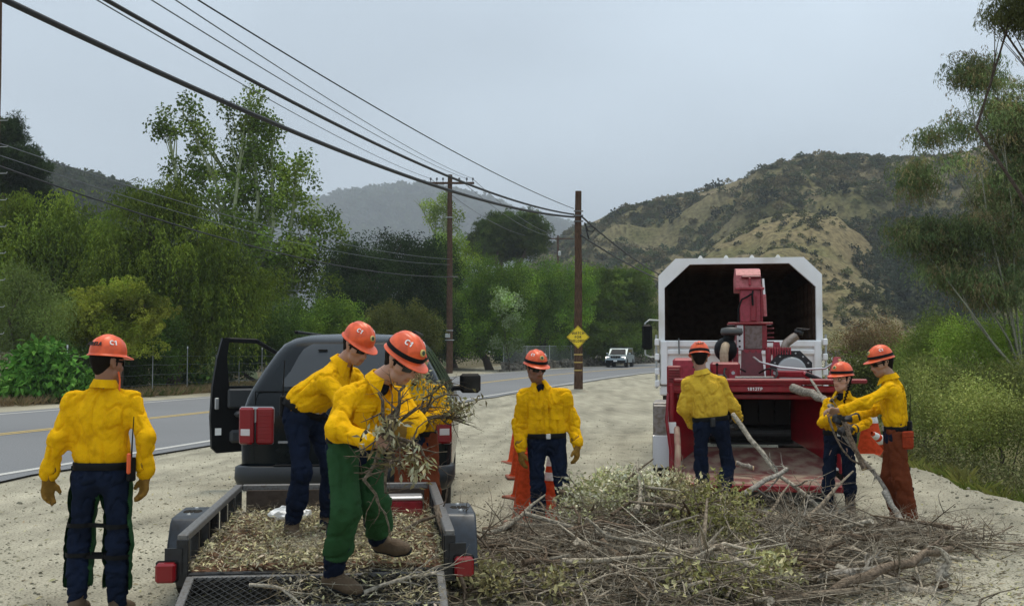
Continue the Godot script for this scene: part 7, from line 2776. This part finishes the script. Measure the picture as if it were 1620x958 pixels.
func shoot(m: MB, a: Vector3, dir: Vector3, l: float, r0: float, r: RandomNumberGenerator, depth: int, sides := 5) -> void:
	var pts := [a]
	var rad := [r0]
	var d := dir
	var n := 4
	for i in n:
		d = (d + Vector3(r.randfn(), r.randfn(), r.randfn()) * 0.22).normalized()
		pts.append(pts[-1] + d * l / n)
		rad.append(r0 * (1.0 - 0.75 * (i + 1) / n))
	m.tube(pts, rad, sides, true)
	if depth > 0:
		for k in r.randi_range(2, 4):
			var i := r.randi_range(1, n - 1)
			var nd := (d + Vector3(r.randfn(), r.randfn(), r.randfn()) * 0.8).normalized()
			shoot(m, pts[i], nd, l * r.randf_range(0.35, 0.65), rad[i] * 0.7, r, depth - 1, maxi(3, sides - 1))


# a separate branch through the given world points; forks side shoots
func branch(called: String, label: String, pts: Array, r0: float, r1: float, col: Color, forks: int, seedy: int, group := "", cut := false, fork_len := 0.5) -> Node3D:
	var r := rng(seedy)
	var o: Vector3 = pts[0]
	var t := thing(called, label, "log" if called == "log" else "branch", o, 0.0, group)
	var loc := []
	for p: Vector3 in pts:
		loc.append(p - o)
	var w := wiggle(loc, r, r0 * 0.22)
	var m := MB.new()
	m.tint = col
	var rad := []
	for i in w.size():
		rad.append(lerpf(r0, r1, float(i) / (w.size() - 1)) * r.randf_range(0.9, 1.12))
	m.tube(w, rad, 10)
	for i in m.c.size():
		m.c[i] = col * (0.8 + 0.4 * absf(fold_noise.get_noise_3dv(m.v[i] * 9.0) * 2.0))
	put("stem", m.mesh(), M.bark, t)
	if forks > 0:
		m = MB.new()
		m.tint = col * 0.9
		for k in forks:
			var i := r.randi_range(int(w.size() * 0.35), w.size() - 1)
			var dir: Vector3 = (w[i] - w[i - 1]).normalized()
			shoot(m, w[i], (dir + Vector3(r.randfn(), r.randfn() * 0.7 + 0.15, r.randfn()) * 0.7).normalized(), fork_len * r.randf_range(0.5, 1.2), rad[i] * 0.6, r, 1)
		put("side_shoots", m.mesh(), M.bark, t).set_meta("kind", "stuff")
	if cut:
		for e: int in [0, w.size() - 1]:
			var dir: Vector3 = (w[0] - w[1] if e == 0 else w[-1] - w[-2]).normalized()
			m = MB.new()
			m.lathe(w[e] + dir * 0.002, [Vector2(rad[e] * 0.93, -0.006), Vector2(rad[e] * 0.9, 0.003), Vector2(0.0, 0.004)], 12, dir)
			put("cut_face", m.mesh(), M.fresh_wood, t)
	return t


func pile_h(x: float, d: float) -> float:
	var h := 0.0
	for b: Array in [[1.25, 9.5, 0.75, 0.6, 0.50], [0.55, 8.9, 0.6, 0.7, 0.30], [1.1, 8.0, 0.8, 0.6, 0.26], [2.6, 9.6, 0.7, 0.6, 0.26], [0.1, 8.1, 0.6, 0.6, 0.16], [2.0, 8.5, 0.7, 0.7, 0.18], [3.5, 9.7, 0.5, 0.5, 0.12]]:
		h = maxf(h, b[4] * exp(-pow((x - b[0]) / b[2], 2.0) - pow((d - b[1]) / b[3], 2.0)))
	return h


func build_brush() -> void:
	var r := rng(700)
	# loose twigs heaped up
	var kinds := []
	for k in 5:
		var m := MB.new()
		var q := rng(720 + k)
		shoot(m, Vector3(-0.5, 0, 0), Vector3(1, 0, 0), 1.0, 0.0135, q, 2, 5)
		kinds.append(m.mesh())
	var lists := [[], [], [], [], []]
	var tints := [PackedColorArray(), PackedColorArray(), PackedColorArray(), PackedColorArray(), PackedColorArray()]
	var made := 0
	for i in 8000:
		var x := r.randf_range(-0.6, 4.4)
		var d := r.randf_range(7.1, 10.6)
		var h := pile_h(x, d)
		if r.randf() > h * 3.2 + (0.010 if x > 0.0 else 0.002):
			continue
		var y := r.randf() * h * 0.95 + 0.015
		var l := r.randf_range(0.35, 1.15)
		var th := r.randf_range(0.5, 1.35)
		var b := Basis.from_euler(Vector3(0, r.randf() * TAU, r.randfn(0.0, 0.14))).scaled_local(Vector3(l, th * 0.42, th * 0.8)) * Basis(Vector3.RIGHT, r.randf() * TAU)
		var k := r.randi() % 5
		lists[k].append(Transform3D(b, Vector3(x, y + ground_h(x, d), -d)))
		var v := r.randf()
		var c := Color(0.36, 0.30, 0.22).lerp(Color(0.52, 0.46, 0.36), r.randf()) if v < 0.6 else (Color(0.16, 0.13, 0.095) if v < 0.75 else Color(0.29, 0.23, 0.165))
		tints[k].append(c * r.randf_range(0.75, 1.25))
		made += 1
	var root := thing("brush_pile", "tangled heap of cut twigs and brush across the foreground, right of the trailer", "brush pile", Vector3(1.2, 0, -9))
	for k in 5:
		var loc := []
		for tr: Transform3D in lists[k]:
			loc.append(Transform3D(tr.basis, tr.origin - root.position))
		scatter("twigs", kinds[k], M.bark, loc, root, tints[k])
	# thicker sticks lying across the heap
	var sticks := []
	for q in 4:
		var m := MB.new()
		var rr := rng(760 + q)
		shoot(m, Vector3(-0.5, 0, 0), Vector3(1, 0, 0), 1.0, 0.036, rr, 0, 7)
		shoot(m, Vector3(0.0, 0, 0), Vector3(1, 0.2, 0.6).normalized(), 0.4, 0.02, rr, 0, 5)
		sticks.append(m.mesh())
	var sl := [[], [], [], []]
	var st := [PackedColorArray(), PackedColorArray(), PackedColorArray(), PackedColorArray()]
	for i in 1500:
		var x := r.randf_range(-0.5, 4.2)
		var d := r.randf_range(7.2, 10.5)
		var h := pile_h(x, d)
		if r.randf() > h * 1.2 + 0.004:
			continue
		var l := r.randf_range(0.45, 1.3)
		var th := r.randf_range(0.28, 0.9)
		var b := Basis.from_euler(Vector3(0, r.randf() * TAU, r.randfn(0.0, 0.11))).scaled_local(Vector3(l, th, th)) * Basis(Vector3.RIGHT, r.randf() * TAU)
		sl[i % 4].append(Transform3D(b, Vector3(x, h * r.randf_range(0.7, 1.05) + 0.03 + ground_h(x, d), -d) - root.position))
		st[i % 4].append([Color(0.50, 0.44, 0.34), Color(0.36, 0.29, 0.21), Color(0.22, 0.16, 0.11), Color(0.58, 0.50, 0.38)][r.randi() % 4] * r.randf_range(0.8, 1.15))
	for q in 4:
		scatter("sticks", sticks[q], M.bark, sl[q], root, st[q])
	# small twigs and straw on the trailer deck and ramp
	for q in 2:
		var tw := []
		var tt := PackedColorArray()
		for i in 210:
			var z := -r.randf() * 2.4 if i < 170 else r.randf() * 0.9
			var x := clampf(r.randfn(0.0, 0.4), -0.72, 0.72) if i < 170 else r.randf_range(-0.3, 0.72)
			var l := r.randf_range(0.10, 0.42)
			tw.append(Transform3D(Basis.from_euler(Vector3(0, r.randf() * TAU, r.randfn(0, 0.12))).scaled_local(Vector3(l, 0.10, 0.2)), trailer_at(x, (0.385 + r.randf() * 0.04) - maxf(z, 0.0) * 0.245, z)))
			tt.append([Color(0.55, 0.46, 0.30), Color(0.36, 0.27, 0.17), Color(0.66, 0.60, 0.45)][r.randi() % 3] * r.randf_range(0.8, 1.1))
		tag(scatter("twig_debris", kinds[q], M.bark, tw, null, tt), ["straw coloured twigs", "small broken twigs"][q] + " strewn over the trailer deck and ramp", "twigs")
	# dark leaf mould and chips that fill the heap
	var fill := []
	var ft := PackedColorArray()
	for i in 17000:
		var x := r.randf_range(-0.6, 4.2)
		var d := r.randf_range(7.1, 10.5)
		var h := pile_h(x, d)
		if h < 0.05 or r.randf() > h * 4.0:
			continue
		var s := r.randf_range(0.7, 1.7)
		fill.append(Transform3D(Basis.from_euler(Vector3(r.randfn(0, 0.7), r.randf() * TAU, r.randfn(0, 0.7))).scaled(Vector3.ONE * s), Vector3(x, r.randf() * h * 0.8 + 0.01 + ground_h(x, d), -d) - root.position))
		var k := r.randf_range(0.08, 0.42)
		ft.append(Color(k, k * 0.86, k * 0.55))
	scatter("dead_leaves", litter_leaf(), M.dry_leaf, fill, root, ft)
	# leafy cuttings
	var lk := [clump(40, 0.052, 0.026, 0.15, 0.0, 131, 0.3), clump(40, 0.046, 0.028, 0.14, 0.1, 132, 0.3)]
	for g: Array in [["pale leafy cuttings on top of the brush heap, beside the standing man's knee", [[960, 800, 46, 30, 9.9], [1010, 795, 50, 30, 9.8], [930, 820, 34, 22, 9.9], [1000, 830, 60, 22, 9.6]], [Color(0.60, 0.58, 0.36), Color(0.45, 0.45, 0.22), Color(0.74, 0.71, 0.50)], 430],
			["olive leafy cuttings on the heap in front of the man feeding the chipper", [[1080, 805, 50, 34, 9.7], [1130, 815, 50, 34, 9.6], [1100, 850, 50, 34, 9.3], [1150, 860, 40, 30, 9.2]], [Color(0.36, 0.34, 0.14), Color(0.27, 0.26, 0.09), Color(0.50, 0.44, 0.25)], 190],
			["yellow green leafy cuttings at the bottom of the heap", [[1190, 925, 40, 26, 7.9], [1140, 945, 40, 20, 7.7], [1080, 940, 50, 16, 7.7], [1230, 920, 24, 16, 8.0]], [Color(0.46, 0.44, 0.19), Color(0.34, 0.32, 0.12), Color(0.54, 0.50, 0.27)], 80],
			["drying leafy twigs scattered beside the trailer's right wheel", [[740, 925, 50, 20, 7.8], [800, 940, 60, 16, 7.6], [880, 945, 60, 14, 7.6]], [Color(0.33, 0.30, 0.14), Color(0.42, 0.38, 0.2)], 26]]:
		var pl := [[], []]
		var tn := [PackedColorArray(), PackedColorArray()]
		for i in int(g[3]):
			var b: Array = g[1][r.randi() % g[1].size()]
			var p := at(b[0] + r.randfn() * b[2] * 0.55, b[1] + r.randfn() * b[3] * 0.5, b[4] + r.randfn() * 0.22)
			p.y = maxf(p.y, 0.04) + 0.06
			pl[i & 1].append(Transform3D(Basis.from_euler(Vector3(r.randf() * TAU, r.randf() * TAU, r.randf() * TAU)).scaled(Vector3.ONE * r.randf_range(0.6, 1.2)), p))
			tn[i & 1].append(g[2][r.randi() % g[2].size()] * r.randf_range(0.75, 1.2))
		var t := thing("leafy_cuttings", g[0], "cuttings", Vector3.ZERO)
		for k in 2:
			scatter("leaves", lk[k], M.dry_leaf, pl[k], t, tn[k])
	var grey := Color(0.40, 0.36, 0.30)
	var brown := Color(0.26, 0.20, 0.145)
	var pale := Color(0.54, 0.48, 0.38)
	# logs and branches one can tell apart
	branch("branch", "long curved grey branch lying across the right foreground, thickest at its left end", [at(1195, 942, 7.5), at(1300, 940, 7.55), at(1370, 912, 7.7), at(1430, 888, 7.95), at(1505, 868, 8.3)], 0.042, 0.026, brown, 2, 801, "", true, 0.25)
	branch("log", "thick pale log on the ground at the lower right, with a torn stub", [at(1322, 902, 8.1), at(1395, 922, 7.95), at(1450, 938, 7.85), at(1488, 942, 7.85)], 0.052, 0.072, pale * 0.9, 0, 802)
	branch("branch", "torn upright stub standing from the thick pale log", [at(1484, 940, 7.85), at(1492, 905, 7.85), at(1488, 868, 7.8)], 0.06, 0.012, pale, 3, 803, "", false, 0.12)
	branch("log", "short log whose round pale cut end faces the camera", [at(1283, 897, 8.3), at(1310, 880, 8.9), at(1338, 864, 9.3)], 0.048, 0.036, grey, 1, 804, "", true, 0.3)
	branch("log", "grey log half under the curved branch, lower right", [at(1262, 925, 7.9), at(1330, 908, 8.0), at(1440, 895, 8.1), at(1470, 885, 8.15)], 0.040, 0.022, grey, 1, 805, "", false, 0.3)
	branch("branch", "long branch dragged by the man at the chipper, bark peeling", [at(1160, 655, 11.2), at(1185, 690, 11.0), at(1205, 712, 10.9), at(1222, 742, 10.75), at(1260, 770, 10.5), at(1305, 810, 10.2), at(1345, 850, 9.8)], 0.026, 0.014, pale * 0.85, 6, 806, "", true, 0.55)
	branch("branch", "straight bare branch leaning up from the heap towards the chipper table", [at(1105, 832, 9.4), at(1150, 800, 9.7), at(1200, 768, 10.0), at(1245, 742, 10.3)], 0.030, 0.020, grey, 4, 807, "", false, 0.4)
	branch("branch", "weathered grey limb resting on the control bar above the chipper's mouth", [at(1254, 613, 12.3), at(1285, 622, 12.0), at(1315, 645, 11.4), at(1335, 672, 11.1)], 0.050, 0.022, grey, 2, 808, "", true, 0.3)
	branch("branch", "long thin stem passing from the control bar down between the two right-hand workers", [at(1283, 600, 12.2), at(1310, 640, 11.6), at(1335, 690, 11.1), at(1372, 735, 10.9), at(1400, 770, 10.6), at(1425, 830, 10.4)], 0.014, 0.020, grey, 3, 809, "", false, 0.3)
	branch("branch", "curved whip of a stem held in the young woman's gloves", [at(1310, 655, 11.0), at(1322, 690, 10.95), at(1345, 725, 10.9), at(1385, 745, 10.8)], 0.011, 0.008, brown, 2, 810, "", false, 0.25)
	branch("branch", "short stub of branch with a cut end held before the young woman's hip", [at(1335, 665, 11.0), at(1350, 705, 10.9), at(1368, 742, 10.8)], 0.026, 0.026, brown, 0, 811, "", true)
	branch("branch", "grey forked branch lying at the feet of the man in rust red chaps", [at(1400, 778, 10.5), at(1420, 815, 10.2), at(1440, 850, 9.8), at(1400, 862, 9.6)], 0.030, 0.018, grey, 3, 812, "", false, 0.4)
	branch("branch", "cut stick poking from the heap past the standing man's knee", [at(893, 769, 10.1), at(915, 780, 9.9), at(950, 788, 9.7)], 0.022, 0.014, pale, 1, 813, "", true, 0.25)
	branch("log", "dark crooked log in the middle of the heap", [at(985, 850, 9.1), at(1010, 838, 9.1), at(1050, 828, 9.2)], 0.05, 0.045, Color(0.13, 0.095, 0.065), 2, 814, "", false, 0.3)
	branch("log", "short stump end lying at the left side of the heap", [at(905, 852, 9.2), at(930, 862, 9.1)], 0.05, 0.045, Color(0.24, 0.19, 0.14), 0, 815, "", true)
	branch("branch", "dark elbow-shaped branch low in the front of the heap", [at(960, 905, 8.1), at(1010, 892, 8.1), at(1030, 905, 8.0), at(1025, 935, 7.8)], 0.034, 0.030, Color(0.15, 0.105, 0.07), 2, 816, "", false, 0.35)
	branch("branch", "pale peeled stick rising in front of the heap, right of its middle", [at(1075, 945, 7.6), at(1090, 900, 7.7), at(1092, 890, 7.75), at(1060, 880, 7.9)], 0.016, 0.010, pale, 2, 817, "", false, 0.25)
	branch("branch", "thin twigs sprawling over the trailer's right fender", [at(640, 838, 8.0), at(690, 815, 7.9), at(740, 835, 7.8), at(775, 870, 7.6)], 0.014, 0.008, brown, 7, 818, "", false, 0.45)
	branch("branch", "brown stem hanging down behind the trailer's right tail light", [at(690, 800, 7.4), at(705, 850, 7.3), at(722, 890, 7.2), at(735, 930, 7.2)], 0.020, 0.013, brown, 4, 819, "", false, 0.35)
	branch("branch", "long thin branch running from the heap to the right edge", [at(1320, 830, 9.8), at(1400, 830, 9.7), at(1480, 850, 9.5), at(1560, 885, 9.2), at(1625, 893, 9.0)], 0.016, 0.008, brown, 6, 820, "", false, 0.5)
	branch("branch", "bare branch with upturned tips in front of the young woman's feet", [at(1190, 850, 9.3), at(1260, 830, 9.5), at(1320, 822, 9.7), at(1380, 840, 9.8)], 0.020, 0.010, grey, 9, 821, "", false, 0.5)
	branch("branch", "grey branch reaching left from the heap over the gravel", [at(980, 870, 8.9), at(900, 858, 8.8), at(830, 845, 8.7), at(770, 862, 8.5), at(735, 850, 8.4)], 0.018, 0.007, brown, 9, 822, "", false, 0.5)
	branch("branch", "low twiggy branch at the bottom edge, left part of the heap", [at(960, 950, 7.5), at(880, 935, 7.6), at(810, 915, 7.7), at(755, 905, 7.8)], 0.018, 0.007, grey, 8, 823, "", false, 0.4)
	branch("branch", "pale sticks lying on the mesh ramp", [at(395, 925, 6.5), at(440, 930, 6.4), at(475, 955, 6.2)], 0.012, 0.008, pale, 4, 824, "", false, 0.3)
	branch("branch", "peeled sticks in the rear right corner of the trailer", [at(560, 945, 6.4), at(620, 920, 6.5), at(690, 905, 6.6)], 0.014, 0.008, pale, 7, 825, "", false, 0.3)
	branch("branch", "dark stick inside the chipper's feed mouth", [at(1165, 732, 12.6), at(1192, 740, 12.5)], 0.03, 0.028, grey, 0, 826, "", true)
	# what the men carry
	bundle("bundle of bark-stripped twigs and pale leaves in the hands of the man in green chaps", at(612, 690, 6.12), [[618, 640, 6.15], [598, 620, 6.1], [640, 610, 6.2], [610, 780, 6.0], [640, 740, 5.98], [655, 690, 6.1], [600, 800, 6.1], [670, 720, 6.0]], 831, Color(0.17, 0.135, 0.10), [[618, 668, 10], [640, 715, 24], [660, 735, 20], [605, 700, 14]], 6.02, 0.017)
	bundle("armful of leafy brush held against the chest of the man in rust brown chaps", at(662, 662, 9.55), [[690, 610, 9.5], [740, 640, 9.5], [735, 665, 9.5], [715, 600, 9.6], [748, 655, 9.5], [725, 625, 9.45], [742, 672, 9.5]], 832, Color(0.16, 0.125, 0.085), [[680, 610, 16], [715, 640, 20], [665, 600, 10], [735, 652, 14]], 9.5, 0.014)


func bundle(label: String, grip: Vector3, ends: Array, seedy: int, col: Color, leafy: Array, d: float, rad: float) -> void:
	var r := rng(seedy)
	var t := thing("brush_bundle", label, "brush", grip)
	for e: Array in ends:
		var m := MB.new()
		m.tint = col * r.randf_range(0.8, 1.6)
		var q := at(e[0], e[1], e[2]) - grip
		var pts := wiggle([-q * 0.25 + Vector3(r.randfn(), r.randfn(), r.randfn()) * 0.02, Vector3(r.randfn(), r.randfn(), r.randfn()) * 0.02, q * 0.6 + Vector3(r.randfn(), r.randfn(), r.randfn()) * 0.03, q], r, 0.012)
		var rr := []
		for i in pts.size():
			rr.append(lerpf(rad, rad * 0.35, float(i) / pts.size()) * r.randf_range(0.85, 1.2))
		m.tube(pts, rr, 6)
		for k in 4:
			var i := r.randi_range(2, pts.size() - 1)
			shoot(m, pts[i], ((pts[i] - pts[i - 1] as Vector3).normalized() + Vector3(r.randfn(), r.randfn(), r.randfn()) * 0.6).normalized(), r.randf_range(0.12, 0.3), rr[i] * 0.6, r, 1, 4)
		put("twig", m.mesh(), M.bark, t)
	var lk := clump(14, 0.075, 0.028, 0.11, 0.3, seedy + 9, 0.3)
	var pl := []
	var tn := PackedColorArray()
	for b: Array in leafy:
		for i in int(b[2] * (0.55 if d > 9.0 else 0.3)):
			var p := at(b[0] + r.randfn() * 11.0, b[1] + r.randfn() * 11.0, d + r.randfn() * 0.05) - grip
			pl.append(Transform3D(Basis.from_euler(Vector3(r.randf() * TAU, r.randf() * TAU, 0)).scaled(Vector3.ONE * r.randf_range(0.45, 0.9)), p))
			tn.append([Color(0.5, 0.48, 0.32), Color(0.36, 0.34, 0.17), Color(0.22, 0.18, 0.09)][r.randi() % 3] * r.randf_range(0.8, 1.15))
	if d > 9.0 or pl.size() > 0:
		scatter("leaves", lk, M.leaf, pl, t, tn)
